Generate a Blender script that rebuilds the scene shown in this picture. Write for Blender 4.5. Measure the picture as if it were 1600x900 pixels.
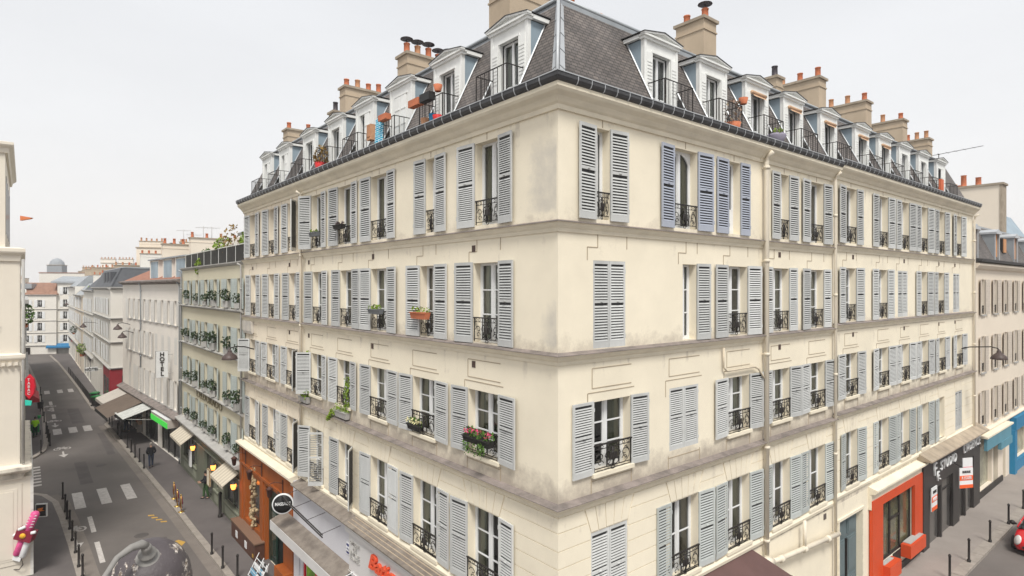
import bpy, bmesh, math, random
from math import sin, cos, pi, radians, sqrt, atan2
from mathutils import Matrix, Vector
random.seed(7)
R_ = random.Random(11)
for o in list(bpy.data.objects): bpy.data.objects.remove(o)
scene = bpy.context.scene
COL = scene.collection
# ------------------------------------------------------------------ camera, sky, sun, exposure
EYE = 12.7
cam_d = bpy.data.cameras.new("camera"); cam = bpy.data.objects.new("camera", cam_d); COL.objects.link(cam)
cam.location = (0, 0, EYE); cam.rotation_euler = (radians(90), 0, 0)
cam_d.sensor_width = 36; cam_d.lens = 36*928/1600; cam_d.clip_start = .05; cam_d.clip_end = 3000
scene.camera = cam
scene.view_settings.view_transform = 'Standard'; scene.view_settings.look = 'None'
scene.view_settings.gamma = 1.0; scene.view_settings.exposure = 1.15
world = bpy.data.worlds.new("World"); scene.world = world; world.use_nodes = True
SUN_EL, SUN_AZ = radians(56), radians(6)
def build_world():
    nt = world.node_tree; nt.nodes.clear(); N = nt.nodes.new; L = nt.links.new
    out = N('ShaderNodeOutputWorld')
    sky = N('ShaderNodeTexSky'); sky.sky_type = 'NISHITA'; sky.sun_disc = False
    sky.sun_elevation = SUN_EL; sky.sun_rotation = pi + SUN_AZ; sky.air_density = 1.5; sky.dust_density = 6; sky.altitude = 50
    b1 = N('ShaderNodeBackground'); b1.inputs[1].default_value = .055
    L(sky.outputs[0], b1.inputs[0])
    tc = N('ShaderNodeTexCoord'); sx = N('ShaderNodeSeparateXYZ'); L(tc.outputs['Generated'], sx.inputs[0])
    cr = N('ShaderNodeValToRGB'); e = cr.color_ramp.elements
    e[0].position = 0.0; e[0].color = (.97, .945, .925, 1)
    e[1].position = .62; e[1].color = (.80, .815, .84, 1)
    m = e.new(.22); m.color = (.895, .895, .905, 1)
    L(sx.outputs[2], cr.inputs[0])
    nz = N('ShaderNodeTexNoise'); nz.inputs['Scale'].default_value = 1.6; nz.inputs['Detail'].default_value = 5
    mp = N('ShaderNodeMapping'); mp.inputs['Scale'].default_value = (1, 1, 3); L(tc.outputs['Generated'], mp.inputs[0]); L(mp.outputs[0], nz.inputs[0])
    mr = N('ShaderNodeMapRange'); mr.inputs[1].default_value = .3; mr.inputs[2].default_value = .7; mr.inputs[3].default_value = .94; mr.inputs[4].default_value = 1.045
    L(nz.outputs[0], mr.inputs[0])
    mx = N('ShaderNodeMix'); mx.data_type = 'RGBA'; mx.blend_type = 'MULTIPLY'; mx.inputs[0].default_value = 1
    L(cr.outputs[0], mx.inputs[6]); L(mr.outputs[0], mx.inputs[7])
    b2 = N('ShaderNodeBackground'); b2.inputs[1].default_value = .485; L(mx.outputs[2], b2.inputs[0])
    ms = N('ShaderNodeMixShader'); ms.inputs[0].default_value = .9
    L(b1.outputs[0], ms.inputs[1]); L(b2.outputs[0], ms.inputs[2]); L(ms.outputs[0], out.inputs[0])
build_world()
sd = bpy.data.lights.new("sun", 'SUN'); sd.energy = 1.5; sd.angle = radians(16); sd.color = (1, .965, .90)
sun = bpy.data.objects.new("sun", sd); COL.objects.link(sun)
sun.rotation_euler = (radians(90)-SUN_EL, 0, SUN_AZ); sun.location = (0, -20, 60)
scene.render.engine = 'CYCLES'
# ------------------------------------------------------------------ frames of the street corner
DL = Vector((-.6351, .7724, 0)); DR = Vector((.7728, .6347, 0)); CO = Vector((1.009, 13.0, 0))
def frame(o, xdir):
    a = atan2(xdir.y, xdir.x); return Matrix.Translation(o) @ Matrix.Rotation(a, 4, 'Z')
FL = frame(CO, -DL)          # left street facade: x to the right (x = -distance from the corner), y inward, z up
FR = frame(CO, DR)           # right street facade
T = Matrix.Translation
def RZ(a): return Matrix.Rotation(a, 4, 'Z')
def RX(a): return Matrix.Rotation(a, 4, 'X')
def RY(a): return Matrix.Rotation(a, 4, 'Y')
def SC(x, y, z): return Matrix.Diagonal((x, y, z, 1))
def ground(x): return max(-.45, min(.42, .019*x - .13))
def sight(px, py, off, F):   # where a line of sight meets the plane parallel to a facade at 'off' metres in front of it
    d = Vector(((px-800)/928, 1, -(py-450)/928)); n = F.to_3x3() @ Vector((0, 1, 0)); p0 = F.translation - n*off
    t = n.dot(p0 - Vector((0, 0, EYE)))/n.dot(d); return Vector((0, 0, EYE)) + d*t
def onground(px, py, h=0):
    z = -.1
    for i in range(6):
        t = (EYE-z)/((py-450)/928); x = (px-800)/928*t; z = ground(x)+h
    return Vector((x, t, z))
# ------------------------------------------------------------------ objects
W = {}
def setp(o, label=None, cat=None, group=None, kind=None):
    if label: o['label'] = label
    if cat: o['category'] = cat
    if group: o['group'] = group
    if kind: o['kind'] = kind
    return o
def thing(name, M, label, cat, group=None):
    o = bpy.data.objects.new(name, None); COL.objects.link(o); o.empty_display_size = .2
    if isinstance(M, Vector): M = T(M)
    o.matrix_basis = M; W[o.name] = M.copy(); return setp(o, label, cat, group)
def put(name, me, M=Matrix(), parent=None, **k):
    o = bpy.data.objects.new(name, me); COL.objects.link(o)
    if parent is not None:
        o.parent = parent; o.matrix_basis = W[parent.name].inverted() @ M
    else: o.matrix_basis = M
    W[o.name] = M.copy(); return setp(o, **k)
def copy_tree(src, M, label=None, group=None):
    """a copy of a thing with copies of its parts and sub-parts; M is the new world matrix"""
    def rec(o, par):
        c = o.copy(); COL.objects.link(c); c.parent = par
        if par is None: c.matrix_basis = M; W[c.name] = M.copy()
        else: W[c.name] = W[par.name] @ c.matrix_basis
        for ch in kids.get(o.name, []): rec(ch, c)
        return c
    kids = {}
    for o in bpy.data.objects:
        if o.parent: kids.setdefault(o.parent.name, []).append(o)
    r = rec(src, None)
    if label: r['label'] = label
    if group: r['group'] = group
    return r
class MB:
    def __init__(s): s.v = []; s.f = []; s.mi = []; s.sm = []
    def add(s, vs, fs, mi=0, M=None, smooth=False):
        b = len(s.v)
        for p in vs:
            p = Vector(p); s.v.append(M @ p if M is not None else p)
        for f in fs: s.f.append([b+i for i in f]); s.mi.append(mi); s.sm.append(smooth)
        return s
    def quad(s, a, b, c, d, mi=0, M=None): return s.add([a, b, c, d], [(0, 1, 2, 3)], mi, M)
    def poly(s, pts, mi=0, M=None): return s.add(pts, [tuple(range(len(pts)))], mi, M)
    def box(s, x0, x1, y0, y1, z0, z1, mi=0, M=None):
        return s.add([(x0,y0,z0),(x1,y0,z0),(x1,y1,z0),(x0,y1,z0),(x0,y0,z1),(x1,y0,z1),(x1,y1,z1),(x0,y1,z1)],
                     [(0,3,2,1),(4,5,6,7),(0,1,5,4),(1,2,6,5),(2,3,7,6),(3,0,4,7)], mi, M)
    def tube(s, pts, r, n=6, mi=0, M=None, caps=True):
        pts = [Vector(p) for p in pts]; rr = r if isinstance(r, (list, tuple)) else [r]*len(pts); rings = []
        up = Vector((0, 0, 1))
        for i, p in enumerate(pts):
            d = (pts[min(i+1, len(pts)-1)] - pts[max(i-1, 0)]).normalized()
            a = d.cross(up)
            if a.length < .05: a = d.cross(Vector((1, 0, 0)))
            a.normalize(); b = d.cross(a)
            rings += [p + (a*cos(2*pi*k/n) + b*sin(2*pi*k/n))*rr[i] for k in range(n)]
        fs = [(i*n+k, i*n+(k+1) % n, (i+1)*n+(k+1) % n, (i+1)*n+k) for i in range(len(pts)-1) for k in range(n)]
        if caps: fs += [tuple(range(n-1, -1, -1)), tuple((len(pts)-1)*n+k for k in range(n))]
        return s.add(rings, fs, mi, M, smooth=n > 4)
    def lathe(s, prof, n=16, mi=0, M=None, smooth=True):
        vs = [(r*cos(2*pi*k/n), r*sin(2*pi*k/n), z) for r, z in prof for k in range(n)]
        fs = [(i*n+k, i*n+(k+1) % n, (i+1)*n+(k+1) % n, (i+1)*n+k) for i in range(len(prof)-1) for k in range(n)]
        return s.add(vs, fs, mi, M, smooth)
    def prism(s, poly, y0, y1, mi=0, M=None):      # polygon in x,z extruded along y
        n = len(poly); vs = [(x, y0, z) for x, z in poly] + [(x, y1, z) for x, z in poly]
        fs = [tuple(range(n)), tuple(range(2*n-1, n-1, -1))] + [(i, i+n, (i+1) % n+n, (i+1) % n) for i in range(n)]
        return s.add(vs, fs, mi, M)
    def slab(s, poly, z0, z1, mi=0, M=None):       # polygon in x,y (callables for z allowed)
        n = len(poly); a = z0 if callable(z0) else (lambda x, y: z0); b = z1 if callable(z1) else (lambda x, y: z1)
        vs = [(x, y, a(x, y)) for x, y in poly] + [(x, y, b(x, y)) for x, y in poly]
        fs = [tuple(range(n-1, -1, -1)), tuple(range(n, 2*n))] + [(i, (i+1) % n, (i+1) % n+n, i+n) for i in range(n)]
        return s.add(vs, fs, mi, M)
    def extr(s, prof, x0, x1, m0=0, m1=0, mi=0, M=None):   # profile of (out, z) along x; m0/m1 = mitre: end moves by out*m
        n = len(prof); vs = [(x0 - o*m0, -o, z) for o, z in prof] + [(x1 + o*m1, -o, z) for o, z in prof]
        fs = [(i, (i+1) % n, (i+1) % n+n, i+n) for i in range(n)] + [tuple(range(n-1, -1, -1)), tuple(range(n, 2*n))]
        return s.add(vs, fs, mi, M)
    def mesh(s, name, mats, recalc=True):
        me = bpy.data.meshes.new(name); me.from_pydata([tuple(p) for p in s.v], [], s.f)
        for m in (mats if isinstance(mats, (list, tuple)) else [mats]): me.materials.append(m)
        me.polygons.foreach_set('material_index', s.mi); me.polygons.foreach_set('use_smooth', s.sm)
        if recalc and len(s.f) > 1:
            b = bmesh.new(); b.from_mesh(me); bmesh.ops.recalc_face_normals(b, faces=b.faces); b.to_mesh(me); b.free()
        me.update(); return me
    def build(s, name, mats, M=Matrix(), parent=None, recalc=True, **k):
        return put(name, s.mesh(name, mats, recalc), M, parent, **k)
# ------------------------------------------------------------------ materials
MT = {}
def mat(name, col, rough=.8, metal=0, var=0, scale=3, bump=0, col2=None, bscale=None, streak=0, spec=.3, emit=0, detail=6, dirt=None, dirtcol=(.2,.17,.14), coord='Object', rnd=0, drips=(13.94, 10.98, 7.67, 16.6, 4.7)):
    if name in MT: return MT[name]
    m = bpy.data.materials.new(name); m.use_nodes = True; nt = m.node_tree; b = nt.nodes['Principled BSDF']; N = nt.nodes.new; L = nt.links.new
    b.inputs['Roughness'].default_value = rough; b.inputs['Metallic'].default_value = metal; b.inputs['Specular IOR Level'].default_value = spec
    c = tuple(col)+(1,); b.inputs['Base Color'].default_value = c; m.diffuse_color = c
    tc = N('ShaderNodeTexCoord')
    src = None
    if var or col2:
        nz = N('ShaderNodeTexNoise'); nz.inputs['Scale'].default_value = scale; nz.inputs['Detail'].default_value = detail; nz.inputs['Roughness'].default_value = .65
        if streak:
            mp = N('ShaderNodeMapping'); mp.inputs['Scale'].default_value = (1, 1, 1/streak); L(tc.outputs[coord], mp.inputs[0]); L(mp.outputs[0], nz.inputs[0])
        else: L(tc.outputs[coord], nz.inputs[0])
        cr = N('ShaderNodeValToRGB'); e = cr.color_ramp.elements; e[0].position = .3; e[1].position = .7
        c2 = col2 if col2 else tuple(x*(1-var) for x in col); c1 = col if col2 else tuple(min(1, x*(1+var*.5)) for x in col)
        e[0].color = tuple(c2)+(1,); e[1].color = tuple(c1)+(1,)
        L(nz.outputs[0], cr.inputs[0]); src = cr.outputs[0]
    if dirt:
        # weathering grime: noise patches whose density follows a list of (z_low, z_high, amount) bands in building height
        g = N('ShaderNodeNewGeometry'); sx = N('ShaderNodeSeparateXYZ'); L(g.outputs['Position'], sx.inputs[0])
        nz2 = N('ShaderNodeTexNoise'); nz2.inputs['Scale'].default_value = 1.7; nz2.inputs['Detail'].default_value = 9; nz2.inputs['Roughness'].default_value = .72; L(tc.outputs['Object'], nz2.inputs[0])
        tot = None
        for z0, z1, a in dirt:
            mr = N('ShaderNodeMapRange'); mr.inputs[1].default_value = z0; mr.inputs[2].default_value = z1; mr.inputs[3].default_value = a; mr.inputs[4].default_value = 0
            L(sx.outputs[2], mr.inputs[0])
            cmp_ = N('ShaderNodeMath'); cmp_.operation = 'GREATER_THAN'; L(sx.outputs[2], cmp_.inputs[0]); cmp_.inputs[1].default_value = z0-.12
            mu = N('ShaderNodeMath'); mu.operation = 'MULTIPLY'; L(mr.outputs[0], mu.inputs[0]); L(cmp_.outputs[0], mu.inputs[1])
            if tot is None: tot = mu.outputs[0]
            else:
                ad = N('ShaderNodeMath'); ad.operation = 'ADD'; L(tot, ad.inputs[0]); L(mu.outputs[0], ad.inputs[1]); tot = ad.outputs[0]
        # rain streaks: stretched noise that thins out below each projecting course
        mps = N('ShaderNodeMapping'); mps.inputs['Scale'].default_value = (1, 1, .09); L(tc.outputs['Object'], mps.inputs[0]); nzs = N('ShaderNodeTexNoise'); nzs.inputs['Scale'].default_value = 3.2; nzs.inputs['Detail'].default_value = 6; L(mps.outputs[0], nzs.inputs[0])
        for zt in drips:
            mr = N('ShaderNodeMapRange'); mr.inputs[1].default_value = zt-1.1; mr.inputs[2].default_value = zt; mr.inputs[3].default_value = 0; mr.inputs[4].default_value = 1; L(sx.outputs[2], mr.inputs[0])
            lt = N('ShaderNodeMath'); lt.operation = 'LESS_THAN'; L(sx.outputs[2], lt.inputs[0]); lt.inputs[1].default_value = zt+.02
            m1 = N('ShaderNodeMath'); m1.operation = 'MULTIPLY'; L(mr.outputs[0], m1.inputs[0]); L(lt.outputs[0], m1.inputs[1])
            rs = N('ShaderNodeMapRange'); rs.inputs[1].default_value = .45; rs.inputs[2].default_value = .85; rs.inputs[4].default_value = .55; L(nzs.outputs[0], rs.inputs[0])
            m2 = N('ShaderNodeMath'); m2.operation = 'MULTIPLY'; L(m1.outputs[0], m2.inputs[0]); L(rs.outputs[0], m2.inputs[1])
            ad = N('ShaderNodeMath'); ad.operation = 'ADD'; L(tot, ad.inputs[0]); L(m2.outputs[0], ad.inputs[1]); tot = ad.outputs[0]
        ad = N('ShaderNodeMath'); ad.operation = 'ADD'; L(tot, ad.inputs[0]); L(nz2.outputs[0], ad.inputs[1])
        mr = N('ShaderNodeMapRange'); mr.inputs[1].default_value = .66; mr.inputs[2].default_value = 1.05; L(ad.outputs[0], mr.inputs[0]); mr.inputs[4].default_value = .85
        mx = N('ShaderNodeMix'); mx.data_type = 'RGBA'; L(mr.outputs[0], mx.inputs[0])
        if src: L(src, mx.inputs[6])
        else: mx.inputs[6].default_value = c
        mx.inputs[7].default_value = tuple(dirtcol)+(1,); src = mx.outputs[2]
    if rnd:      # every copy weathers a little differently
        oi = N('ShaderNodeObjectInfo'); mr = N('ShaderNodeMapRange'); mr.inputs[3].default_value = 1-rnd; mr.inputs[4].default_value = 1+rnd*.35; L(oi.outputs['Random'], mr.inputs[0])
        mx = N('ShaderNodeMix'); mx.data_type = 'RGBA'; mx.blend_type = 'MULTIPLY'; mx.inputs[0].default_value = 1; L(src, mx.inputs[6]); L(mr.outputs[0], mx.inputs[7]); src = mx.outputs[2]
    if src: L(src, b.inputs['Base Color'])
    if bump:
        nb = N('ShaderNodeTexNoise'); nb.inputs['Scale'].default_value = bscale or scale*8; nb.inputs['Detail'].default_value = 4; L(tc.outputs[coord], nb.inputs[0])
        bp = N('ShaderNodeBump'); bp.inputs['Strength'].default_value = bump; bp.inputs['Distance'].default_value = .02
        L(nb.outputs[0], bp.inputs['Height']); L(bp.outputs[0], b.inputs['Normal'])
    if emit: b.inputs['Emission Color'].default_value = c; b.inputs['Emission Strength'].default_value = emit
    MT[name] = m; return m
def slate(name, c1, c2, cm, bw=.23, bh=.115):
    m = bpy.data.materials.new(name); m.use_nodes = True; nt = m.node_tree; b = nt.nodes['Principled BSDF']; N = nt.nodes.new; L = nt.links.new
    tc = N('ShaderNodeTexCoord'); sx = N('ShaderNodeSeparateXYZ'); cb = N('ShaderNodeCombineXYZ'); L(tc.outputs['Object'], sx.inputs[0]); L(sx.outputs[0], cb.inputs[0]); L(sx.outputs[2], cb.inputs[1])
    br = N('ShaderNodeTexBrick'); L(cb.outputs[0], br.inputs[0]); br.inputs['Scale'].default_value = 1; br.inputs['Brick Width'].default_value = bw; br.inputs['Row Height'].default_value = bh
    br.inputs['Mortar Size'].default_value = .012; br.inputs['Mortar Smooth'].default_value = .3
    br.inputs['Color1'].default_value = c1+(1,); br.inputs['Color2'].default_value = c2+(1,); br.inputs['Mortar'].default_value = cm+(1,)
    nz = N('ShaderNodeTexNoise'); nz.inputs['Scale'].default_value = .9; nz.inputs['Detail'].default_value = 8; L(tc.outputs['Object'], nz.inputs[0])
    mr = N('ShaderNodeMapRange'); mr.inputs[1].default_value = .3; mr.inputs[2].default_value = .7; mr.inputs[3].default_value = .65; mr.inputs[4].default_value = 1.35; L(nz.outputs[0], mr.inputs[0])
    mx = N('ShaderNodeMix'); mx.data_type = 'RGBA'; mx.blend_type = 'MULTIPLY'; mx.inputs[0].default_value = 1; L(br.outputs[0], mx.inputs[6]); L(mr.outputs[0], mx.inputs[7])
    L(mx.outputs[2], b.inputs['Base Color']); b.inputs['Roughness'].default_value = .6; b.inputs['Specular IOR Level'].default_value = .35
    bp = N('ShaderNodeBump'); bp.inputs['Strength'].default_value = .6; bp.inputs['Distance'].default_value = .015; bp.invert = True; L(br.outputs['Fac'], bp.inputs['Height']); L(bp.outputs[0], b.inputs['Normal'])
    MT[name] = m; return m
def glass(name, tint=(.62,.66,.62), gloss=.9):
    m = bpy.data.materials.new(name); m.use_nodes = True; nt = m.node_tree; nt.nodes.clear(); N = nt.nodes.new; L = nt.links.new
    o = N('ShaderNodeOutputMaterial'); t = N('ShaderNodeBsdfTransparent'); t.inputs[0].default_value = tuple(tint)+(1,)
    g = N('ShaderNodeBsdfGlossy'); g.inputs['Roughness'].default_value = .04; g.inputs[0].default_value = (.9, .93, .95, 1)
    fr = N('ShaderNodeFresnel'); fr.inputs[0].default_value = 1.5; mu = N('ShaderNodeMath'); mu.operation = 'MULTIPLY_ADD'; mu.inputs[1].default_value = gloss; mu.inputs[2].default_value = .07
    tc = N('ShaderNodeTexCoord'); nz = N('ShaderNodeTexNoise'); nz.inputs['Scale'].default_value = 1.3; L(tc.outputs['Object'], nz.inputs[0])
    bp = N('ShaderNodeBump'); bp.inputs['Strength'].default_value = .08; bp.inputs['Distance'].default_value = .05; L(nz.outputs[0], bp.inputs['Height']); L(bp.outputs[0], g.inputs['Normal'])
    L(fr.outputs[0], mu.inputs[0]); mx = N('ShaderNodeMixShader'); L(mu.outputs[0], mx.inputs[0]); L(t.outputs[0], mx.inputs[1]); L(g.outputs[0], mx.inputs[2]); L(mx.outputs[0], o.inputs[0])
    MT[name] = m; return m
BANDS = [(7.9, 8.8, .60), (11.2, 11.85, .40), (14.2, 14.7, .26), (4.75, 5.2, .3)]
M_wall = mat('cream_stucco', (.835,.762,.612), .9, var=.10, scale=.45, bump=.12, bscale=30, dirt=BANDS, dirtcol=(.36,.31,.26), detail=9)
M_wallb = mat('rosy_stucco', (.83,.742,.60), .9, var=.11, scale=.5, bump=.08, bscale=30, dirt=BANDS, dirtcol=(.36,.31,.26), detail=9)
M_trim = mat('cornice_stone', (.79,.72,.575), .85, var=.14, scale=1.2, bump=.1, bscale=25, streak=.3)
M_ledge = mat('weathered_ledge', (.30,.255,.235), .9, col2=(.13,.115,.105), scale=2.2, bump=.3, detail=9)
M_joint = mat('joint_line', (.42,.345,.25), .95, var=.2, scale=2)
M_grime = mat('grey_stain_plaster', (.62,.575,.51), .95, col2=(.40,.385,.36), scale=1.1, detail=9, bump=.1)
M_shut = mat('pale_grey_paint', (.60,.61,.60), .6, var=.2, scale=2, streak=3, rnd=.2)
M_shutb = mat('lavender_grey_paint', (.39,.42,.49), .55, var=.1, scale=2, streak=3)
M_shutg = mat('greenish_grey_paint', (.53,.56,.545), .6, var=.2, scale=2, streak=3, rnd=.2)
M_white = mat('white_paint', (.76,.77,.77), .5, var=.06, scale=2)
M_dwhite = mat('dormer_white', (.80,.81,.79), .6, var=.12, scale=1.5, streak=2)
M_iron = mat('wrought_iron', (.028,.024,.022), .5, var=.3, scale=8)
M_gutter = mat('dark_zinc_gutter', (.075,.075,.078), .45, metal=.4, var=.35, scale=1.4)
M_zinc = mat('zinc_sheet', (.36,.385,.405), .4, metal=.25, var=.22, scale=.9, streak=2)
M_zblue = mat('blue_zinc_cheek', (.31,.39,.45), .5, metal=.1, var=.28, scale=1.1, streak=2)
M_lead = mat('ridge_lead', (.48,.50,.52), .45, metal=.2, var=.15, scale=1.5)
M_slate = slate('slate_tiles', (.175,.152,.138), (.115,.102,.096), (.045,.04,.037), bw=.21, bh=.10)
M_stack = mat('tan_render', (.47,.38,.28), .95, var=.18, scale=.8, bump=.1, bscale=20, streak=2)
M_cap = mat('cap_stone', (.36,.30,.23), .9, var=.25, scale=2)
M_terra = mat('terracotta', (.55,.18,.09), .8, var=.3, scale=3)
M_terra2 = mat('pale_terracotta', (.56,.29,.16), .8, var=.3, scale=3)
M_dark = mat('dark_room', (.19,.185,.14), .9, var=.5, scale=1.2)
M_cowl = mat('cowl_metal', (.09,.08,.09), .5, metal=.5, var=.2, scale=3)
M_glass = glass('window_glass')
M_curt = mat('net_curtain', (.62,.61,.55), .9, var=.15, scale=5, streak=6)
M_curtg = mat('olive_curtain', (.27,.27,.17), .9, var=.2, scale=4, streak=6)
M_curtb = mat('brown_curtain', (.30,.24,.18), .9, var=.2, scale=4, streak=6)
M_tan = mat('tan_awning_canvas', (.55,.36,.23), .8, var=.12, scale=2)
M_pipe = mat('painted_pipe', (.74,.67,.55), .55, var=.12, scale=2, streak=3)
M_plastic = mat('grey_pot_plastic', (.16,.17,.18), .6, var=.1)
M_leaf = mat('leaf_green', (.10,.20,.03), .6, col2=(.045,.10,.015), scale=9)
M_leafy = mat('leaf_yellow_green', (.24,.34,.03), .6, col2=(.12,.20,.02), scale=9)
M_leafd = mat('leaf_dark', (.05,.085,.03), .6, col2=(.02,.035,.012), scale=9)
M_leafo = mat('leaf_ochre', (.32,.20,.05), .6, col2=(.16,.10,.03), scale=9)
M_pink = mat('pink_petals', (.75,.10,.22), .6, var=.3, scale=9)
M_red = mat('red_cloth', (.55,.03,.03), .6, var=.2)
M_asph = mat('asphalt_surface', (.150,.134,.124), .85, var=.22, scale=.25, bump=.25, bscale=60, detail=12)
M_walk = mat('pavement_asphalt', (.135,.120,.116), .85, var=.20, scale=.5, bump=.2, bscale=50, detail=10)
M_walkr = mat('pavement_pale', (.30,.265,.24), .85, var=.16, scale=.5, bump=.2, bscale=50, detail=10)
M_kerb = mat('granite_kerb', (.33,.295,.26), .8, var=.2, scale=2.5, bump=.15)
M_paint = mat('road_paint', (.60,.57,.54), .7, col2=(.38,.35,.33), scale=5, detail=9)
M_yell = mat('yellow_road_paint', (.60,.36,.06), .7, col2=(.35,.22,.07), scale=7)
# window tables: per storey, (left shutter x0,x1, opening x0,x1, right shutter x0,x1) in metres along the facade
WL = {
  5: [(-3.90, -3.08, -3.08, -2.08, -2.08, -1.49), (-6.09, -5.51, -5.51, -4.99, -4.99, -4.40), (-9.84, -9.05, -9.05, -7.87, -7.87, -7.32), (-12.57, -11.79, -11.73, -10.56, -10.56, -10.04), (-15.55, -14.47, -14.40, -13.33, -13.33, -12.82), (-18.21, -17.28, -17.20, -16.16, -16.16, -15.93), (-20.95, -20.05, -19.86, -18.93, -18.93, -18.30), (-23.67, -23.09, -22.87, -21.88, -21.88, -21.15)],
  4: [(-3.99, -3.30, -3.16, -2.08, -2.08, -1.49), (-6.79, -6.13, -5.84, -5.03, -5.03, -4.37), (-9.79, -9.05, -9.05, -7.87, -7.87, -7.19), (-12.26, -11.67, -11.56, -10.51, -10.51, -9.84), (-15.04, -14.33, -14.26, -13.26, -13.26, -12.63), (-17.95, -17.20, -17.03, -16.08, -16.08, -15.48), (-20.74, -19.96, -19.86, -18.93, -18.93, -18.13), (-23.67, -22.87, -22.75, -21.78, -21.78, -20.95)],
  3: [(-4.08, -3.42, -3.39, -2.08, -2.08, -1.37), (-7.07, -6.30, -6.26, -4.99, -4.99, -4.24), (-9.84, -9.10, -9.05, -7.87, -7.87, -7.11), (-12.63, -12.03, -11.79, -10.62, -10.62, -10.09), (-15.85, -14.61, -14.40, -13.26, -13.26, -12.72), (-18.21, -17.40, -17.28, -16.00, -16.00, -15.77), (-20.84, -20.10, -20.05, -18.84, -18.84, -18.30), (-24.50, -23.21, -22.87, -21.78, -21.78, -20.95)],
  2: [(-4.21, -3.42, -3.39, -2.06, -2.06, -1.44), (-7.03, -6.25, -6.21, -4.89, -4.89, -4.24), (-9.94, -9.10, -9.05, -7.82, -7.82, -7.11), (-12.75, -11.85, -11.67, -10.46, -10.46, -10.14), (-15.62, -14.54, -14.47, -13.13, -13.13, -13.07), (-18.13, -17.28, -17.20, -15.93, -15.93, -15.70), (-20.95, -19.96, -19.91, -18.75, -18.75, -18.13), (-23.78, -22.92, -22.87, -21.78, -21.78, -20.95)],
}
WR = {
  5: [(0.58, 1.19, 1.19, 1.68, 1.68, 2.28), (3.60, 4.20, 4.20, 5.29, 5.29, 5.98), (6.21, 6.85, 6.85, 7.52, 7.52, 7.88), (9.37, 9.95, 9.95, 10.57, 10.57, 11.15), (11.43, 12.11, 12.11, 13.17, 13.17, 13.75), (14.33, 15.08, 15.08, 16.13, 16.13, 16.69), (17.67, 18.36, 18.36, 19.43, 19.43, 20.10), (20.29, 21.00, 21.00, 22.01, 22.01, 22.78), (22.82, 23.57, 23.57, 24.57, 24.57, 25.34), (25.43, 26.23, 26.23, 27.21, 27.21, 27.79), (28.33, 29.17, 29.17, 30.08, 30.08, 30.70)],
  4: [(0, 0, 1.12, 2.26, 0, 0), (0, 0, 4.12, 5.24, 5.30, 5.85), (6.12, 6.81, 6.81, 7.92, 7.92, 8.80), (8.88, 9.45, 9.45, 10.57, 10.57, 11.11), (11.43, 12.11, 12.11, 13.17, 13.17, 13.70), (14.36, 15.04, 15.04, 16.06, 16.06, 16.72), (17.58, 18.33, 18.33, 19.36, 19.36, 19.95), (0, 0, 20.64, 21.85, 0, 0), (22.69, 23.57, 23.57, 24.53, 24.53, 25.34), (25.40, 26.08, 26.08, 27.10, 27.10, 27.73), (0, 0, 28.71, 29.80, 0, 0)],
  3: [(0.40, 1.10, 1.10, 2.43, 2.43, 3.06), (0, 0, 4.03, 5.35, 0, 0), (6.04, 6.81, 6.81, 8.03, 8.07, 9.00), (9.00, 9.41, 9.41, 10.61, 10.73, 11.39), (11.39, 12.06, 12.06, 13.27, 13.33, 14.19), (14.25, 15.04, 15.04, 16.19, 16.25, 16.86), (17.47, 18.33, 18.33, 19.47, 19.50, 20.29), (20.33, 20.96, 20.96, 22.01, 22.10, 22.86), (22.86, 23.57, 23.57, 24.67, 24.81, 25.47), (25.53, 26.23, 26.23, 27.25, 27.43, 28.18), (28.33, 29.17, 29.17, 30.27, 30.39, 31.12)],
  2: [(0, 0, 1.03, 2.33, 0, 0), (3.44, 4.07, 4.07, 5.32, 5.38, 6.11), (6.11, 6.78, 6.78, 8.03, 8.07, 9.04), (9.04, 9.41, 9.41, 10.61, 10.61, 11.34), (11.39, 12.01, 12.01, 13.27, 13.33, 14.25), (14.64, 15.04, 15.04, 16.16, 16.25, 16.95), (17.74, 18.29, 18.29, 19.47, 19.50, 20.25), (20.29, 20.88, 20.88, 22.01, 22.18, 22.99), (22.99, 23.57, 23.57, 24.67, 24.81, 25.53), (25.53, 26.23, 26.23, 27.15, 0, 0), (0, 0, 29.00, 30.27, 0, 0)],
}
ZF = {5: (14.3, 16.42), 4: (11.3, 13.34), 3: (8.42, 10.06), 2: (5.02, 7.05)}
SW, SH = .6, 2.1
def shutter_mesh(name, m, pitch=.066, tilt=1.0, back=True):
    b = MB(); t = .018; hd = .025 if tilt < 1.2 else .0205
    b.box(-SW/2, -SW/2+.055, -t, t, 0, SH).box(SW/2-.055, SW/2, -t, t, 0, SH)
    b.box(-SW/2+.055, SW/2-.055, -t, t, SH-.08, SH).box(-SW/2+.055, SW/2-.055, -t, t, 0, .15).box(-SW/2+.055, SW/2-.055, -t-.004, t, 1.08, 1.15)
    b.box(-.04, .04, -t-.03, -t-.004, 1.10, 1.12)
    z = .175
    while z < SH-.11:
        if not (1.05 < z < 1.17):
            M = T((0, 0, z)) @ RX(tilt)
            b.box(-SW/2+.05, SW/2-.05, -hd, hd, -.0035, .0035, 0, M)
        z += pitch
    if back: b.box(-SW/2+.05, SW/2-.05, t+.001, t+.004, .14, SH-.07, 1)  # added dark sheet behind the slats; its colour stands in for slit shade
    for zz in (.25, 1.85):
        for sx in (-1, 1): b.box(sx*SW/2-.012, sx*SW/2+.012, -t-.006, -t, zz-.05, zz+.05)
    return b.mesh(name, [m, mat('slit_shade_backing', (.06,.06,.06), .9)])
SHM = {k: shutter_mesh('louvred_shutter', m, p) for k, (m, p) in dict(w=(M_shut, .068), b=(M_shutb, .068), g=(M_shutg, .074), f=(M_shut, .052)).items()}
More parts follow.
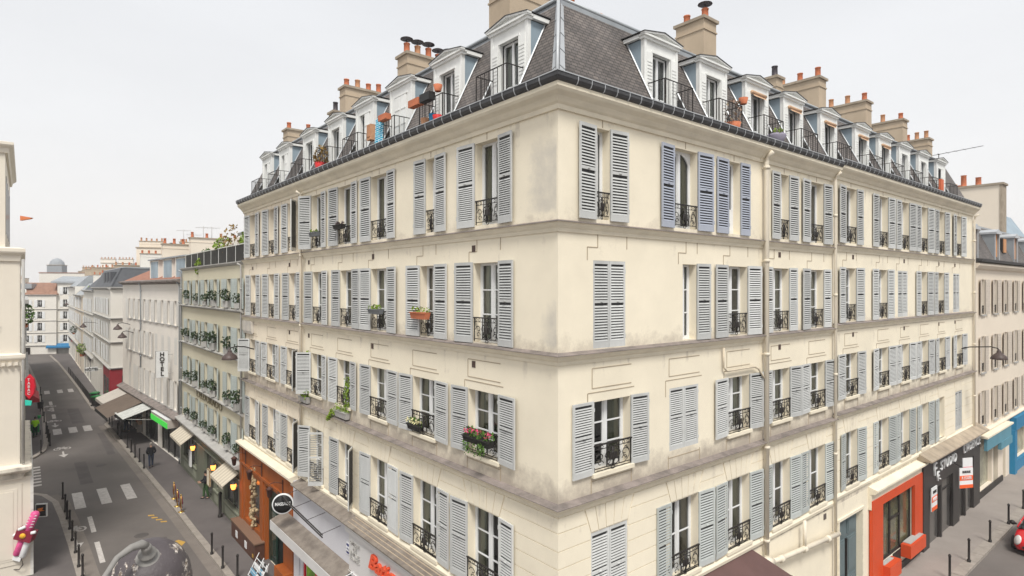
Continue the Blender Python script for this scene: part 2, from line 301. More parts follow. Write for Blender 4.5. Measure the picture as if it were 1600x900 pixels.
SHM['o'] = shutter_mesh('louvred_shutter', M_shut, .070, .8, back=False); SHM['x'] = shutter_mesh('louvred_shutter', M_shut, .070, 1.32); SHM['g'] = shutter_mesh('louvred_shutter', M_shutg, .074, 1.32)
def shutter(root, F, hx, side, w, z0, z1, ang=0, kind='w', y=-.034, name='shutter'):
    M = F @ T((hx, y, z0)) @ RZ(-side*ang) @ T((side*w/2, 0, 0)) @ SC(w/SW, 1, (z1-z0)/SH)
    return put(name, SHM[kind], M, root)
def arc(cx, cz, r, a0, a1, n=7, y=0): return [(cx+r*cos(a0+(a1-a0)*i/n), y, cz+r*sin(a0+(a1-a0)*i/n)) for i in range(n+1)]
def scroll(cx, cz, r, s=1, n=12, y=0, t=1.6):
    return [(cx+s*r*(1-.75*i/n)*cos(pi*t*i/n), y, cz+r*(1-.75*i/n)*sin(pi*t*i/n)) for i in range(n+1)]
def railing_mesh():
    b = MB(); h = .62
    b.box(-.5, .5, -.025, .02, h-.03, h); b.box(-.5, .5, -.008, .008, .05, .068); b.box(-.5, .5, -.008, .008, h-.13, h-.115)
    for x in (-.48, .48): b.box(x-.012, x+.012, -.012, .012, 0, h)
    for x in (-.16, .16): b.box(x-.008, x+.008, -.008, .008, .05, h-.03)
    for s in (-1, 1):
        b.tube(scroll(s*.32, .30, .11, s), .011, 4); b.tube(scroll(s*.32, .16, .08, -s), .010, 4)
        b.tube(arc(s*.24, .26, .2, -1.2, 1.2, 6), .009, 4); b.tube(arc(s*.42, .3, .16, 1.9, 4.4, 6), .009, 4)
        b.tube(arc(s*.075, .32, .12, 0, 2*pi, 8), .012, 4); b.tube(arc(s*.07, .15, .075, 0, 2*pi, 8), .012, 4)
    for x in (-.4, -.28, -.06, .06, .28, .4): b.tube(arc(x, h-.075, .035, 0, 2*pi, 6), .007, 4)
    b.tube([(0, 0, .04), (0, -.02, .2), (0, 0, h-.13)], .03, 5); b.box(-.1, .1, -.02, 0, .2, .36)
    b.tube(arc(0, .02, .05, 0, 2*pi, 6), .012, 4)
    return b.mesh('ironwork_railing', [M_iron])
RAIL = railing_mesh()
def cell_wall(b, x0, x1, z0, z1, ops, y=0, mi=0, skipz=None):
    xs = sorted({x0, x1} | {v for o in ops for v in o[:2] if x0 < v < x1}); zs = sorted({z0, z1} | {v for o in ops for v in o[2:4] if z0 < v < z1})
    for j in range(len(zs)-1):
        run = None
        for i in range(len(xs)-1):
            cx, cz = (xs[i]+xs[i+1])/2, (zs[j]+zs[j+1])/2
            hole = any(o[0] < cx < o[1] and o[2] < cz < o[3] for o in ops)
            if not hole: b.quad((xs[i], y, zs[j]), (xs[i+1], y, zs[j]), (xs[i+1], y, zs[j+1]), (xs[i], y, zs[j+1]), mi)
def reveals(b, ops, d=.26, y=0, mi=0):
    for x0, x1, z0, z1 in ops:
        b.quad((x0, y, z0), (x0, y, z1), (x0, y+d, z1), (x0, y+d, z0), mi); b.quad((x1, y, z0), (x1, y+d, z0), (x1, y+d, z1), (x1, y, z1), mi)
        b.quad((x0, y, z1), (x1, y, z1), (x1, y+d, z1), (x0, y+d, z1), mi); b.quad((x0, y, z0), (x0, y+d, z0), (x1, y+d, z0), (x1, y, z0), mi)
def window(root, F, x0, x1, z0, z1, rows=1, rail=True, curtain=None, y=.22, fm=None, sill=False, arch=False, door=False, railz=0, open_=0, inner=True, name='window'):
    """thing > window (frame) > pane, curtain, railing, sill, room"""
    w = x1-x0; b = MB(); fm = fm or M_white; xc = (x0+x1)/2; f = .055
    b.box(x0, x0+f, y, y+.06, z0, z1).box(x1-f, x1, y, y+.06, z0, z1).box(x0+f, x1-f, y, y+.06, z1-.06, z1).box(x0+f, x1-f, y, y+.06, z0, z0+.09)
    b.box(xc-.05, xc+.05, y-.015, y+.05, z0+.09, z1-.06)
    for r in range(1, rows):
        z = z0+.09+(z1-z0-.15)*r/rows
        b.box(x0+f, xc-.05, y+.01, y+.045, z-.016, z+.016).box(xc+.05, x1-f, y+.01, y+.045, z-.016, z+.016)
    for s in (-1, 1):
        xa, xb = (x0+f, xc-.05) if s < 0 else (xc+.05, x1-f)
        b.box(xa, xa+.035, y+.005, y+.05, z0+.09, z1-.06).box(xb-.035, xb, y+.005, y+.05, z0+.09, z1-.06)
    if arch:
        n = 10; r = (w-2*f)/2
        for s in (-1, 1):
            pts = [(xc+s*r, z1-.06)] + [(xc+s*r*cos(a), z1-.06-r+r*sin(a)) for a in [pi/2*k/n for k in range(n, -1, -1)]]
            pts = [(xc+s*r, z1-.06)] + [(xc+s*r*cos(pi/2*k/n), z1-.06-r+r*sin(pi/2*k/n)) for k in range(n+1)]
            b.prism(pts, y-.005, y+.03)
    if door: b.box(x0+f, x1-f, y-.01, y+.04, z0+.09, z0+.75)
    win = b.build(name, [fm], F, root)
    MB().quad((x0+f, y+.035, z0+.05), (x1-f, y+.035, z0+.05), (x1-f, y+.035, z1-.05), (x0+f, y+.035, z1-.05)).build('pane', [M_glass], F, win)
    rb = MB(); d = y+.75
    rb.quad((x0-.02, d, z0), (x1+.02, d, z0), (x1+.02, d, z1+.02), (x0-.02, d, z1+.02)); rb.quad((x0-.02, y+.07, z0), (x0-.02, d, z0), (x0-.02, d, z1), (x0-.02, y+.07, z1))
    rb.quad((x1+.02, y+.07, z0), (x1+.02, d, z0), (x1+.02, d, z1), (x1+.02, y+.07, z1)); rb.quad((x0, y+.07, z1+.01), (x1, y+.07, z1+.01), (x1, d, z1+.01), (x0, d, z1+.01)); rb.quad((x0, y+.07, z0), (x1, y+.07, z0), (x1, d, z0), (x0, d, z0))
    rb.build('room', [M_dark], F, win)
    cm = {'w': M_curt, 'o': M_curtg, 'b': M_curtb}.get((curtain or 'w')[0])
    if curtain:
        spans = {'2': [(x0+f, x1-f)], 'l': [(x0+f, xc-.1)], 'r': [(xc+.1, x1-f)], 's': [(x0+f, x0+f+w*.25), (x1-f-w*.25, x1-f)]}[curtain[1]]
        cb = MB()
        for a, c in spans:
            n = max(4, int((c-a)/.045)); vs = []; 
            for i in range(n+1):
                xx = a+(c-a)*i/n; yy = y+.13+.025*(-1)**i*(.5+R_.random()*.7); vs += [(xx, yy, z0+.02), (xx, yy, z1-.02)]
            cb.add(vs, [(2*i, 2*i+2, 2*i+3, 2*i+1) for i in range(n)], smooth=True)
        cb.build('curtain', [cm], F, win, recalc=False)
    if sill: MB().box(x0-.06, x1+.06, -.1, .05, z0-.09, z0).build('sill', [M_trim], F, win)
    if rail: put('railing', RAIL, F @ T((xc, -.035 if sill else .02, z0+.03+railz)) @ SC(w+.04, 1, 1), win)
    return win
CORN = [(0, 16.62), (.05, 16.62), (.07, 16.72), (.12, 16.76), (.20, 16.86), (.30, 16.94), (.34, 17.0), (.34, 17.1), (0, 17.13)]
def ledge_prof(z, out=.17, h=.22): return [(0, z-h), (.03, z-h), (.05, z-h*.7), (out*.55, z-h*.55), (out*.85, z-h*.25), (out, z-h*.22), (out, z-.05), (0, z-.05)]
def ledge_top(z, out=.17): return [(0, z-.05), (out+.02, z-.05), (out+.02, z-.035), (0, z+.012)]
GUT = [(.22, 17.12), (.28, 17.09), (.34, 17.09), (.39, 17.12), (.42, 17.18), (.42, 17.27), (.40, 17.27), (.38, 17.18), (.30, 17.14), (.16, 17.26), (.12, 17.26)]
def slp(z): return .06 + (z-17.2)*(1.35/2.7)
ZT = 19.9
def slopes(b, x0, x1, dorms, hip0=0, hip1=0):
    """steep slate slope with a notch at every dormer; hip0/hip1: the end follows the hip"""
    xs = [x0] + [v for d in sorted(dorms) for v in (d-.73, d+.73)] + [x1]
    for i in range(0, len(xs), 2):
        a, c = xs[i], xs[i+1]
        ha = hip0 if i == 0 else 0; hc = hip1 if i == len(xs)-2 else 0
        P = lambda x, z, h: (x + h*slp(z), slp(z), z)
        b.quad(P(a, 17.2, ha), P(c, 17.2, hc), P(c, ZT, hc), P(a, ZT, ha))
    for d in dorms: b.quad((d-.73, slp(19.35), 19.35), (d+.73, slp(19.35), 19.35), (d+.73, slp(ZT), ZT), (d-.73, slp(ZT), ZT))
YD = .52
def dormer(root, F, xc, rail=True, awn=None, style='open', zt=19.3, name='dormer', curtain='w2', g=0):
    """root > dormer (white front, blue zinc cheeks, low gable) > pane, curtain, railing, awning, shutter"""
    F = F @ T((xc, 0, 0)); b = MB(); w = .73; ow = .38; z0 = 17.24; zo = 19.0; y0, y1 = YD, YD+.1
    b.box(-w, -ow, y0, y1, z0, zt).box(ow, w, y0, y1, z0, zt).box(-ow, ow, y0, y1, zo, zt).box(-ow-.05, ow+.05, y0-.03, y0, zo, zo+.05)
    b.box(-w-.01, -w+.09, y0-.025, y0, z0, zt).box(w-.09, w+.01, y0-.025, y0, z0, zt)
    b.box(-w-.06, w+.06, y0-.06, y1, zt, zt+.07).box(-w-.1, w+.1, y0-.11, y1+.02, zt+.07, zt+.12)
    b.prism([(-w-.1, zt+.12), (w+.1, zt+.12), (0, zt+.27)], y0-.02, y0+.1)
    for s in (-1, 1):     # raking cornice + zinc roof plane + cheek cornice
        M = T((s*(w+.12)/2, 0, zt+.20)) @ RY(s*atan2(.155, w+.12)); L2 = sqrt((w+.12)**2+.155**2)/2
        b.box(-L2, L2, y0-.12, y0+.02, -.025, .022, 0, M); b.box(-L2-.02, L2, y0-.14, slp(ZT)+.2, .022, .038, 3, M)
        yb = slp(zt+.1)
        b.box(s*(w+.05)-.05, s*(w+.05)+.05, y1, yb+.1, zt+.02, zt+.12)
        zc = 17.2+(YD-.06)*2.7/1.35
        x = s*(w-.004)
        b.poly([(x, y0+.05, zc+.02), (x, slp(zt), zt), (x, y0+.05, zt)], 1)
        b.poly([(x, slp(17.2)-.02, 17.18), (x, y0+.08, 17.18), (x, y0+.08, zc)], 3)
        b.tube([(s*(w+.01), slp(17.2)-.03, 17.2), (s*(w+.01), slp(zt)-.03, zt)], .022, 4, 2)
    b.quad((-w, 0, 17.21), (w, 0, 17.21), (w, y0, 17.23), (-w, y0, 17.23), 2)
    d = b.build(name, [M_dwhite, M_zblue, M_lead, M_gutter], F, root)
    f = MB(); yy = y0+.14
    f.box(-ow, -ow+.05, yy, yy+.05, z0, zo).box(ow-.05, ow, yy, yy+.05, z0, zo).box(-.04, .04, yy-.01, yy+.05, z0, zo).box(-ow, ow, yy, yy+.05, zo-.05, zo).box(-ow, ow, yy, yy+.05, z0, z0+.35)
    f.box(-ow, -.04, yy+.01, yy+.04, z0+.62, z0+.65).box(.04, ow, yy+.01, yy+.04, z0+.62, z0+.65)
    f.build('casement', [M_white], F, d)
    MB().quad((-ow, yy+.03, z0), (ow, yy+.03, z0), (ow, yy+.03, zo), (-ow, yy+.03, zo)).build('pane', [M_glass], F, d)
    MB().box(-ow-.05, ow+.05, yy+.4, yy+.42, z0, zo+.05).box(-ow-.06, -ow-.04, yy+.06, yy+.4, z0, zo).box(ow+.04, ow+.06, yy+.06, yy+.4, z0, zo).box(-ow, ow, yy+.06, yy+.4, zo+.01, zo+.03).build('room', [M_dark], F, d)
    if curtain:
        cb = MB(); a, c = (-ow, ow) if curtain[1] == '2' else ((-ow, -.05) if curtain[1] == 'l' else (.05, ow)); n = 16; vs = []
        for i in range(n+1): vs += [(a+(c-a)*i/n, yy+.12+.02*(-1)**i, z0), (a+(c-a)*i/n, yy+.12+.02*(-1)**i, zo)]
        cb.add(vs, [(2*i, 2*i+2, 2*i+3, 2*i+1) for i in range(n)], smooth=True); cb.build('curtain', [{'w': M_curt, 'o': M_curtg, 'b': M_curtb}[curtain[0]]], F, d, recalc=False)
    if style == 'open':       # white folding shutters against the jambs
        for s in (-1, 1):
            sb = MB(); sb.box(s*(ow+.16)-.13, s*(ow+.16)+.13, y0-.04, y0-.01, z0+.02, zo-.02)
            for k in range(9): sb.box(s*(ow+.16)-.10, s*(ow+.16)+.10, y0-.052, y0-.04, z0+.75+k*.09, z0+.79+k*.09)
            sb.build('shutter', [M_dwhite], F, d)
    if style == 'closed':
        for s in (-1, 1):
            if s < 0 and g: continue
            sb = MB(); sb.box(s*ow/2-ow/2+.01, s*ow/2+ow/2-.01, y0-.03, y0, z0+.02, zo-.02)
            for k in range(3): sb.box(s*ow/2-ow/2+.03, s*ow/2+ow/2-.03, y0-.045, y0-.03, z0+.3+k*.5, z0+.34+k*.5)
            sb.build('shutter', [M_dwhite], F, d)
    if awn:
        ab = MB(); ab.tube([(-ow-.06, y0-.08, zo+.0), (ow+.06, y0-.08, zo+.0)], .06, 8); ab.add([(-ow-.03, y0-.03, zo+.04), (ow+.03, y0-.03, zo+.04), (ow+.03, y0-.16, zo-.14*awn), (-ow-.03, y0-.16, zo-.14*awn)], [(0, 1, 2, 3)])
        ab.build('awning', [M_tan], F, d)
    if rail:
        r = MB(); zr = 18.13; rw = .62; yo = -.06; zb = 17.3
        r.box(-rw, rw, yo-.011, yo+.011, zr-.022, zr); r.box(-rw, rw, yo-.008, yo+.008, zb+.04, zb+.06)
        for s in (-1, 1):
            r.box(s*rw-.011, s*rw+.011, yo-.011, y0-.03, zr-.022, zr); r.box(s*rw-.012, s*rw+.012, yo-.012, yo+.012, zb-.05, zr)
            r.box(s*rw-.008, s*rw+.008, yo, slp(17.5), zb+.04, zb+.06)
            for k in range(1, 3): r.box(s*rw-.007, s*rw+.007, yo+k*.17-.007, yo+k*.17+.007, 17.55, zr-.03)
        for k in range(1, 7):
            x = -rw+2*rw*k/7; r.box(x-.007, x+.007, yo-.007, yo+.007, zb+.04, zr-.03)
        r.build('railing', [M_iron], F, d)
    return d
def chimney(root, F, x, y0, y1, z0, z1, w=.5, pots=5, cowl=(), m=None, pr=.12, cap=.07, step=None, pm=None):
    b = MB(); b.box(x-w/2, x+w/2, y0, y1, z0, z1, 0); b.box(x-w/2-cap, x+w/2+cap, y0-cap, y1+cap, z1, z1+.1, 1).box(x-w/2-.03, x+w/2+.03, y0-.03, y1+.03, z1-.35, z1-.3, 0)
    if step: b.box(x-w/2+.05, x+w/2-.05, y1, y1+step, z0, z1-.9, 0).box(x-w/2, x+w/2, y1+cap, y1+step+.05, z1-.9, z1-.8, 1)
    c = b.build('chimney', [m or M_stack, M_cap], F, root)
    for k in range(pots):
        yy = y0+.2+(y1-y0-.4)*(k/(max(1, pots-1))); h = .36+.12*R_.random(); q = MB()
        q.lathe([(pr*1.05, 0), (pr*1.08, .06), (pr*.95, .1), (pr*.9, h-.05), (pr*1.02, h-.04), (pr*1.02, h), (pr*.75, h), (pr*.75, h-.2)], 12)
        if k in cowl:
            q.tube([(0, 0, h-.05), (0, 0, h+.16)], .02, 4, 1); q.lathe([(.0, h+.24), (.1, h+.235), (.24, h+.17), (.25, h+.15), (.1, h+.19), (0, h+.2)], 12, 1)
        q.build('chimney_pot', [pm or (M_terra if R_.random() < .6 else M_terra2), M_cowl], F @ T((x+R_.uniform(-.03, .03), yy, z1+.1)), c)
    return c
def downpipe(root, F, x, z0, z1, y=-.12, r=.055, m=None):
    b = MB(); b.tube([(x, y, z0), (x, y, z1-.3), (x, y-.03, z1-.1), (x, y-.2, z1)], r, 8)
    z = z0+.4
    while z < z1-.4: b.tube([(x, y, z), (x, y, z+.09)], r*1.35, 8); b.box(x-.02, x+.02, y, 0, z+.02, z+.06); z += 2.9
    return b.build('downpipe', [m or M_pipe], F, root)
def text(root, s, F, x, y, z, h, m, name='lettering', ext=.02, align='CENTER', width=None, bold=0, shear=0, vertical=False, sp=1):
    cu = bpy.data.curves.new(name, 'FONT'); cu.body = s if not vertical else '\n'.join(s); cu.size = h/.70; cu.extrude = ext; cu.align_x = align; cu.align_y = 'CENTER'; cu.offset = bold; cu.shear = shear; cu.space_character = sp
    if vertical: cu.space_line = vertical
    cu.resolution_u = 3
    o = bpy.data.objects.new(name, cu); COL.objects.link(o); bpy.context.view_layer.update()
    me = bpy.data.meshes.new_from_object(o.evaluated_get(bpy.context.evaluated_depsgraph_get())); bpy.data.objects.remove(o)
    me.name = name; me.materials.clear(); me.materials.append(m)
    xs = [v.co.x for v in me.vertices]; sx = width/(max(xs)-min(xs)) if width and xs else 1
    return put(name, me, F @ T((x, y, z)) @ RX(pi/2) @ SC(sx, 1, 1), root)
def leaves(b, c, r, n, size, mi=0, sq=(1, 1, 1), seed=0):
    R = random.Random(seed+int(n*31+r*1000))
    for i in range(n):
        while True:
            p = Vector((R.uniform(-1, 1), R.uniform(-1, 1), R.uniform(-1, 1)))
            if p.length < 1: break
        p = p.normalized()*(p.length**.5)
        q = Vector(c)+Vector((p.x*sq[0], p.y*sq[1], p.z*sq[2]))*r; s = size*R.uniform(.6, 1.3)
        M = T(q) @ Matrix.Rotation(R.uniform(0, 6.3), 4, 'Z') @ Matrix.Rotation(R.uniform(-1.2, 1.2), 4, 'X')
        b.add([(-s*.4, 0, 0), (0, -s*.1, s*.5), (s*.4, 0, s*.1), (0, s*.1, -s*.5)], [(0, 1, 2, 3)], mi, M)
    return b
# ------------------------------------------------------------------ ground, road, pavements
def build_ground():
    b = MB(); xs = [-700, -250, -120, -80, -50, -30, -16.9, 0, 10, 20, 28.9, 50, 120, 700]; ys = [-80, 0, 15, 30, 50, 80, 120, 200, 400, 900]
    for i in range(len(xs)-1):
        for j in range(len(ys)-1):
            b.quad(*[(x, y, ground(x)) for x, y in ((xs[i], ys[j]), (xs[i+1], ys[j]), (xs[i+1], ys[j+1]), (xs[i], ys[j+1]))])
    b.build('road', [M_asph], kind='structure', recalc=False)
build_ground()
def un(u, n): p = CO + DL*u - DR*n; return (p.x, p.y)          # left street: distance from the corner, distance out from the facades
def unR(u, n): p = CO + DR*u - DL*n; return (p.x, p.y)
def offset_poly(pts, w):
    out = []
    for i, p in enumerate(pts):
        a = Vector(pts[max(i-1, 0)]); c = Vector(pts[min(i+1, len(pts)-1)]); d = (c-a).normalized(); n = Vector((-d.y, d.x)); out.append((p[0]+n.x*w, p[1]+n.y*w))
    return out
def pavement(name, kerb, back, m, side=1, h=.13, kw=.3):
    inner = offset_poly(kerb, kw*side)
    n = len(kerb); kb = MB(); rnd = random.Random(3)
    gz = lambda x, y: ground(x)+h; g0 = lambda x, y: ground(x)-.1
    for i in range(n-1):
        a, c = Vector(kerb[i]), Vector(kerb[i+1]); ai, ci = Vector(inner[i]), Vector(inner[i+1]); L = (c-a).length; k = max(1, int(L/1.0))
        for j in range(k):
            t0, t1 = (j+.01)/k, (j+.99)/k; dz = rnd.uniform(-.004, .004)
            kb.slab([tuple(a.lerp(c, t0)), tuple(a.lerp(c, t1)), tuple(ai.lerp(ci, t1)), tuple(ai.lerp(ci, t0))], g0, lambda x, y: ground(x)+h+.006+dz)
    kb.build('granite_kerb', [M_kerb], kind='structure')
    w = MB()
    for i in range(n-1):
        q = [inner[i], inner[i+1], back[min(i+1, len(back)-1)], back[min(i, len(back)-1)]]
        w.quad(*[(x, y, gz(x, y)) for x, y in q])
    # fill a slim bed under the kerb joints
    for i in range(n-1):
        q = [kerb[i], kerb[i+1], inner[i+1], inner[i]]; w.quad(*[(x, y, gz(x, y)-.02) for x, y in q])
    w.build(name, [m], kind='structure')
KR = [(-4, 2.0), (8, 2.0), (20.5, 2.0), (29, 2.15), (39, 2.45), (50, 2.8), (59.3, 3.1)]
pavement('pavement', [un(*p) for p in KR]+[un(60.6, 2.6), un(61.3, 1.6), un(61.5, -8)], [un(p[0], -1.0) for p in KR]+[un(60.3, -1), un(60.5, -1), un(60.6, -8)], M_walk, -1)
KR2 = [(66.6, -8), (66.6, 2.2), (67.4, 3.1), (69, 3.4), (86, 3.65), (105, 4.1), (121, 4.5), (136, 5.2)]
pavement('pavement', [un(*p) for p in KR2], [un(67.2, -8), un(67.3, .5), un(68, .5)]+[un(p[0], .5) for p in KR2[3:]], M_walk, -1)
KL = [(-6, 6.6), (22.5, 6.85), (28, 7.0), (33, 7.2), (36.2, 7.4), (38.2, 7.9), (39.6, 8.9), (40, 11), (40, 16)]
pavement('pavement', [un(*p) for p in KL], [un(-6, 12), un(22.5, 12), un(28, 12), un(33, 12), un(35, 12), un(36, 12), un(37, 12), un(38, 13), un(38, 16)], M_walk, 1)
KL2 = [(47.5, 16), (48.2, 9.0), (49.4, 8.3), (51.3, 7.65), (54, 7.45), (69, 7.3), (90, 7.4), (118, 8.2), (136, 9.2)]
pavement('pavement', [un(*p) for p in KL2], [un(50.5, 16), un(51, 14), un(51.5, 13), un(52, 12), un(56, 12)]+[un(p[0], 12) for p in KL2[5:]], M_walk, 1)
KRR = [(-4, 2.05), (10, 2.05), (23, 2.05), (33, 2.2), (60, 2.2), (110, 2.2)]
pavement('pavement', [unR(*p) for p in KRR], [unR(p[0], -1) for p in KRR], M_walkr, 1, kw=.45)
def marks():
    b = MB(); z = lambda x, y: ground(x)+.005
    def q(pts, mi=0): b.poly([(x, y, z(x, y)) for x, y in pts], mi)
    def rect(u0, u1, n0, n1, mi=0, sk=0): q([un(u0, n0), un(u0, n1), un(u1, n1+sk), un(u1, n0+sk)], mi)
    for n0 in (6.15, 4.85, 3.55): rect(34.3, 37.8, n0-.02, n0+.52)                      # near crossing
    rect(33.6, 37.9, 7.75, 8.9)
    for u0, u1 in ((29.6, 32.4), (25.0, 28.0), (20.6, 23.6), (16, 19)): rect(u0, u1, 6.0, 6.22)
    for n0 in (6.35, 5.2, 4.1): rect(57.6, 60.3, n0, n0+.62)
    for n0 in (6.5, 5.2, 4.1): rect(84, 87, n0, n0+.55)
    for u0 in (66, 70.5, 75): rect(u0, u0+2.6, 6.5, 6.8)
    for k in range(7): rect(41.0+k*.85, 41.4+k*.85, 8.1, 11.2)
    # bicycle pictogram and arrow of the contraflow lane
    def bike(u, n, s=1.0):
        P = lambda du, dn: un(u+du*s, n+dn*s)
        def seg(a, c, w=.06):
            a = Vector(P(*a)); c = Vector(P(*c)); d = (c-a).normalized(); m = Vector((-d.y, d.x))*w; q([tuple(a+m), tuple(a-m), tuple(c-m), tuple(c+m)])
        for cu, cn in ((0, -.45), (0, .45)):
            for k in range(8):
                a0, a1 = k*pi/4, (k+1)*pi/4; seg((cu+.5*sin(a0), cn+.28*cos(a0)), (cu+.5*sin(a1), cn+.28*cos(a1)), .05)
        seg((0, -.45), (.7, -.15)); seg((.7, -.15), (.7, .3)); seg((0, .45), (.8, .3)); seg((0, 0), (.7, .3)); seg((0, 0), (.7, -.15)); seg((.85, .15), (.85, .42)); seg((.8, -.28), (.8, -.1)); seg((0, -.45), (0, 0))
    for u, n in ((30.6, 6.95), (51.5, 6.6), (64.5, 6.7), (74, 6.8)):
        bike(u, n, .75)
        q([un(u-1.1, n-.06), un(u-1.1, n+.06), un(u-2.2, n+.06), un(u-2.2, n-.06)]); q([un(u-2.2, n-.32), un(u-3.2, n), un(u-2.2, n+.32)])
    b.build('road_markings', [M_paint], kind='structure', recalc=False)
    y = MB()
    for du, dn in ((29.7, 3.1), (29.2, 2.95), (28.7, 2.8), (30.2, 3.2)):
        y.poly([(*p, ground(p[0])+.006) for p in (un(du, dn), un(du+.12, dn+.3), un(du+.35, dn+.28), un(du+.2, dn))])
    y.poly([(*p, ground(p[0])+.006) for p in (un(24.9, 3.0), un(25.5, 3.15), un(25.6, 2.8), un(25.1, 2.55), un(24.7, 2.8))])
    y.build('survey_paint_marks', [M_yell], kind='structure', recalc=False)
    # square stones of the bike strip edge: paler resurfacing bands along the gutters
    g = MB()
    for K, d, rng in ((KR, .45, 7), (KL, -.55, 6)):
        for i in range(rng-1):
            a, c = K[i], K[i+1]; q4 = [un(*a), un(*c), un(c[0], c[1]+d), un(a[0], a[1]+d)]; g.poly([(x, yy, ground(x)+.004) for x, yy in q4])
    g.build('gutter_strip', [mat('gutter_asphalt', (.20,.175,.155), .85, var=.2, scale=.7, bump=.2)], kind='structure', recalc=False)
marks()
# ------------------------------------------------------------------ the cream corner block: four party-wall buildings
def facade_windows(root, F, WT, rng, sgn, dz=0, styles={}, side='L'):
    """fills one building's storeys; returns the openings"""
    ops = []
    for fl in (5, 4, 3, 2):
        z0, z1 = ZF[fl]; z0 += dz; z1 += dz
        for i in rng:
            a0, a1, o0, o1, b0, b1 = WT[fl][i]; st = styles.get((fl, i), '')
            if a0 == 0 and a1 == 0 and b0 == 0 and 'half' not in st and 'dark' not in st:     # closed pair
                ops.append((o0, o1, z0, z1)); w = (o1-o0)/2
                kd = 'w' if fl > 3 else 'x'
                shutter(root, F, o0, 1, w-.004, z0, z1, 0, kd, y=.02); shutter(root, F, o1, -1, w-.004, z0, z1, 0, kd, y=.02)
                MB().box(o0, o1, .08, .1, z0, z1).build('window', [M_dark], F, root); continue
            if 'half' in st: o0 += .5
            ops.append((o0, o1, z0, z1))
            rows = {5: 1, 4: 3, 3: 3, 2: 3}[fl]
            if side == 'R' and fl == 2: rows = 2
            cur = R_.choice(['w2', 'wl', 'ol', 'o2', 'ws', 'bs', 'b2', 'wr', None, 'os', 'o2'])
            if 'cu' in st: cur = st[st.index('cu')+2:][:2]
            window(root, F, o0, o1, z0, z1, rows=rows, rail='norail' not in st, curtain=cur, arch='arch' in st, door='door' in st, sill=fl in (2, 3))
            kd = 'b' if 'blue' in st else ('g' if fl == 2 and side == 'R' else ('f' if 'fine' in st else ('w' if fl > 3 else 'x')))
            for hx, sd, w in ((o0, -1, o0-a0 if a1 else 0), (o1, 1, b1-o1 if b1 else 0)):
                if w <= 0: continue
                if w > 1.12: ang = radians(48 if w > 1.2 else 30); w = .62
                elif w < .36: ang = radians(38 if w > .2 else 70); w = .58
                else: ang = radians(R_.uniform(1, 6)); w = max(.5, min(w, .72))
                if 'Ropen' in st and sd > 0: ang = radians(128)
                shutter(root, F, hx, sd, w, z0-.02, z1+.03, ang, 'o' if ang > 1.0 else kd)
    return ops
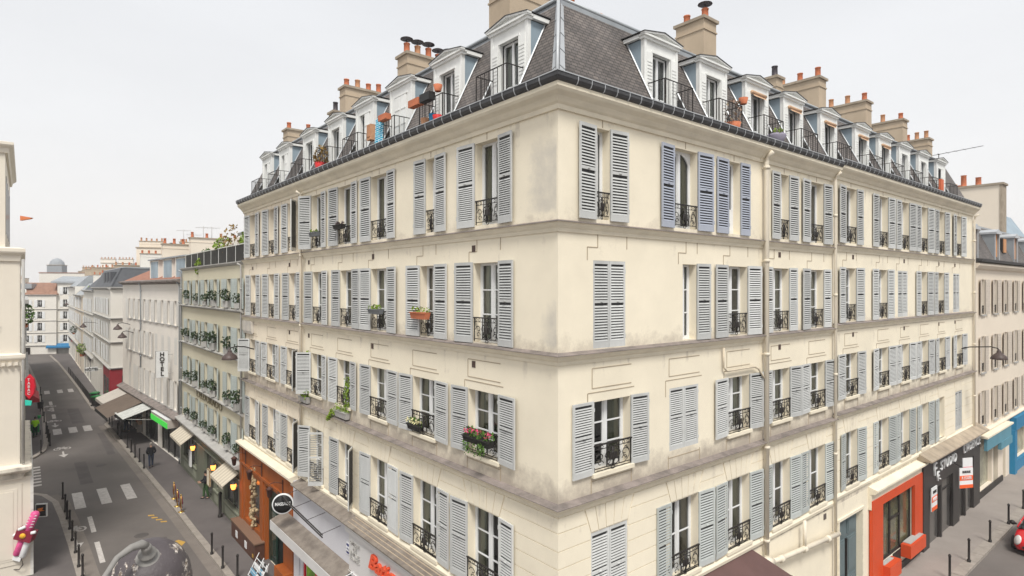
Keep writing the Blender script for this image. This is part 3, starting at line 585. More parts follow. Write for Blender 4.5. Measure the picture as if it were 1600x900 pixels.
def trims(root, F, x0, x1, m0, m1, dz=0, side='L', ops=(), wb=None):
    """cornice, string courses, gutter; joint lines and rusticated courses go into the wall's own mesh wb (slots 0 render, 1 joint)"""
    MB().extr([(o, z+dz) for o, z in CORN], x0, x1, m0, m1, 0).build('cornice', [M_trim], F, root)
    for z, out, h in ((14.2, .15, .26), (11.26, .17, .27), (7.95, .20, .27)):
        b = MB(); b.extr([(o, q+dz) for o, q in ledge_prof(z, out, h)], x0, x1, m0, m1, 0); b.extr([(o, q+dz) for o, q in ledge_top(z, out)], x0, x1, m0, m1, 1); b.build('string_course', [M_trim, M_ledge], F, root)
    s = MB(); s.extr([(0, 4.72+dz), (.07, 4.74+dz), (.09, 4.84+dz), (.04, 4.92+dz), (0, 4.93+dz)], x0, x1, m0, m1); s.build('sill_band', [M_trim], F, root)
    g = MB(); g.extr([(o, q+dz) for o, q in GUT], x0, x1, m0, m1, 0)
    cx = [(o*1.0+.010, q+dz-(.010 if q < 17.15 else 0)) for o, q in GUT[:6]] + [(.2, 17.285+dz)]
    x = x0+.2
    while x < x1-.05: g.extr(cx, x-.009, x+.009, 0, 0, 1); x += .43
    g.extr([(.40, 17.265+dz), (.435, 17.265+dz), (.435, 17.285+dz), (.40, 17.285+dz)], x0, x1, m0, m1, 1)
    g.build('gutter', [M_gutter, M_lead], F, root)
    j = wb; e = .007
    def hl(xa, xb, z): j.box(xa, xb, -e, -.001, z-.011, z+.011, 1)
    def vl(x, za, zb): j.box(x-.011, x+.011, -e-.0015, -.001, za, zb, 1)
    for o in ops:
        fl = [k for k in ZF if abs(ZF[k][1]+dz-o[3]) < .05]
        if not fl: continue
        fl = fl[0]; xa, xb, zt = o[0], o[1], o[3]
        if fl == 3:
            hl(xa-.02, xb+.05, zt+.32); hl(xa-.02, xb+.05, zt+.78); vl(xa-.02, zt+.32, zt+.78); hl(xa-.16, xb+.16, zt+.22); vl(xa-.17, zt-.2, zt+.22)
            ap = 8.3+dz; vl(xa-.05, 7.96+dz, ap); hl(xa-.05, xb+.05, ap-.06); vl(xb+.05, 7.96+dz, ap)
        if fl == 4: vl(xa+.15, zt+.3, zt+.62); hl(xa-.2, xa+.15, zt+.3); vl(xa-.2, zt, zt+.3); vl(xb+.05, zt+.3, zt+.62)
        if fl == 5: vl((xa+xb)/2, zt+.03, zt+.2)
    r = wb; o2 = sorted([o for o in ops if abs(ZF[2][1]+dz-o[3]) < .05])
    edges = [x0] + [v for o in o2 for v in o[:2]] + [x1 + (.022 if m1 else 0)]
    for za, zb in [(4.94, 4.965)]+[(4.98+.39*k, 5.346+.39*k) for k in range(5)]:
        for i in range(0, len(edges), 2):
            if edges[i+1]-edges[i] > .05: r.box(edges[i], edges[i+1], -.022, -.001, za+dz, zb+dz, 0)
    za, zb = 7.09+dz, 7.65+dz; zc = 7.31+dz; zl = 6.93+dz
    for i in range(0, len(edges), 2):
        e0, e1 = edges[i], edges[i+1]
        if e1-e0 < .3: continue
        l = 0 if i == 0 else 1; rr = 0 if i == len(edges)-2 else 1; k = .085
        r.prism([(e0+.012*l, zl), (e1-.012*rr, zl), (e1-.012*rr, za), (e1-(.012+k)*rr, zc), (e0+(.012+k)*l, zc), (e0+.012*l, za)], -.022, -.001)
        k2 = .095; k3 = .225; z2 = zc+.024
        if e1-e0 > .5: r.prism([(e0+(.02+k2)*l, z2), (e1-(.02+k2)*rr, z2), (e1-(.02+k3)*rr, zb), (e0+(.02+k3)*l, zb)], -.022, -.001)
    for o in o2:
        xa, xb = o[0], o[1]; n = 5; c = (xa+xb)/2; kk = 1+.41/(xb-xa)
        for q in range(n):
            a0, a1 = xa+(xb-xa)*q/n, xa+(xb-xa)*(q+1)/n; t0, t1 = c+(a0-c)*kk, c+(a1-c)*kk
            r.prism([(a0+.01, za), (a1-.01, za), (t1-.01, zb), (t0+.01, zb)], -.024, -.001)
def stain_patch(m, x0, x1, z0, z1, thr=.42):
    """an irregular grey damp patch in the render, in wall coordinates"""
    nt = m.node_tree; N = nt.nodes.new; L = nt.links.new; b = nt.nodes['Principled BSDF']; src = b.inputs['Base Color'].links[0].from_socket
    tc = N('ShaderNodeTexCoord'); sx = N('ShaderNodeSeparateXYZ'); L(tc.outputs['Object'], sx.inputs[0]); nz = N('ShaderNodeTexNoise'); nz.inputs['Scale'].default_value = 3.2; nz.inputs['Detail'].default_value = 12; nz.inputs['Roughness'].default_value = .7; L(tc.outputs['Object'], nz.inputs[0])
    def ramp(s, a, c):
        r = N('ShaderNodeMapRange'); r.interpolation_type = 'SMOOTHSTEP'; r.inputs[1].default_value = a; r.inputs[2].default_value = c; L(s, r.inputs[0]); return r.outputs[0]
    def mul(a, c):
        r = N('ShaderNodeMath'); r.operation = 'MULTIPLY'; L(a, r.inputs[0]); L(c, r.inputs[1]); return r.outputs[0]
    msk = mul(mul(ramp(sx.outputs[0], x0, x0+.9), ramp(sx.outputs[0], x1, x1-.1)), mul(ramp(sx.outputs[2], z0, z0+.3), ramp(sx.outputs[2], z1, z1-1.1)))
    ad = N('ShaderNodeMath'); ad.operation = 'ADD'; L(msk, ad.inputs[0]); L(nz.outputs[0], ad.inputs[1])
    f = ramp(ad.outputs[0], .95, 1.75)
    mu = N('ShaderNodeMath'); mu.operation = 'MULTIPLY'; mu.inputs[1].default_value = .62; L(f, mu.inputs[0])
    mx = N('ShaderNodeMix'); mx.data_type = 'RGBA'; L(mu.outputs[0], mx.inputs[0]); L(src, mx.inputs[6]); mx.inputs[7].default_value = (.44,.42,.39,1); L(mx.outputs[2], b.inputs['Base Color'])
M_wallA = M_wall.copy(); M_wallA.name = 'cream_stucco_stained'
stain_patch(M_wallA, -1.5, .02, 14.2, 16.75); stain_patch(M_wallA, -1.05, .02, 11.2, 13.0)
def vents(root, F, pts):
    me = MB().box(-.075, .075, -.012, .03, -.085, .085).mesh('air_vent', [mat('vent_brown', (.09,.06,.05), .8)])
    for x, z in pts: put('air_vent', me, F @ T((x, 0, z)), root)
# A: corner building
A = thing('corner_building', T(CO+Vector((0, 0, ground(1)))), 'cream corner apartment building with stained sharp corner and lead hip at the crossing', 'building', 'cream apartment buildings of the block')
opsAL = facade_windows(A, FL, WL, range(0, 5), -1, styles={(5, 1): 'finecubs', (5, 0): 'fineRcuo2', (4, 0): 'cuw2', (3, 0): 'cuo2', (2, 2): 'fine', (2, 0): 'cuos', (2, 1): 'cuo2', (5, 2): 'cuo2', (5, 3): 'cuo2', (2, 4): 'Ropen'}, side='L')
opsAR = facade_windows(A, FR, WR, range(0, 3), 1, styles={(5, 0): 'cubl', (5, 1): 'blue archcuo2', (5, 2): 'blue door norail', (4, 1): 'half norail', (3, 0): 'cuos', (3, 2): 'cuw2'}, side='R')
shopL = [(-14.9, -10.5, 0, 2.7), (-9.3, -5.4, 0, 2.75), (-4.9, -.8, 0, 2.75)]
b = MB(); cell_wall(b, -15.4, 0, -1, 17.0, opsAL+shopL); reveals(b, opsAL+shopL); trims(A, FL, -15.4, 0, 0, 1, 0, 'L', opsAL, b); b.build('wall', [M_wallA, M_joint], FL, A)
b = MB(); shopR = [(.6, 5.3, .2, 3.2)]; cell_wall(b, 0, 8.6, -1, 17.0, opsAR+shopR); reveals(b, opsAR+shopR); trims(A, FR, 0, 8.6, 1, 0, 0, 'R', opsAR, b); b.build('wall', [M_wall, M_joint], FR, A)
DML = [-2.34, -5.17, -7.94, -10.6, -13.2, -16.0, -19.15, -21.77]
DMR = [4.37, 6.91, 9.46, 11.97, 14.86, 18.06, 20.6, 23.1, 25.77, 28.56]
b = MB(); slopes(b, -15.2, 0, DML[:5], 0, -1); b.build('roof_slope', [MT['slate_tiles']], FL, A)
b = MB(); slopes(b, 0, 8.6, DMR[:2], 1, 0); b.build('roof_slope', [MT['slate_tiles']], FR, A)
def roof_top(root, F, x0, x1, y0, y1, zz=ZT):
    b = MB(); b.box(x0, x1, y0, y1, zz-.02, zz+.10, 0); b.box(x0, x1, y0-.05, y0+.03, zz-.07, zz-.02, 0); b.tube([(x0, y0-.02, zz+.12), (x1, y0-.02, zz+.12)], .055, 6, 0); b.build('zinc_roof', [M_zinc, M_trim], F, root)
roof_top(A, FL, -15.4, -1.44, 1.44, 8.6)
b = MB(); b.box(1.44, 8.6, 1.39, 1.47, ZT-.07, ZT+.08, 0); b.tube([(1.44, 1.42, ZT+.12), (8.6, 1.42, ZT+.12)], .055, 6, 0); b.build('roof_edge', [M_zinc, M_dwhite], FR, A)
def hip(root):
    b = MB(); X = FL.inverted() @ FR; zz = [17.22+.53*k for k in range(6)]
    for k in range(5):
        z0, z1 = zz[k], zz[k+1]; w0, w1 = .27-.025*k, .27-.025*(k+1); lift = .03
        for M, sg in ((None, -1), (X, 1)):
            b.add([(sg*slp(z0), slp(z0)-lift-.012, z0), (sg*(slp(z0)+w0), slp(z0)-lift, z0-.09), (sg*(slp(z1)+w1), slp(z1)-lift, z1-.09), (sg*slp(z1), slp(z1)-lift-.012, z1)], [(0, 1, 2, 3)], 0, M)
            b.tube([(sg*slp(z0), slp(z0)-lift-.016, z0), (sg*(slp(z0)+w0), slp(z0)-lift-.004, z0-.09)], .011, 4, 1, M)
    b.tube([(-slp(17.2), slp(17.2)-.03, 17.2), (-slp(ZT)-.01, slp(ZT)-.03, ZT+.35)], .045, 8, 0)
    b.build('hip_flashing', [M_lead, M_zinc], FL, root, recalc=False)
hip(A)
for i, x in enumerate(DML[:5]): dormer(A, FL, x, rail=True, awn=None, style=['open', 'open', 'closed', 'closed', 'open'][i], curtain=['o2', 'wr', None, None, 'w2'][i], g=i == 3)
for i, x in enumerate(DMR[:2]): dormer(A, FR, x, style=['open', 'open'][i], curtain=['wl', 'w2'][i])
vents(A, FL, [(-3.15, 13.72), (-8.9, 13.75), (-14.7, 13.75), (-3.15, 10.72), (-8.95, 10.75), (-14.7, 10.75)]); vents(A, FR, [])
chimney(A, FL, -4.5, 1.9, 6.5, 19.6, 21.65, w=1.0, pots=4, cowl=(1,)); chimney(A, FL, -10.35, 1.9, 4.6, 19.6, 21.35, w=.75, pots=6, cowl=(0, 1, 2, 3, 4, 5))
downpipe(A, FL, -15.25, 4.9, 16.7, y=-.14); 
# B: left end building
B = thing('terrace_building', T(CO+DL*20+Vector((0, 0, -.4))), 'cream terrace building over the orange shopfront, left of the long downpipe', 'building', 'cream apartment buildings of the block')
opsB = facade_windows(B, FL, WL, range(5, 8), -1, styles={(5, 5): 'cuol'}, side='L')
shopB = [(-19.95, -17.3, -.2, 3.4), (-23.3, -20.7, .75, 3.3)]
b = MB(); cell_wall(b, -23.95, -15.4, -1, 17.0, opsB+shopB); reveals(b, opsB+shopB); b.quad((-23.95, 0, -1), (-23.95, 10, -1), (-23.95, 10, 17), (-23.95, 0, 17)); b.poly([(-23.95, 0, 17), (-23.95, slp(ZT), ZT), (-23.95, 10, ZT), (-23.95, 10, 17)]); trims(B, FL, -23.95, -15.42, 0, 0, 0, 'L', opsB, b); b.build('wall', [M_wallb, M_joint], FL, B)
b = MB(); slopes(b, -23.95, -15.2, DML[5:], 0, 0); b.build('roof_slope', [MT['slate_tiles']], FL, B); roof_top(B, FL, -23.95, -15.4, 1.44, 10)
for i, x in enumerate(DML[5:]): dormer(B, FL, x, style=['open', 'closed', 'closed'][i], curtain='w2', g=1)
vents(B, FL, [(-17.0, 13.72), (-22.4, 13.7), (-17.0, 10.75)])
chimney(B, FL, -15.75, 1.9, 4.9, 19.6, 21.55, w=.6, pots=6); chimney(B, FL, -23.2, 1.9, 4.4, 19.6, 21.2, w=.7, pots=3); chimney(B, FL, -18.2, 2.4, 3.4, 19.6, 21.1, w=.6, pots=2, pm=M_cowl)
bb = MB(); bb.extr([(0, 10.45), (.10, 10.35), (.14, 10.5), (.16, 11.0), (0, 11.0)], -23.75, -22.2); bb.build('stone_console', [M_grime], FL, B)
# C: right, between two downpipes
Cb = thing('terrace_building', T(CO+DR*11.3), 'narrow cream terrace building between two downpipes above the blank wall', 'building', 'cream apartment buildings of the block')
opsC = facade_windows(Cb, FR, WR, range(3, 5), 1, side='R')
b = MB(); cell_wall(b, 8.6, 14.0, -1, 17.0, opsC); reveals(b, opsC); trims(Cb, FR, 8.62, 13.98, 0, 0, 0, 'R', opsC, b); b.build('wall', [M_wall, M_joint], FR, Cb)
b = MB(); slopes(b, 8.6, 14.0, DMR[2:4]); b.build('roof_slope', [MT['slate_tiles']], FR, Cb); roof_top(Cb, FR, 8.6, 14.0, 1.44, 10)
for i, x in enumerate(DMR[2:4]): dormer(Cb, FR, x, awn=1.0, curtain='wl')
vents(Cb, FR, [(9.95, 13.78), (9.95, 10.78)])
chimney(Cb, FR, 8.95, 1.9, 3.0, 19.6, 21.75, w=.75, pots=2, cowl=(0,), step=1.9)
downpipe(Cb, FR, 8.82, 4.4, 16.9, y=-.16, r=.075); downpipe(Cb, FR, 13.88, .4, 16.9, y=-.14)
b = MB()
b.tube([(6.5, -.08, 10.98), (6.5, -.08, 10.42), (6.65, -.09, 10.3), (8.2, -.09, 10.3), (8.42, -.1, 10.22), (8.62, -.13, 10.0), (8.72, -.14, 9.9)], .032, 6)
b.build('waste_pipe', [mat('old_pipe', (.62,.54,.42), .7, var=.25, scale=3)], FR, A)
b = MB(); b.tube([(8.82, -.2, 4.2), (9.3, -.24, 4.12), (13.9, -.24, 3.75)], .085, 8); b.tube([(11.2, -.24, 3.95), (11.2, -.24, 4.9)], .06, 8); b.tube([(8.6, -.2, 4.25), (9.0, -.22, 4.15)], .15, 8)
for x in (9.6, 11.2, 13): b.tube([(x-.08, -.24, 4.1-(x-9.3)*.08), (x+.08, -.24, 4.1-(x-9.3)*.08)], .12, 8)
b.build('soil_pipe', [M_pipe], FR, Cb)
b = MB(); b.lathe([(0, 0), (.17, 0), (.17, .02), (0, .02)], 20, 0, T((12.9, -.015, 2.15)) @ RX(pi/2)); b.box(11.55, 11.85, -.02, 0, 2.2, 2.45, 1); b.box(13.2, 13.4, -.02, 0, 4.65, 4.85, 2).box(13.2, 13.4, -.02, 0, 4.35, 4.55, 2)
b.build('enamel_plate', [mat('faded_red', (.45,.12,.10), .7), mat('faded_grey', (.35,.34,.33), .7), mat('plate_dark', (.12,.10,.09), .7)], FR, Cb)
# D: long right-hand building
D = thing('terrace_building', T(CO+DR*23), 'long cream terrace building with seven window bays above the red and charcoal shopfronts', 'building', 'cream apartment buildings of the block')
DZ = .12
opsD = facade_windows(D, FR, WR, range(5, 11), 1, dz=DZ, styles={(2, 9): 'norailcubs', (3, 6): 'cuwr', (3, 7): 'cuwr'}, side='R')
shopD = [(14.5, 16.65, .2, 3.95), (18.45, 22.3, 1.2, 3.75), (23.6, 32.2, .3, 3.6)]
b = MB(); cell_wall(b, 14.0, 32.4, -1, 17.1, opsD+shopD); reveals(b, opsD+shopD, d=.3); b.quad((32.4, 0, -1), (32.4, 10, -1), (32.4, 10, 17), (32.4, 0, 17)); trims(D, FR, 14.02, 32.4, 0, 0, DZ, 'R', opsD, b); b.build('wall', [M_wall, M_joint], FR, D)
b = MB(); slopes(b, 14.0, 32.4, DMR[4:]); b.poly([(32.4, 0, 17.0), (32.4, slp(ZT), ZT), (32.4, 8, ZT), (32.4, 8, 17)]); b.build('roof_slope', [MT['slate_tiles']], FR, D); roof_top(D, FR, 14.0, 32.4, 1.44, 8)
for i, x in enumerate(DMR[4:]): dormer(D, FR, x, awn=1.0 if i in (0, 1, 2) else None, style='closed' if i == 5 else 'open', curtain='wl', g=1)
vents(D, FR, [(15.8, 13.9), (21.4, 13.9), (26.3, 13.9), (29.0, 13.9), (15.8, 10.9), (21.4, 10.9), (26.3, 10.9), (29, 10.9)])
chimney(D, FR, 17.6, 1.9, 4.6, 19.6, 21.7, w=.7, pots=4); chimney(D, FR, 22.7, 1.9, 4.6, 19.6, 21.7, w=.7, pots=4, m=M_stack); chimney(D, FR, 27.7, 1.9, 4.9, 19.6, 21.7, w=.7, pots=4); chimney(D, FR, 31.9, 1.9, 4.2, 19.6, 21.35, w=.7, pots=5); chimney(D, FR, 14.4, 2.2, 3.0, 19.6, 21.1, w=.5, pots=1, pm=M_cowl)
downpipe(D, FR, 32.2, .4, 16.8, y=-.12)
# ------------------------------------------------------------------ neighbouring buildings
def fx(px, F, py=450, off=0): return (F.inverted() @ sight(px, py, off, F)).x
def fz(px, py, F, off=0): return sight(px, py, off, F).z
M_dglass = mat('dark_pane', (.05,.052,.05), .12, var=.5, scale=.8, spec=.7)
M_cream2 = mat('eldorado_cream', (.66,.615,.475), .9, var=.06, scale=.4)
M_hotel = mat('off_white_render', (.78,.735,.67), .9, var=.06, scale=.35)
M_farw = mat('far_cream_render', (.74,.71,.65), .9, var=.07, scale=.2)
M_pinkw = mat('r_beige_render', (.74,.655,.545), .9, var=.06, scale=.35)
M_teal = mat('pale_teal_paint', (.47,.52,.50), .6, var=.12, scale=3)
M_wsh = mat('cream_white_paint', (.68,.66,.62), .6, var=.1, scale=3)
M_green = mat('shop_sage_green', (.165,.175,.13), .55, var=.15, scale=1.5)
M_greenl = mat('shop_sage_trim', (.27,.285,.22), .55, var=.1, scale=1.5)
M_stone = mat('grey_stone_ledge', (.42,.41,.39), .85, var=.2, scale=1.5)
M_tile = mat('brown_tile_roof', (.30,.17,.12), .85, var=.3, scale=2)
M_redtile = mat('red_tile_roof', (.32,.15,.10), .85, var=.35, scale=3)
M_dslate = mat('dark_slate', (.085,.09,.10), .6, var=.25, scale=1.5)
def flat_shutter_mesh(name, m):
    b = MB(); b.box(-.3, .3, -.015, .015, 0, 2.1)
    for k in range(12):
        z = .15+k*.155; b.box(-.24, .24, -.024, -.014, z, z+.09)
    return b.mesh(name, [m])
FS = {k: flat_shutter_mesh('shutter', m) for k, m in dict(t=M_teal, w=M_wsh, c=M_white).items()}
def swin(root, F, x0, x1, z0, z1, fm=M_white, rail=True, detail=True):
    b = MB(); xc = (x0+x1)/2; y = .18
    b.box(x0, x0+.06, y, y+.05, z0, z1).box(x1-.06, x1, y, y+.05, z0, z1).box(x0, x1, y, y+.05, z1-.06, z1).box(x0, x1, y, y+.05, z0, z0+.08).box(xc-.04, xc+.04, y-.01, y+.05, z0, z1)
    if detail: b.box(x0, x1, y+.01, y+.04, z0+(z1-z0)*.6, z0+(z1-z0)*.6+.03)
    w = b.build('window', [fm], F, root)
    MB().quad((x0, y+.04, z0), (x1, y+.04, z0), (x1, y+.04, z1), (x0, y+.04, z1)).build('pane', [M_dglass], F, w)
    if rail: put('railing', RAIL, F @ T((xc, .05, z0+.02)) @ SC(x1-x0, 1, .8), w)
    return w
def gen(root, F, x0, x1, zb, zt, rows, cols, w, wm, sh=None, depth=9, shw=.5, extra=(), ledges=(), skip=(), rail=True, ends=True, closed=(), cap=True, wallname='wall', detail=True, sill=True, lm=None):
    ops = [(c-w/2, c+w/2, z0, z1) for z0, z1 in rows for c in cols if (round(c, 2), z0) not in skip]
    b = MB(); cell_wall(b, x0, x1, zb, zt, ops+list(extra)); reveals(b, ops+list(extra), d=.2)
    if ends:
        for x in (x0, x1): b.quad((x, 0, zb), (x, depth, zb), (x, depth, zt), (x, 0, zt))
        b.quad((x0, 0, zt), (x1, 0, zt), (x1, depth, zt), (x0, depth, zt))
    b.build(wallname, [wm], F, root)
    for i, o in enumerate(ops):
        if i in closed:
            for s in (-1, 1): put('shutter', FS[sh or 'c'], F @ T((o[0] if s > 0 else o[1], .02, o[2])) @ T((s*w/4, 0, 0)) @ SC(w/2/.6, 1, (o[3]-o[2])/2.1), root)
            continue
        swin(root, F, *o, rail=rail, detail=detail)
        if sh:
            for s in (-1, 1):
                hx = o[0] if s < 0 else o[1]
                put('shutter', FS[sh], F @ T((hx, -.04, o[2])) @ RZ(-s*R_.uniform(.02, .2)) @ T((s*shw/2, 0, 0)) @ SC(shw/.6, 1, (o[3]-o[2])/2.1), root)
        if sill: MB().box(o[0]-.06, o[1]+.06, -.09, .02, o[2]-.09, o[2]-.01).build('sill', [M_stone], F, root)
    for z, out, h in ledges: MB().extr([(0, z-h), (out*.5, z-h*.8), (out, z-h*.3), (out, z), (0, z+.02)], x0-.02, x1+.02).build('string_course', [lm or M_stone], F, root)
    return ops
GB = 'buildings along the left-hand street'
# --- green-fronted building with the plants
E_ = thing('inn_building', T(CO+DL*32+Vector((0, 0, -.45))), 'pale yellow building with plants in every window above a sage green restaurant front', 'building', GB)
ec = [-37.6, -35.0, -32.4, -30.0, -26.9, -24.75]
er = [(11.6, 13.22), (8.95, 10.5), (6.1, 7.85), (3.55, 5.25)]
shE = [(-38.6, -34.6, .7, 2.35), (-32.4, -30.5, -.3, 2.35), (-29.8, -28.9, .6, 2.2), (-27.4, -24.6, .6, 2.2)]
gen(E_, FL, -39.9, -23.97, -1, 14.1, er, ec, .95, M_cream2, 't', shw=.62, extra=shE, ledges=[(11.5, .22, .16), (8.86, .2, .16), (6.0, .2, .16), (14.15, .15, .2)])
b = MB(); b.extr([(0, 3.08), (.45, 3.12), (.5, 3.2), (.5, 3.28), (0, 3.42)], -39.9, -24.0); b.build('shop_cornice', [M_stone], FL, E_)
b = MB()      # shopfront joinery, sage green
cell_wall(b, -39.85, -24.02, -.6, 3.1, shE, y=-.12); reveals(b, shE, d=.14, y=-.12)
b.box(-39.85, -24.02, -.2, -.12, 2.42, 2.5, 1).box(-39.85, -24.02, -.24, -.12, 3.0, 3.08, 1)
for o in shE:
    if o[2] > .5: b.box(o[0]-.1, o[1]+.1, -.2, -.12, o[2]-.12, o[2]-.02, 1).box(o[0]+.1, o[1]-.1, -.145, -.12, o[2]-.75, o[2]-.3, 1)
b.build('shopfront', [M_green, M_greenl], FL, E_)
for o in shE:
    sb = MB(); n = max(1, int((o[1]-o[0])/1.0))
    for k in range(n+1): x = o[0]+(o[1]-o[0])*k/n; sb.box(x-.03, x+.03, -.02, .04, o[2], o[3])
    sb.box(o[0], o[1], -.015, .035, o[3]-.08, o[3]-.01)
    w_ = sb.build('shop_window' if o[2] > .5 else 'door', [M_green], FL, E_); MB().quad((o[0], .03, o[2]), (o[1], .03, o[2]), (o[1], .03, o[3]), (o[0], .03, o[3])).build('pane', [M_dglass], FL, w_)
text(E_, "L'ELDORADO", FL, -31.7, -.03, 5.62, .42, mat('sign_brown', (.22,.19,.12), .7), width=6.6)
for i, (xa, xb) in enumerate(((-38.7, -34.9), (-26.9, -24.2))):
    b = MB(); n = 14
    for k in range(n):
        a, c = xa+(xb-xa)*k/n, xa+(xb-xa)*(k+1)/n; b.quad((a, -.2, 2.85), (c, -.2, 2.85), (c, -1.0, 2.3), (a, -1.0, 2.3), k % 2); b.quad((a, -1.0, 2.3), (c, -1.0, 2.3), (c, -1.0, 2.14), (a, -1.0, 2.14), k % 2)
    b.build('awning', [mat('awning_cream', (.62,.56,.45), .8), mat('awning_beige', (.50,.44,.35), .8)], FL, E_, recalc=False)
M_lamp = mat('lit_lantern', (1, .28, .05), .5, emit=1.8)
for x in (-38.9, -33.6, -28.2, -23.9):
    b = MB(); b.tube([(0, 0, .3), (0, -.3, .36), (0, -.4, .26)], .015, 5); b.lathe([(.02, .28), (.16, .18), (.17, .15)], 6, 0, T((0, -.4, 0))); b.lathe([(.09, -.16), (.06, -.2), (0, -.2)], 6, 0, T((0, -.4, 0)))
    l = b.build('wall_lantern', [M_iron], FL @ T((x, -.15, 2.3)), E_); MB().lathe([(0, -.15), (.09, -.15), (.14, .0), (.14, .14), (0, .14)], 8).build('lit_glass', [M_lamp], FL @ T((x, -.55, 2.3)), l)
b = MB(); b.box(-39.9, -24.0, 2.2, 9, 14.0, 16.15, 0); b.extr([(.35, 16.15), (.4, 16.3), (-.0, 16.5), (0, 16.15)], -32.2, -24.0, 0, 0, 1, T((0, 2.2, 0)))
for k in range(3): x = -31+k*2.4; b.box(x, x+.8, 2.17, 2.21, 14.2, 15.75, 2)
b.build('penthouse', [M_hotel, M_zinc, M_dglass], FL, E_)
b = MB()
for k in range(9): x = -39.2+k*1.88; b.box(x-.02, x+.02, .1, .14, 14.1, 15.1)
b.box(-39.3, -24.1, .09, .15, 15.08, 15.12).box(-39.3, -24.1, .09, .13, 14.14, 14.18)
b.build('terrace_railing', [M_dwhite], FL, E_)
MB().box(-39.2, -24.15, .115, .125, 14.18, 15.06).build('terrace_screen', [mat('tinted_screen', (.035,.033,.028), .65, var=.5, scale=2, spec=.2)], FL, E_)
downpipe(E_, FL, -24.1, 3.5, 14.0, m=M_stone); downpipe(E_, FL, -39.6, 3.5, 14.0, m=M_zinc)
# --- hotel
FH = frame(Vector((*un(61, 1.4), 0)), (CO+DL*39.95-Vector((*un(61, 1.4), 0))))
LH = (Vector(un(61, 1.4))-Vector(un(39.95, 0))).length
Ho = thing('hotel_building', T(Vector((*un(50, .7), -.45))), 'off-white building with the vertical hotel sign and long pale shutters over the awnings', 'building', GB)
hc = [round(fx(p, FH), 2) for p in (203, 210, 218, 226, 235, 244, 254, 264, 274.5)]
hr = [(9.85, 11.7), (6.85, 8.9), (3.4, 5.6)]
shH = [(.5, 4, -.3, 2.4), (4.8, 8.5, -.3, 2.4), (9.5, 14, -.3, 2.3), (15.2, 20.4, -.3, 2.2)]
gen(Ho, FH, 0, LH, -1, 13.2, hr, hc, .85, M_hotel, 'w', shw=.62, extra=shH, closed=(14, 15, 16, 17, 18, 19), rail=False)
b = MB(); b.extr([(0, 2.95), (.35, 2.95), (.55, 3.0), (.55, 3.08), (0, 3.35)], 0, LH); b.build('shop_cornice', [M_ledge], FH, Ho)
b = MB(); b.extr([(0, 13.0), (.2, 13.1), (.4, 13.2), (.4, 13.32), (0, 13.4)], 0, LH); b.build('cornice', [M_ledge], FH, Ho)
b = MB(); b.quad((0, 0, 13.35), (LH, 0, 13.35), (LH, 4, 15.3), (0, 4, 15.3), 0); b.quad((0, 4, 15.3), (LH, 4, 15.3), (LH, 9, 15.9), (0, 9, 15.9), 1); b.build('roof', [M_redtile, M_zinc], FH, Ho)
for k, x in enumerate((10.8, 15.2, 19.0)):
    b = MB(); b.box(x-1.3, x+1.3, .45, 4, 13.4, 15.1, 0); b.box(x-1.15, x+1.15, .4, .45, 13.55, 14.95, 2); b.extr([(.2, 15.1), (.2, 15.2), (-3.6, 15.6), (-3.6, 15.1)], x-1.6, x+1.6, 0, 0, 1, T((0, .45, 0)))
    b.box(x-1.35, x-1.1, .38, .45, 13.4, 15.1, 0); b.build('dormer', [M_hotel, M_zinc, M_zblue], FH, Ho)
chimney(Ho, FH, 11.0, 1.0, 4.3, 13.6, 16.5, w=.6, pots=5, m=M_pinkw); chimney(Ho, FH, 13.2, 2.6, 6.5, 13.6, 17.0, w=.6, pots=4, m=M_pinkw)
downpipe(Ho, FH, fx(222, FH), 3.3, 13.1, m=M_zinc); downpipe(Ho, FH, LH-.25, -.4, 13.1, m=M_zinc)
for o in shH:
    b = MB(); n = 3
    for k in range(n+1): x = o[0]+(o[1]-o[0])*k/n; b.box(x-.04, x+.04, .05, .1, o[2], o[3])
    b.box(o[0], o[1], .055, .095, o[3]-.1, o[3]-.01)
    w_ = b.build('shop_window', [M_iron], FH, Ho); MB().quad((o[0], .12, o[2]), (o[1], .12, o[2]), (o[1], .12, o[3]), (o[0], .12, o[3])).build('pane', [M_dglass], FH, w_)
def awn(root, F, x0, x1, z0, z1, out, m, m2=None, name='awning', under=True, side=True, th=.03, y=0):
    b = MB(); b.add([(x0, y, z1), (x1, y, z1), (x1, y-out, z0), (x0, y-out, z0), (x0, y, z1-th), (x1, y, z1-th), (x1, y-out, z0-th), (x0, y-out, z0-th)], [(0, 1, 2, 3), (7, 6, 5, 4), (0, 3, 7, 4), (1, 5, 6, 2), (3, 2, 6, 7)])
    b.box(x0, x1, y-out-.02, y-out, z0-.28, z0, 1 if m2 else 0)
    for x in (x0+.1, x1-.1): b.tube([(x, y, z0-.4), (x, y-out*.9, z0-.05)], .025, 5, 0)
    return b.build(name, [m, m2 or m], F, root)
M_bawn = mat('brown_awning', (.15,.115,.09), .85, var=.2, scale=1); M_wawn = mat('pale_awning', (.50,.46,.41), .85, var=.12, scale=1); M_kawn = mat('black_awning', (.03,.028,.026), .8, var=.2)
awn(Ho, FH, .4, 4.4, 2.1, 3.0, 2.3, M_wawn); awn(Ho, FH, 4.9, 10.8, 1.9, 3.1, 3.0, M_bawn, M_kawn); awn(Ho, FH, 10.2, 13.6, 2.15, 2.9, 2.4, mat('striped_white_awning', (.55,.56,.53), .8, var=.3, scale=3, streak=5), M_kawn)
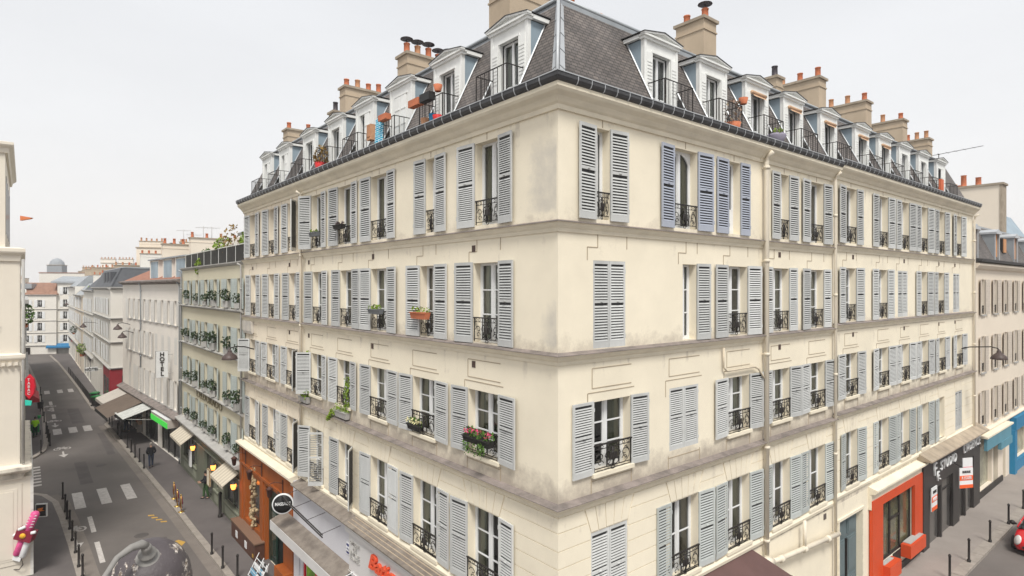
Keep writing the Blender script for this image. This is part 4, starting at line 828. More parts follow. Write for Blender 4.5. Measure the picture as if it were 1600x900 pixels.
b = MB(); b.box(15.2, 20.2, -.75, 0, 2.25, 2.85, 0); b.box(15.2, 20.2, -.79, -.75, 2.25, 2.65, 1); b.box(15.3, 20.0, -.79, 0, 2.86, 2.9, 2); b.build('green_shop_sign', [M_wawn, mat('leafy_sign_green', (.05,.55,.06), .4, emit=.25), M_white], FH, Ho)
hx = fx(270, FH); b = MB(); b.box(-.08, .08, -1.15, -.35, 0, 2.0, 0); b.box(-.085, .085, -1.17, -1.15, -.02, 2.02, 1).box(-.085, .085, -.35, -.33, -.02, 2.02, 1).box(-.085, .085, -1.15, -.35, 2.0, 2.02, 1).box(-.085, .085, -1.35, -.35, -.02, 0, 1)
for z in (.3, 1.7): b.tube([(0, 0, z), (0, -.35, z)], .025, 5, 1)
hs = b.build('hotel_sign', [M_white, M_stone], FH @ T((hx, 0, 5.9)), Ho)
text(hs, 'HOTEL', FH @ T((hx+.095, -.75, 6.9)) @ RZ(pi/2), 0, 0, 0, .30, M_iron, vertical=.86, bold=.012)
# face of the sign looks along the street towards the crossing
# --- white building with the wine-red cafe at the side-street corner
F3c = Vector((*un(66.4, 1.9), 0)); F3 = frame(F3c, -DL); F3s = frame(F3c, DR)    # street front (x<0) and flank (x>0)
Rb = thing('corner_house', T(Vector((*un(67, 1), -.45))), 'white corner building with slate mansard over the wine-red cafe front', 'building', GB)
gen(Rb, F3, -20, 0, -1, 12.8, [(9.8, 11.6), (7.2, 8.9), (4.6, 6.4)], [-17.5, -14.5, -11.5, -8.5, -5.5, -2.5], .9, M_farw, 'c', ends=False, ledges=[(9.5, .25, .2), (6.95, .2, .2), (12.8, .35, .3), (4.2, .25, .2)], rail=False, sill=False)
gen(Rb, F3s, 0, 9, -1, 12.8, [], [], .9, M_farw, depth=19, ledges=[(9.5, .25, .2), (6.95, .2, .2), (12.8, .35, .3), (4.2, .25, .2)])
M_wine = mat('wine_red_paint', (.30,.025,.035), .5, var=.15, scale=1)
b = MB(); b.box(-6.5, .08, -.1, 0, -.5, 4.0, 0); b.box(-5.6, -3.6, -.13, -.1, .2, 3.0, 1); b.box(-2.8, -.8, -.13, -.1, -.4, 3.0, 1); b.build('shopfront', [M_wine, M_dglass], F3, Rb)
b = MB(); b.box(0.0, 4.2, -.09, 0, -.5, 4.0, 0); b.box(1.0, 3.6, -.11, -.09, .3, 3.3, 1); b.build('flank_panel', [M_wine, M_kawn], F3s, Rb)
for i, t_ in enumerate(("CAFÉ", "&", "BAR")): text(Rb, t_, F3s, 2.3, -.13, 2.8-i*.6, .38, M_white)
b = MB()
for F_, xa, xb in ((F3, -20, 0), (F3s, 0, 8)): 
    h0, h1 = (0, -1) if F_ is F3 else (1, 0)
    b.add([(xa, .1, 12.85), (xb, .1, 12.85), (xb+h1*1.0, 1.1, 14.9), (xa+h0*1.0, 1.1, 14.9)], [(0, 1, 2, 3)], 0, F3.inverted() @ F_)
b.slab([(-20, 1.1), (-1.0, 1.1), (-1.0, 8), (-20, 8)], 14.85, 15.0, 1)
for k in range(3): b.box(-4.6-k*3, -3.4-k*3, .3, 2, 13, 14.5, 0)
b.build('mansard_roof', [M_dslate, M_zinc], F3, Rb)
chimney(Rb, F3, -10, 4, 8, 14.8, 16.9, w=.8, pots=6, m=M_farw); chimney(Rb, F3, -3, 6, 9, 14.8, 17.2, w=.9, pots=6, m=M_farw, cowl=(0, 2, 4))
text(Rb, "HÔTEL", F3 @ T((-9, -1.0, 3.2)) @ RZ(pi/2), 0, 0, 0, .3, M_iron)
b = MB(); b.box(-.05, .05, -1.6, -.4, 2.95, 3.45); b.tube([(0, 0, 3.2), (0, -.5, 3.2)], .03, 5); b.build('projecting_sign', [M_white], F3 @ T((-9.1, 0, 0)), Rb)
# --- two further terraces down the street
for (u0, u1, n, zt, wm, lab, seed, zr) in ((86.5, 103, 1.9, 12.4, M_farw, 'white terrace house with a planted balcony beyond the wine-red cafe', 1, M_dslate), (103.2, 121, 2.0, 11.6, M_pinkw, 'low cream terrace house with zinc roof, third past the side street', 2, M_zinc), (121.2, 140, 2.0, 13.0, M_farw, 'farthest white terrace house before the street bends', 3, M_zinc)):
    Fq = frame(Vector((*un(u1, n), 0)), -DL); L = u1-u0; r = thing('terrace_house', T(Vector((*un((u0+u1)/2, 2), -.45))), lab, 'building', GB)
    cols = [1.8+k*2.9 for k in range(int((L-1)/2.9))]
    gen(r, Fq, 0, L, -1, zt, [(3.9+k*2.75, 5.7+k*2.75) for k in range(3)], cols, .9, wm, 'c', ledges=[(3.4, .3, .2), (6.3, .15, .15), (9.1, .15, .15), (zt, .35, .3)], rail=False, sill=False, extra=[(1+k*4.2, 4.4+k*4.2, -.3, 2.6) for k in range(int((L-1)/4.2))])
    for k in range(int((L-1)/4.2)):
        MB().box(1+k*4.2, 4.4+k*4.2, .1, .14, -.3, 2.6).build('shop_window', [M_dglass], Fq, r)
        MB().box(.9+k*4.2, 4.5+k*4.2, -.12, -.005, 2.65, 3.1).build('shop_fascia', [mat('fascia%d' % ((k+seed) % 4), [(.05,.09,.12), (.30,.03,.04), (.35,.33,.28), (.06,.06,.06)][(k+seed) % 4], .6)], Fq, r)
    b = MB(); b.add([(0, .1, zt), (L, .1, zt), (L, 2.0, zt+1.9), (0, 2.0, zt+1.9)], [(0, 1, 2, 3)]); b.add([(L, .1, zt), (L, 2, zt+1.9), (L, 9, zt+1.9), (L, 9, zt)], [(0, 1, 2, 3)]); b.slab([(0, 2), (L, 2), (L, 9), (0, 9)], zt+1.85, zt+1.95, 0)
    b.build('roof', [zr], Fq, r); 
    for x in (2, L-2): chimney(r, Fq, x, 2.5, 6, zt+1.5, zt+3.4, w=.7, pots=5, m=M_stack if seed % 2 else M_farw)
# --- buildings closing the view
FE1 = frame(Vector((-97.5, 117, 0)), Vector((1, .28, 0))); g = thing('closing_house', T(Vector((-91, 119, -.45))), 'cream house with brown tiled roof closing the street above dark shopfronts', 'building', 'houses closing the street')
gen(g, FE1, -6, 6.6, -1, 11.4, [(8.9, 10.3), (6.6, 8.0), (4.2, 5.8), (1.9, 3.3)], [-3.2, -.9, 1.6, 3.8, 5.6][1:4], .8, M_farw, 'c', depth=7, ledges=[(8.5, .12, .12), (6.2, .12, .12), (3.8, .12, .12), (11.4, .3, .2), (1.3, .2, .15)], sill=False)
b = MB(); b.add([(-6, -.3, 11.4), (6.9, -.3, 11.4), (5.0, 4, 13.8), (-6, 4, 13.8)], [(0, 1, 2, 3)]); b.add([(6.9, -.3, 11.4), (6.9, 7, 11.4), (5, 4, 13.8)], [(0, 1, 2)]); b.box(0, 2, 1, 3, 12.6, 13.6, 1); b.build('roof', [M_tile, M_zinc], FE1, g)
chimney(g, FE1, -1, 3, 5, 12.5, 14.6, w=1.6, pots=3, m=M_pinkw)
b = MB(); b.box(-5.9, 2.2, -.12, 0, -.5, .9, 0); b.box(-5.5, 1.8, -.14, -.12, -.4, .0, 1); b.build('shopfront', [M_iron, M_dglass], FE1, g)
FE2 = frame(FE1 @ Vector((6.6, .5, 0)), Vector((1, .35, 0))); g2 = thing('closing_house', T(Vector((-86, 122, -.45))), 'taller white house with flat zinc roof beside the brown-roofed one, blue awning at street level', 'building', 'houses closing the street')
gen(g2, FE2, 0, 6.5, -1, 13.6, [(11.4, 12.9), (8.9, 10.4), (6.5, 8.0), (4.2, 5.7), (1.9, 3.3)], [1.3, 3.2, 5.2][:3], .7, M_farw, 'c', depth=8, ledges=[(8.5, .25, .15), (6.1, .12, .12), (3.8, .12, .12), (13.7, .3, .2)], sill=False)
b = MB(); b.slab([(-1, -.3), (7, -.3), (7, 8), (-1, 8)], 13.7, 14.0, 0); b.add([(-1, -.3, 14.0), (7, -.3, 14.0), (5, 6, 15.0), (-1, 6, 15.2)], [(0, 1, 2, 3)], 0); b.build('roof', [M_zinc], FE2, g2)
awn(g2, FE2, -1.6, 2.4, 1.0, 1.6, 1.0, mat('blue_awning', (.03,.17,.35), .7)); MB().box(-1.2, 2.2, -.1, 0, -.5, .9).build('roller_shutter', [M_stone], FE2, g2); MB().box(2.6, 4.6, -.1, 0, -.5, 1.1).build('green_shopfront', [mat('dull_green', (.06,.13,.11), .6)], FE2, g2)
FE3 = frame(FE2 @ Vector((6.5, 0, 0)), Vector((.55, .8, 0))); g3 = thing('closing_house', T(Vector((-79, 124, -.45))), 'narrow white house angled at the street bend with signs', 'building', 'houses closing the street')
gen(g3, FE3, 0, 9, -1, 12.4, [(8.9, 10.4), (6.5, 8.0), (4.2, 5.7), (1.9, 3.3)], [1.4, 4, 6.8], .7, M_farw, 'c', depth=8, ledges=[(8.5, .12, .12), (12.5, .3, .2), (1.2, .2, .2)], sill=False)
b = MB(); b.slab([(-1, -.2), (9, -.2), (9, 8), (-1, 8)], 12.5, 12.7, 0); b.build('roof', [M_zinc], FE3, g3)
for k, (x, y, w, d, z0, z1, m, lab) in enumerate((( -103, 140, 14, 8, 5, 16.2, M_farw, 'distant white block with a red roof line behind the brown-roofed house'), (-88, 150, 18, 8, 5, 16.6, M_hotel, 'distant pale block above the zinc roof of the closing house'), (-131, 170, 3.6, 4, 5, 19.2, mat('pale_slate', (.30,.32,.34), .7), 'distant grey domed building rising at the far left of the skyline'),
        (-128, 185, 12, 8, 6, 17.8, M_stack, 'tan rear block with chimneys behind the low cream terrace'), (-119, 170, 7, 7, 6, 17.6, M_stack, 'tan rear block with dark roof behind the planted balcony'), (-92, 138, 6, 6, 6, 18.4, M_hotel, 'white rear block with many chimney pots behind the slate mansard'), (-49.5, 86, 8.5, 5, 6, 18.4, M_pinkw, 'wide tan parapet wall rising behind the hotel roof'))):
    r = thing('rear_block', T((x, y, z0)), lab, 'building', 'buildings glimpsed over the roofs'); F_ = frame(Vector((x, y, 0)), Vector((1, .35, 0)))
    b = MB(); b.box(-w/2, w/2, 0, d, z0-6, z1); b.box(-w/2-.1, w/2+.1, -.1, d+.1, z1, z1+.15, 1); b.build('wall', [m, M_redtile if k == 0 else M_cap], F_, r)
    if k == 2: MB().lathe([(1.9, 19.3), (1.7, 20.2), (1.0, 21.0), (0, 21.4)], 12).build('dome', [MT['pale_slate']], F_ @ T((0, 2, 0)), r)
    elif k > 2:
        for i in range(2):
            chimney(r, F_ @ T((w*(-.3+.6*i), 1, 0)) @ RZ(pi/2), 0, -1.5, 1.5, z1, z1+1.0, w=.6, pots=5, m=m, pm=M_terra2)
    if k in (3, 4, 5): b = MB(); b.box(-w/2-2, w/2-2, -3, -.01, z0-6, z1-2.6); b.add([(-w/2-2, -3, z1-2.6), (w/2-2, -3, z1-2.6), (w/2-2, 0, z1-1), (-w/2-2, 0, z1-1)], [(0, 1, 2, 3)], 1); b.build('lean_to', [M_farw, M_zinc], F_, r)
# --- left side of the street: near block and the tobacconist's block
N0 = Vector((*un(25.3, 8.75), 0)); FN = frame(N0, DR); FNs = frame(N0, DL)   # end wall (x<0); street side is x>0 of FNs reversed
M_cornb = mat('corner_cream', (.76,.70,.60), .9, var=.07, scale=.5, dirt=[(4.3, 5.2, .3), (9.5, 10, .15)], dirtcol=(.3,.27,.23))
nb = thing('corner_building', T(Vector((*un(28, 10), -.45))), 'plain cream building with heavy stone cornices cut off by the left edge', 'building', 'buildings on the left side of the street')
def tier(root, x1, z0, z1, m, ulen=11.5, name='wall'):
    b = MB(); b.box(-12, x1, 0, ulen, z0, z1); b.build(name, [m], FN, root)
tier(nb, 0.0, -1, 4.2, M_cornb); tier(nb, -.42, 4.2, 14.1, M_cornb); tier(nb, -.92, 14.1, 19.0, M_cornb)
def ring(root, x1, z, out, h, m, name='cornice', ul=11.5):
    b = MB(); b.extr([(0, z-h), (out*.3, z-h), (out*.45, z-h*.6), (out*.9, z-h*.4), (out, z-h*.3), (out, z-.04), (0, z+.03)], -12, x1, 0, 1, 0)
    b.extr([(0, z-h), (out*.3, z-h), (out*.45, z-h*.6), (out*.9, z-h*.4), (out, z-h*.3), (out, z-.04), (0, z+.03)], x1*0, ul, 1, 0, 0, T((x1, 0, 0)) @ RZ(pi/2))
    b.build(name, [m], FN, root)
ring(nb, -.42, 4.75, .42, .6, M_cornb); ring(nb, -.42, 9.75, .2, .55, M_cornb); ring(nb, -.5, 14.5, .28, .6, M_cornb); ring(nb, -.92, 19.2, .3, .5, M_cornb)
b = MB()
for k in range(30): b.box(-.6-k*.22, -.48-k*.22, -.2, -.0, 9.25, 9.38)
b.build('dentils', [M_cornb], FN, nb)
b = MB(); b.box(-6, -.35, -.03, 0, .3, 3.9, 0); b.box(-6, -.5, -.045, -.03, .5, 3.7, 0); b.box(-5, -.65, -.06, -.045, .6, 3.6, 0); b.build('moulded_panel', [M_cornb], FN, nb)
b = MB()
for k in range(12): b.box(-.05, .06, -.02+0, 11, -.4+k*.38, -.4+k*.38+.36)
b.build('stone_quoins', [mat('white_quoin', (.72,.70,.66), .8, var=.1)], FN, nb)
for k in range(4): MB().box(-.94, -.90, 1.5+k*2.6, 2.5+k*2.6, 15.2, 17.9, 0).build('window', [M_dglass], FN, nb)
MB().tube([(-.3, -.1, 4.8), (-.3, -.1, 14)], .06, 8).build('downpipe', [M_stone], FN, nb)
b = MB(); b.add([(-12, .3, 19.2), (-1.1, .3, 19.2), (-2.2, 1.3, 21.2), (-12, 1.3, 21.2)], [(0, 1, 2, 3)]); b.add([(-1.1, .3, 19.2), (-1.1, 11.5, 19.2), (-2.2, 11.5, 21.2), (-2.2, 1.3, 21.2)], [(0, 1, 2, 3)]); b.build('mansard_roof', [M_dslate], FN, nb)
tb0 = Vector((*un(49.5, 8.95), 0)); FT = frame(tb0, DR)
tb = thing('tobacconist_house', T(Vector((*un(55, 10), -.45))), 'narrow sliver of cream building with grey pilaster behind the red diamond sign', 'building', 'buildings on the left side of the street')
b = MB(); b.box(-12, 0, 0, 26, -1, 11.6); b.build('wall', [M_cornb], FT, tb)
b = MB(); b.box(-12, .22, -.2, 26, 11.5, 11.8); b.box(-12, .12, -.12, 26, 8.4, 8.6); b.box(-12, .25, -.25, 26, 5.4, 5.6); b.build('cornice', [M_stone], FT, tb)
for z in (2.9, 6.3, 9.0):
    for k in range(8): MB().box(-.02, .03, 1.2+k*3, 2.1+k*3, z, z+1.7).build('window', [M_dglass], FT, tb)
b = MB(); b.box(-.02, .06, .4, 14, -.4, 2.6); b.build('shopfront', [M_iron], FT, tb)
awb = MB(); awb.add([(0, 8, 3.7), (0, 13, 3.7), (1.0, 13, 2.9), (1.0, 8, 2.9), (1.0, 13, 2.65), (1.0, 8, 2.65), (0, 8, 2.65), (0, 13, 2.65)], [(0, 1, 2, 3), (3, 2, 4, 5), (0, 3, 5, 6), (1, 7, 4, 2)]); awb.build('awning', [mat('red_awning', (.42,.03,.04), .7, var=.2)], FT, tb)
tb2 = thing('terrace_house', T(Vector((*un(90, 10), -.45))), 'white house front glimpsed beyond the tobacconist at the far left', 'building', 'buildings on the left side of the street'); F_ = frame(Vector((*un(76, 9.1), 0)), DR)
b = MB(); b.box(-12, 0, 0, 40, -1, 12.2); b.box(-12, .3, -.2, 40, 12.2, 12.5); b.build('wall', [M_farw], F_, tb2)
chimney(tb2, F_ @ RZ(0), -2, 6, 8, 12.4, 14, w=2.2, pots=3, m=M_pinkw)
# --- right-hand neighbour with the brown-grey shutters and the blue shops
R2 = thing('terrace_building', T(CO+DR*45), 'rosy beige building with brown-grey shutters right of the long cream terrace', 'building', 'terraced buildings at the right edge')
rc = [34.45, 37.3, 39.9, 42.65, 45.4, 48.2, 51, 53.8, 56.6]
rr = [(11.15, 13.2), (7.75, 9.85), (4.65, 6.65)]
shR2 = [(33.3, 36.5, .9, 3.4), (36.9, 38.0, .4, 3.2), (39.2, 39.9, .5, 3.4), (41.2, 46, 1.2, 3.6)]
M_bsh = mat('brown_grey_paint', (.55,.49,.42), .65, var=.15, scale=3); FS['b'] = flat_shutter_mesh('shutter', M_bsh)
gen(R2, FR, 32.45, 62, -1, 14.2, rr, rc, .85, M_pinkw, 'b', shw=.55, extra=shR2, ledges=[(14.1, .3, .35), (4.35, .2, .2)], lm=M_pinkw)
b = MB(); b.extr([(0, 14.2), (.4, 14.2), (.45, 14.35), (0, 14.4)], 32.45, 62); b.build('gutter', [M_gutter], FR, R2)
b = MB(); b.quad((32.45, .1, 14.35), (62, .1, 14.35), (62, 1.1, 16.6), (32.45, 1.1, 16.6)); b.slab([(32.45, 1.1), (62, 1.1), (62, 8), (32.45, 8)], 16.5, 16.7, 1); b.poly([(32.45, .1, 14.3), (32.45, 1.1, 16.6), (32.45, 8, 16.6), (32.45, 8, 14.3)], 0); b.build('roof_slope', [MT['slate_tiles'], M_zinc], FR, R2)
for x in (33.6, 38.6, 43.6, 48.6):
    b = MB(); b.box(x-.62, x-.42, .15, .9, 14.4, 16.1, 0).box(x+.42, x+.62, .15, .9, 14.4, 16.1, 0).box(x-.7, x+.7, .05, .95, 16.1, 16.22, 2); b.prism([(x-.7, 16.22), (x+.7, 16.22), (x, 16.42)], .08, 1.0, 2); b.box(x-.42, x+.42, .25, .3, 14.4, 16.1, 1); b.build('dormer', [M_zinc, mat('orange_blind', (.55,.28,.14), .8), M_lead], FR, R2)
b = MB(); b.box(41.0, 41.8, .35, .6, 15.0, 16.0, 0); b.box(41.07, 41.73, .3, .35, 15.05, 15.95, 1); b.build('skylight', [M_iron, mat('orange_blind', (.55,.28,.14))], FR, R2)
M_sky = mat('sky_blue_fascia', (.11,.28,.36), .6, var=.15, scale=1); M_blu = mat('strong_blue_fascia', (.02,.19,.36), .5, var=.1)
b = MB(); b.box(33.1, 38.8, -.5, -.35, 3.45, 4.15, 0).box(36.2, 39.0, -.52, -.35, 3.0, 3.45, 0); b.box(33.0, 39.2, -.55, 0, 4.15, 4.25, 1); b.build('shop_fascia', [M_sky, M_trim], FR, R2)
b = MB(); b.box(41.0, 50, -.35, -.0, 3.4, 4.2, 0).box(40.9, 41.5, -.3, 0, .2, 3.4, 0).box(41.5, 50, -.2, 0, .2, 1.2, 0); b.build('shop_fascia', [M_blu], FR, R2)
for o in shR2:
    MB().box(o[0], o[1], .2, .24, o[2], o[3]).build('shop_window', [mat('pale_shop_glass', (.30,.30,.22), .15, var=.5, scale=1.2)], FR, R2)
b = MB(); b.box(33.2, 38.9, -.08, 0, -.2, .85); b.build('stall_riser', [M_iron], FR, R2)
g4 = thing('gable_wall_building', T(CO+DR*47+DL*4), 'blank tan gable with chimney pots rising over the slate roof at the right', 'building', 'terraced buildings at the right edge')
FG = frame(CO+DR*45.6+DL*1.3, -DL)   # faces the crossing
b = MB(); b.box(-9, 0, 0, 1.2, 8, 20.2, 0); b.box(-9.1, .12, -.1, 1.3, 20.2, 20.35, 1); b.box(-.12, .03, -.04, 1.2, 8, 20.2, 1); b.build('wall', [M_pinkw, M_cap], FG, g4)
pm_ = MB().lathe([(.2, 0), (.17, .1), (.16, .75), (.19, .78), (.14, .78)], 12).mesh('chimney_pot', [M_terra])
for x, s in ((-1.5, .8), (-2.4, 1.15), (-3.4, .7), (-5, .8), (-5.8, .8), (-7, .9)): put('chimney_pot', pm_, FG @ T((x, .6, 20.35)) @ SC(1.1, 1.1, s), g4)
ta = MB(); ta.tube([(-4.0, .6, 20.3), (-4.0, .6, 23.2)], .03, 5); ta.tube([(-6.5, .6, 23.0), (-1.2, .6, 23.3)], .02, 4)
for k in range(9): ta.tube([(-6.2+k*.55, .2, 23.02+k*.03), (-6.2+k*.55, 1.0, 23.02+k*.03)], .012, 4)
ta = ta.build('television_aerial', [M_iron], FG, None); setp(ta, 'long thin television aerial on a mast above the tan gable', 'aerial')
g5 = thing('rear_house', T(CO+DR*52+DL*6), 'slate house with a pointed dormer at the right edge behind the gable', 'building', 'terraced buildings at the right edge')
FX = FR @ T((0, 3.0, 0)); b = MB(); b.box(48, 66, 0, 6, 10, 16.8, 0); b.add([(48, 0, 16.8), (66, 0, 16.8), (66, 1.6, 19.6), (49.6, 1.6, 19.6)], [(0, 1, 2, 3)], 1); b.add([(48, 0, 16.8), (49.6, 1.6, 19.6), (49.6, 6, 19.6), (48, 6, 16.8)], [(0, 1, 2, 3)], 1); b.box(50.4, 51.8, -.3, 2, 16.9, 18.6, 2); b.box(50.7, 51.5, -.33, -.3, 17.0, 18.4, 3); b.prism([(50.2, 18.6), (52, 18.6), (51.1, 19.4)], -.4, 2, 4); b.build('wall', [M_pinkw, M_zblue, M_zblue, M_white, M_zinc], FX, g5)
chimney(g5, FX @ T((49.9, 2, 0)) @ RZ(pi/2), 0, -.8, .8, 18, 20.6, w=.8, pots=2, m=M_stone); chimney(g5, FX @ T((56, 4, 0)) @ RZ(pi/2), 0, -3.5, 3.5, 17, 20.3, w=.8, pots=5, m=M_pinkw)
# ------------------------------------------------------------------ shopfronts of the corner block
M_orange = mat('burnt_orange_wood', (.35,.095,.02), .5, var=.25, scale=1.2, streak=4)
M_brown = mat('dark_brown_wood', (.10,.045,.03), .55, var=.25, scale=2)
M_dkgreen = mat('bottle_green_door', (.012,.035,.026), .35, var=.3, scale=2)
M_gold = mat('gilded_relief', (.56,.44,.27), .6, col2=(.20,.12,.06), scale=7, bump=.5, bscale=14)
M_panel = mat('pale_lilac_panel', (.62,.62,.66), .45, var=.04, scale=.6)
M_fas = mat('grey_white_fascia', (.63,.62,.61), .5, var=.05, scale=.6)
M_redor = mat('red_orange_letters', (.75,.10,.04), .5)
M_tilegrey = mat('old_zinc_tiles', (.27,.235,.20), .8, col2=(.15,.125,.105), scale=2.5, bump=.25)
M_lime = mat('lime_poster', (.30,.55,.03), .5, col2=(.06,.14,.03), scale=2.2)
M_sred = mat('bright_red_frame', (.60,.015,.03), .4)
# orange carved shopfront (under the terrace building B)
b = MB(); ol = [(-19.85, -17.35, -.4, 3.35), (-23.2, -20.75, .8, 3.25)]
cell_wall(b, -24.0, -15.95, -.6, 4.45, ol, y=-.16); reveals(b, ol, d=.3, y=-.16); b.quad((-24.0, -.16, -.6), (-24.0, 0, -.6), (-24.0, 0, 4.45), (-24, -.16, 4.45)); b.quad((-15.95, -.16, -.6), (-15.95, 0, -.6), (-15.95, 0, 4.45), (-15.95, -.16, 4.45))
b.box(-24.0, -15.95, -.24, -.16, 3.5, 3.62); b.box(-24.0, -23.6, -.22, -.16, -.4, 4.4).box(-20.45, -20.1, -.22, -.16, -.4, 3.5).box(-17.1, -16.0, -.22, -.16, -.4, 4.4)
b.build('orange_shopfront', [M_orange], FL, B)
b = MB(); b.extr([(.0, 4.45), (.3, 4.45), (.42, 4.58), (.42, 4.66), (0, 4.74)], -24.05, -15.9); b.build('shop_cornice', [M_trim], FL, B)
b = MB(); b.box(-24.0, -19.95, -.62, -.17, -.8, .55, 0); b.box(-24.05, -19.9, -.66, -.17, .55, .62, 1)
for x in (-23.0, -21.4): b.box(x-.16, x+.16, -.64, -.62, -.05, .28, 2)
b.box(-20.3, -20.15, -.64, -.62, -.1, .05, 3); b.build('plinth', [M_brown, mat('worn_brown_ledge', (.20,.12,.08), .8), M_white, M_yell], FL, B)
b = MB(); b.box(-17.2, -15.95, -.6, -.17, -.8, .6, 0); b.box(-16.8, -16.45, -.62, -.6, -.2, .2, 1); b.build('plinth', [M_orange, M_white], FL, B)
b = MB(); b.box(-19.85, -19.55, .0, .06, -.4, 3.35, 0).box(-19.55, -18.7, .02, .06, -.4, 3.35, 0).box(-19.45, -18.8, 0, .02, .1, 2.2, 1); b.build('door', [M_dkgreen, mat('door_glass', (.02,.05,.04), .1, spec=.6)], FL, B)
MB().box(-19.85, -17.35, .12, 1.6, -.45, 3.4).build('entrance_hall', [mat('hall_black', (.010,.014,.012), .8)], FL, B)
b = MB()
for k in range(26): b.box(-18.5, -17.35, .0, .05, 2.55+k*.03, 2.57+k*.03)
b.build('grille', [M_stone], FL, B)
b = MB(); b.quad((-23.2, .1, .8), (-20.75, .1, .8), (-20.75, .1, 3.25), (-23.2, .1, 3.25)); b.build('shop_window', [M_dglass], FL, B)
def relief():      # carved gilded panel, an irregular knotty column
    b = MB(); R = random.Random(5)
    for k in range(110):
        z = .85+2.9*k/109; x = -21.75+.2*sin(k*.25)+R.uniform(-.16, .16); r = R.uniform(.035, .11)
        b.lathe([(0, -r), (r*.7, -r*.7), (r, 0), (r*.7, r*.7), (0, r)], 7, 0, T((x, -.16+R.uniform(-.08, .06), z)) @ RX(R.uniform(0, 3)))
    for k in range(10):
        r = R.uniform(.06, .13); b.lathe([(0, -r), (r, 0), (0, r)], 6, 0, T((-21.75+R.uniform(-.4, .4), -.2, R.uniform(.9, 3.9))) @ RY(R.uniform(0, 3)))
    return b
relief().build('gilded_carving', [M_gold], FL, B)
for x, z in ((-23.3, 3.95), (-20.6, 3.9), (-17.6, 3.85)):
    b = MB(); b.box(.22, .3, -.03, .0, -.55, .35); b.tube([(.26, 0, .2), (.1, -.3, .28), (0, -.5, .2)], .018, 5); b.lathe([(.02, .2), (.17, .08), (.13, .06), (.09, -.25), (.04, -.3), (0, -.3)], 6, 0, T((0, -.5, -.1))); b.build('wall_lantern', [mat('rust_iron', (.09,.04,.03), .6)], FL @ T((x, -.17, z)), B)
b = MB(); M_ = RX(pi/2)
b.lathe([(0, .05), (.50, .05), (.50, -.05), (0, -.05)], 28, 0, M_); b.lathe([(.50, .07), (.56, .07), (.56, -.07), (.50, -.07)], 28, 1, M_)
SG = frame(sight(442, 787, .9, FL), Vector((1, .25, 0))) @ SC(.74, .74, .74)
sg = b.build('round_sign', [mat('sign_black', (.02,.02,.02), .5), M_white], SG, None); setp(sg, 'round black shop sign with a white rim beside the orange shopfront', 'sign')
text(sg, 'MASSAGE', SG, 0, -.06, 0, .17, M_white, bold=.004, width=.8)
b = MB(); b.tube([(0, 0, 0), (0, -.55, 0)], .02, 5); b.build('bracket', [M_white], SG @ T((.3, .55, .1)), sg)
# blue and white paper stack / newspaper rack by the door
rk = thing('magazine_rack', FL @ T((-18.1, -1.0, -.35)), 'white wire rack of blue and white magazines before the green door', 'rack')
b = MB()
for k in range(4): b.box(-.7, .7, -.25+k*.12, -.23+k*.12, .15+k*.22, .18+k*.22)
for x in (-.7, 0, .7): b.tube([(x, -.3, 0), (x, .25, 1.0)], .02, 4)
b.build('frame', [M_white], FL @ T((-18.1, -1.0, -.35)), rk)
R = random.Random(2)
for k in range(3):
    b = MB()
    for i in range(5): b.box(-.66+i*.27, -.42+i*.27, -.2+k*.12, -.17+k*.12, .2+k*.22, .42+k*.22, R.choice([0, 1, 1, 2]))
    b.build('magazine_row', [mat('mag_blue', (.15,.35,.50), .5), M_white, M_kawn], FL @ T((-18.1, -1.0, -.35)) @ RX(-.2), rk)
# white panel shop with canopy (building A, far end)
b = MB(); b.box(-15.9, -10.12, -.22, -.0, 2.95, 4.55, 0); b.box(-15.9, -10.12, -.2, 0, -.5, 2.9, 1); b.build('shop_panel', [M_panel, M_fas], FL, A)
b = MB(); b.add([(-16.9, -.22, 3.0), (-9.9, -.22, 3.0), (-9.9, -.85, 2.75), (-16.9, -.85, 2.75)], [(0, 1, 2, 3)], 0); b.box(-16.9, -9.9, -.87, -.22, 2.35, 2.74, 1); b.build('canopy', [M_tilegrey, M_fas], FL, A)
b = MB(); b.box(-15.6, -15.0, -.3, -.2, -.5, 2.35, 0); b.box(-14.9, -14.6, -.28, -.2, -.5, 2.35, 0); b.box(-14.2, -10.4, -.26, -.2, -.5, 2.3, 1)
for x, m_, w in ((-14.35, 2, .12), (-13.1, 2, .2), (-11.9, 2, .25)): b.box(x-w/2, x+w/2, -.32, -.26, -.5, 2.35, m_)
b.box(-14.2, -13.25, -.28, -.26, 0, 2.3, 3).box(-12.9, -12.1, -.28, -.26, .2, 2.3, 4).box(-11.7, -10.6, -.28, -.26, .2, 2.3, 3)
b.build('shopfront', [M_panel, M_dglass, M_sred, M_lime, M_stone], FL, A)
b = MB(); b.box(-10.5, -10.25, -.245, -.22, 3.35, 3.75, 0); b.box(-10.47, -10.28, -.25, -.245, 3.38, 3.72, 1); b.build('house_number_plate', [M_white, mat('enamel_blue', (.02,.03,.16), .3)], FL, A); text(A, '22', FL, -10.375, -.255, 3.55, .16, M_white)
b = MB()
for dz in (0, .09): b.tube([(-15.6, -.95, 4.2+dz), (-10.9, -.95, 3.95+dz)], .025, 5)
for k in range(4): x = -15.3+k*1.4; b.tube([(x, -.95, 4.2-k*.07), (x+.05, -.2, 4.35-k*.07)], .012, 4)
b.build('neon_bracket', [M_iron], FL, A)
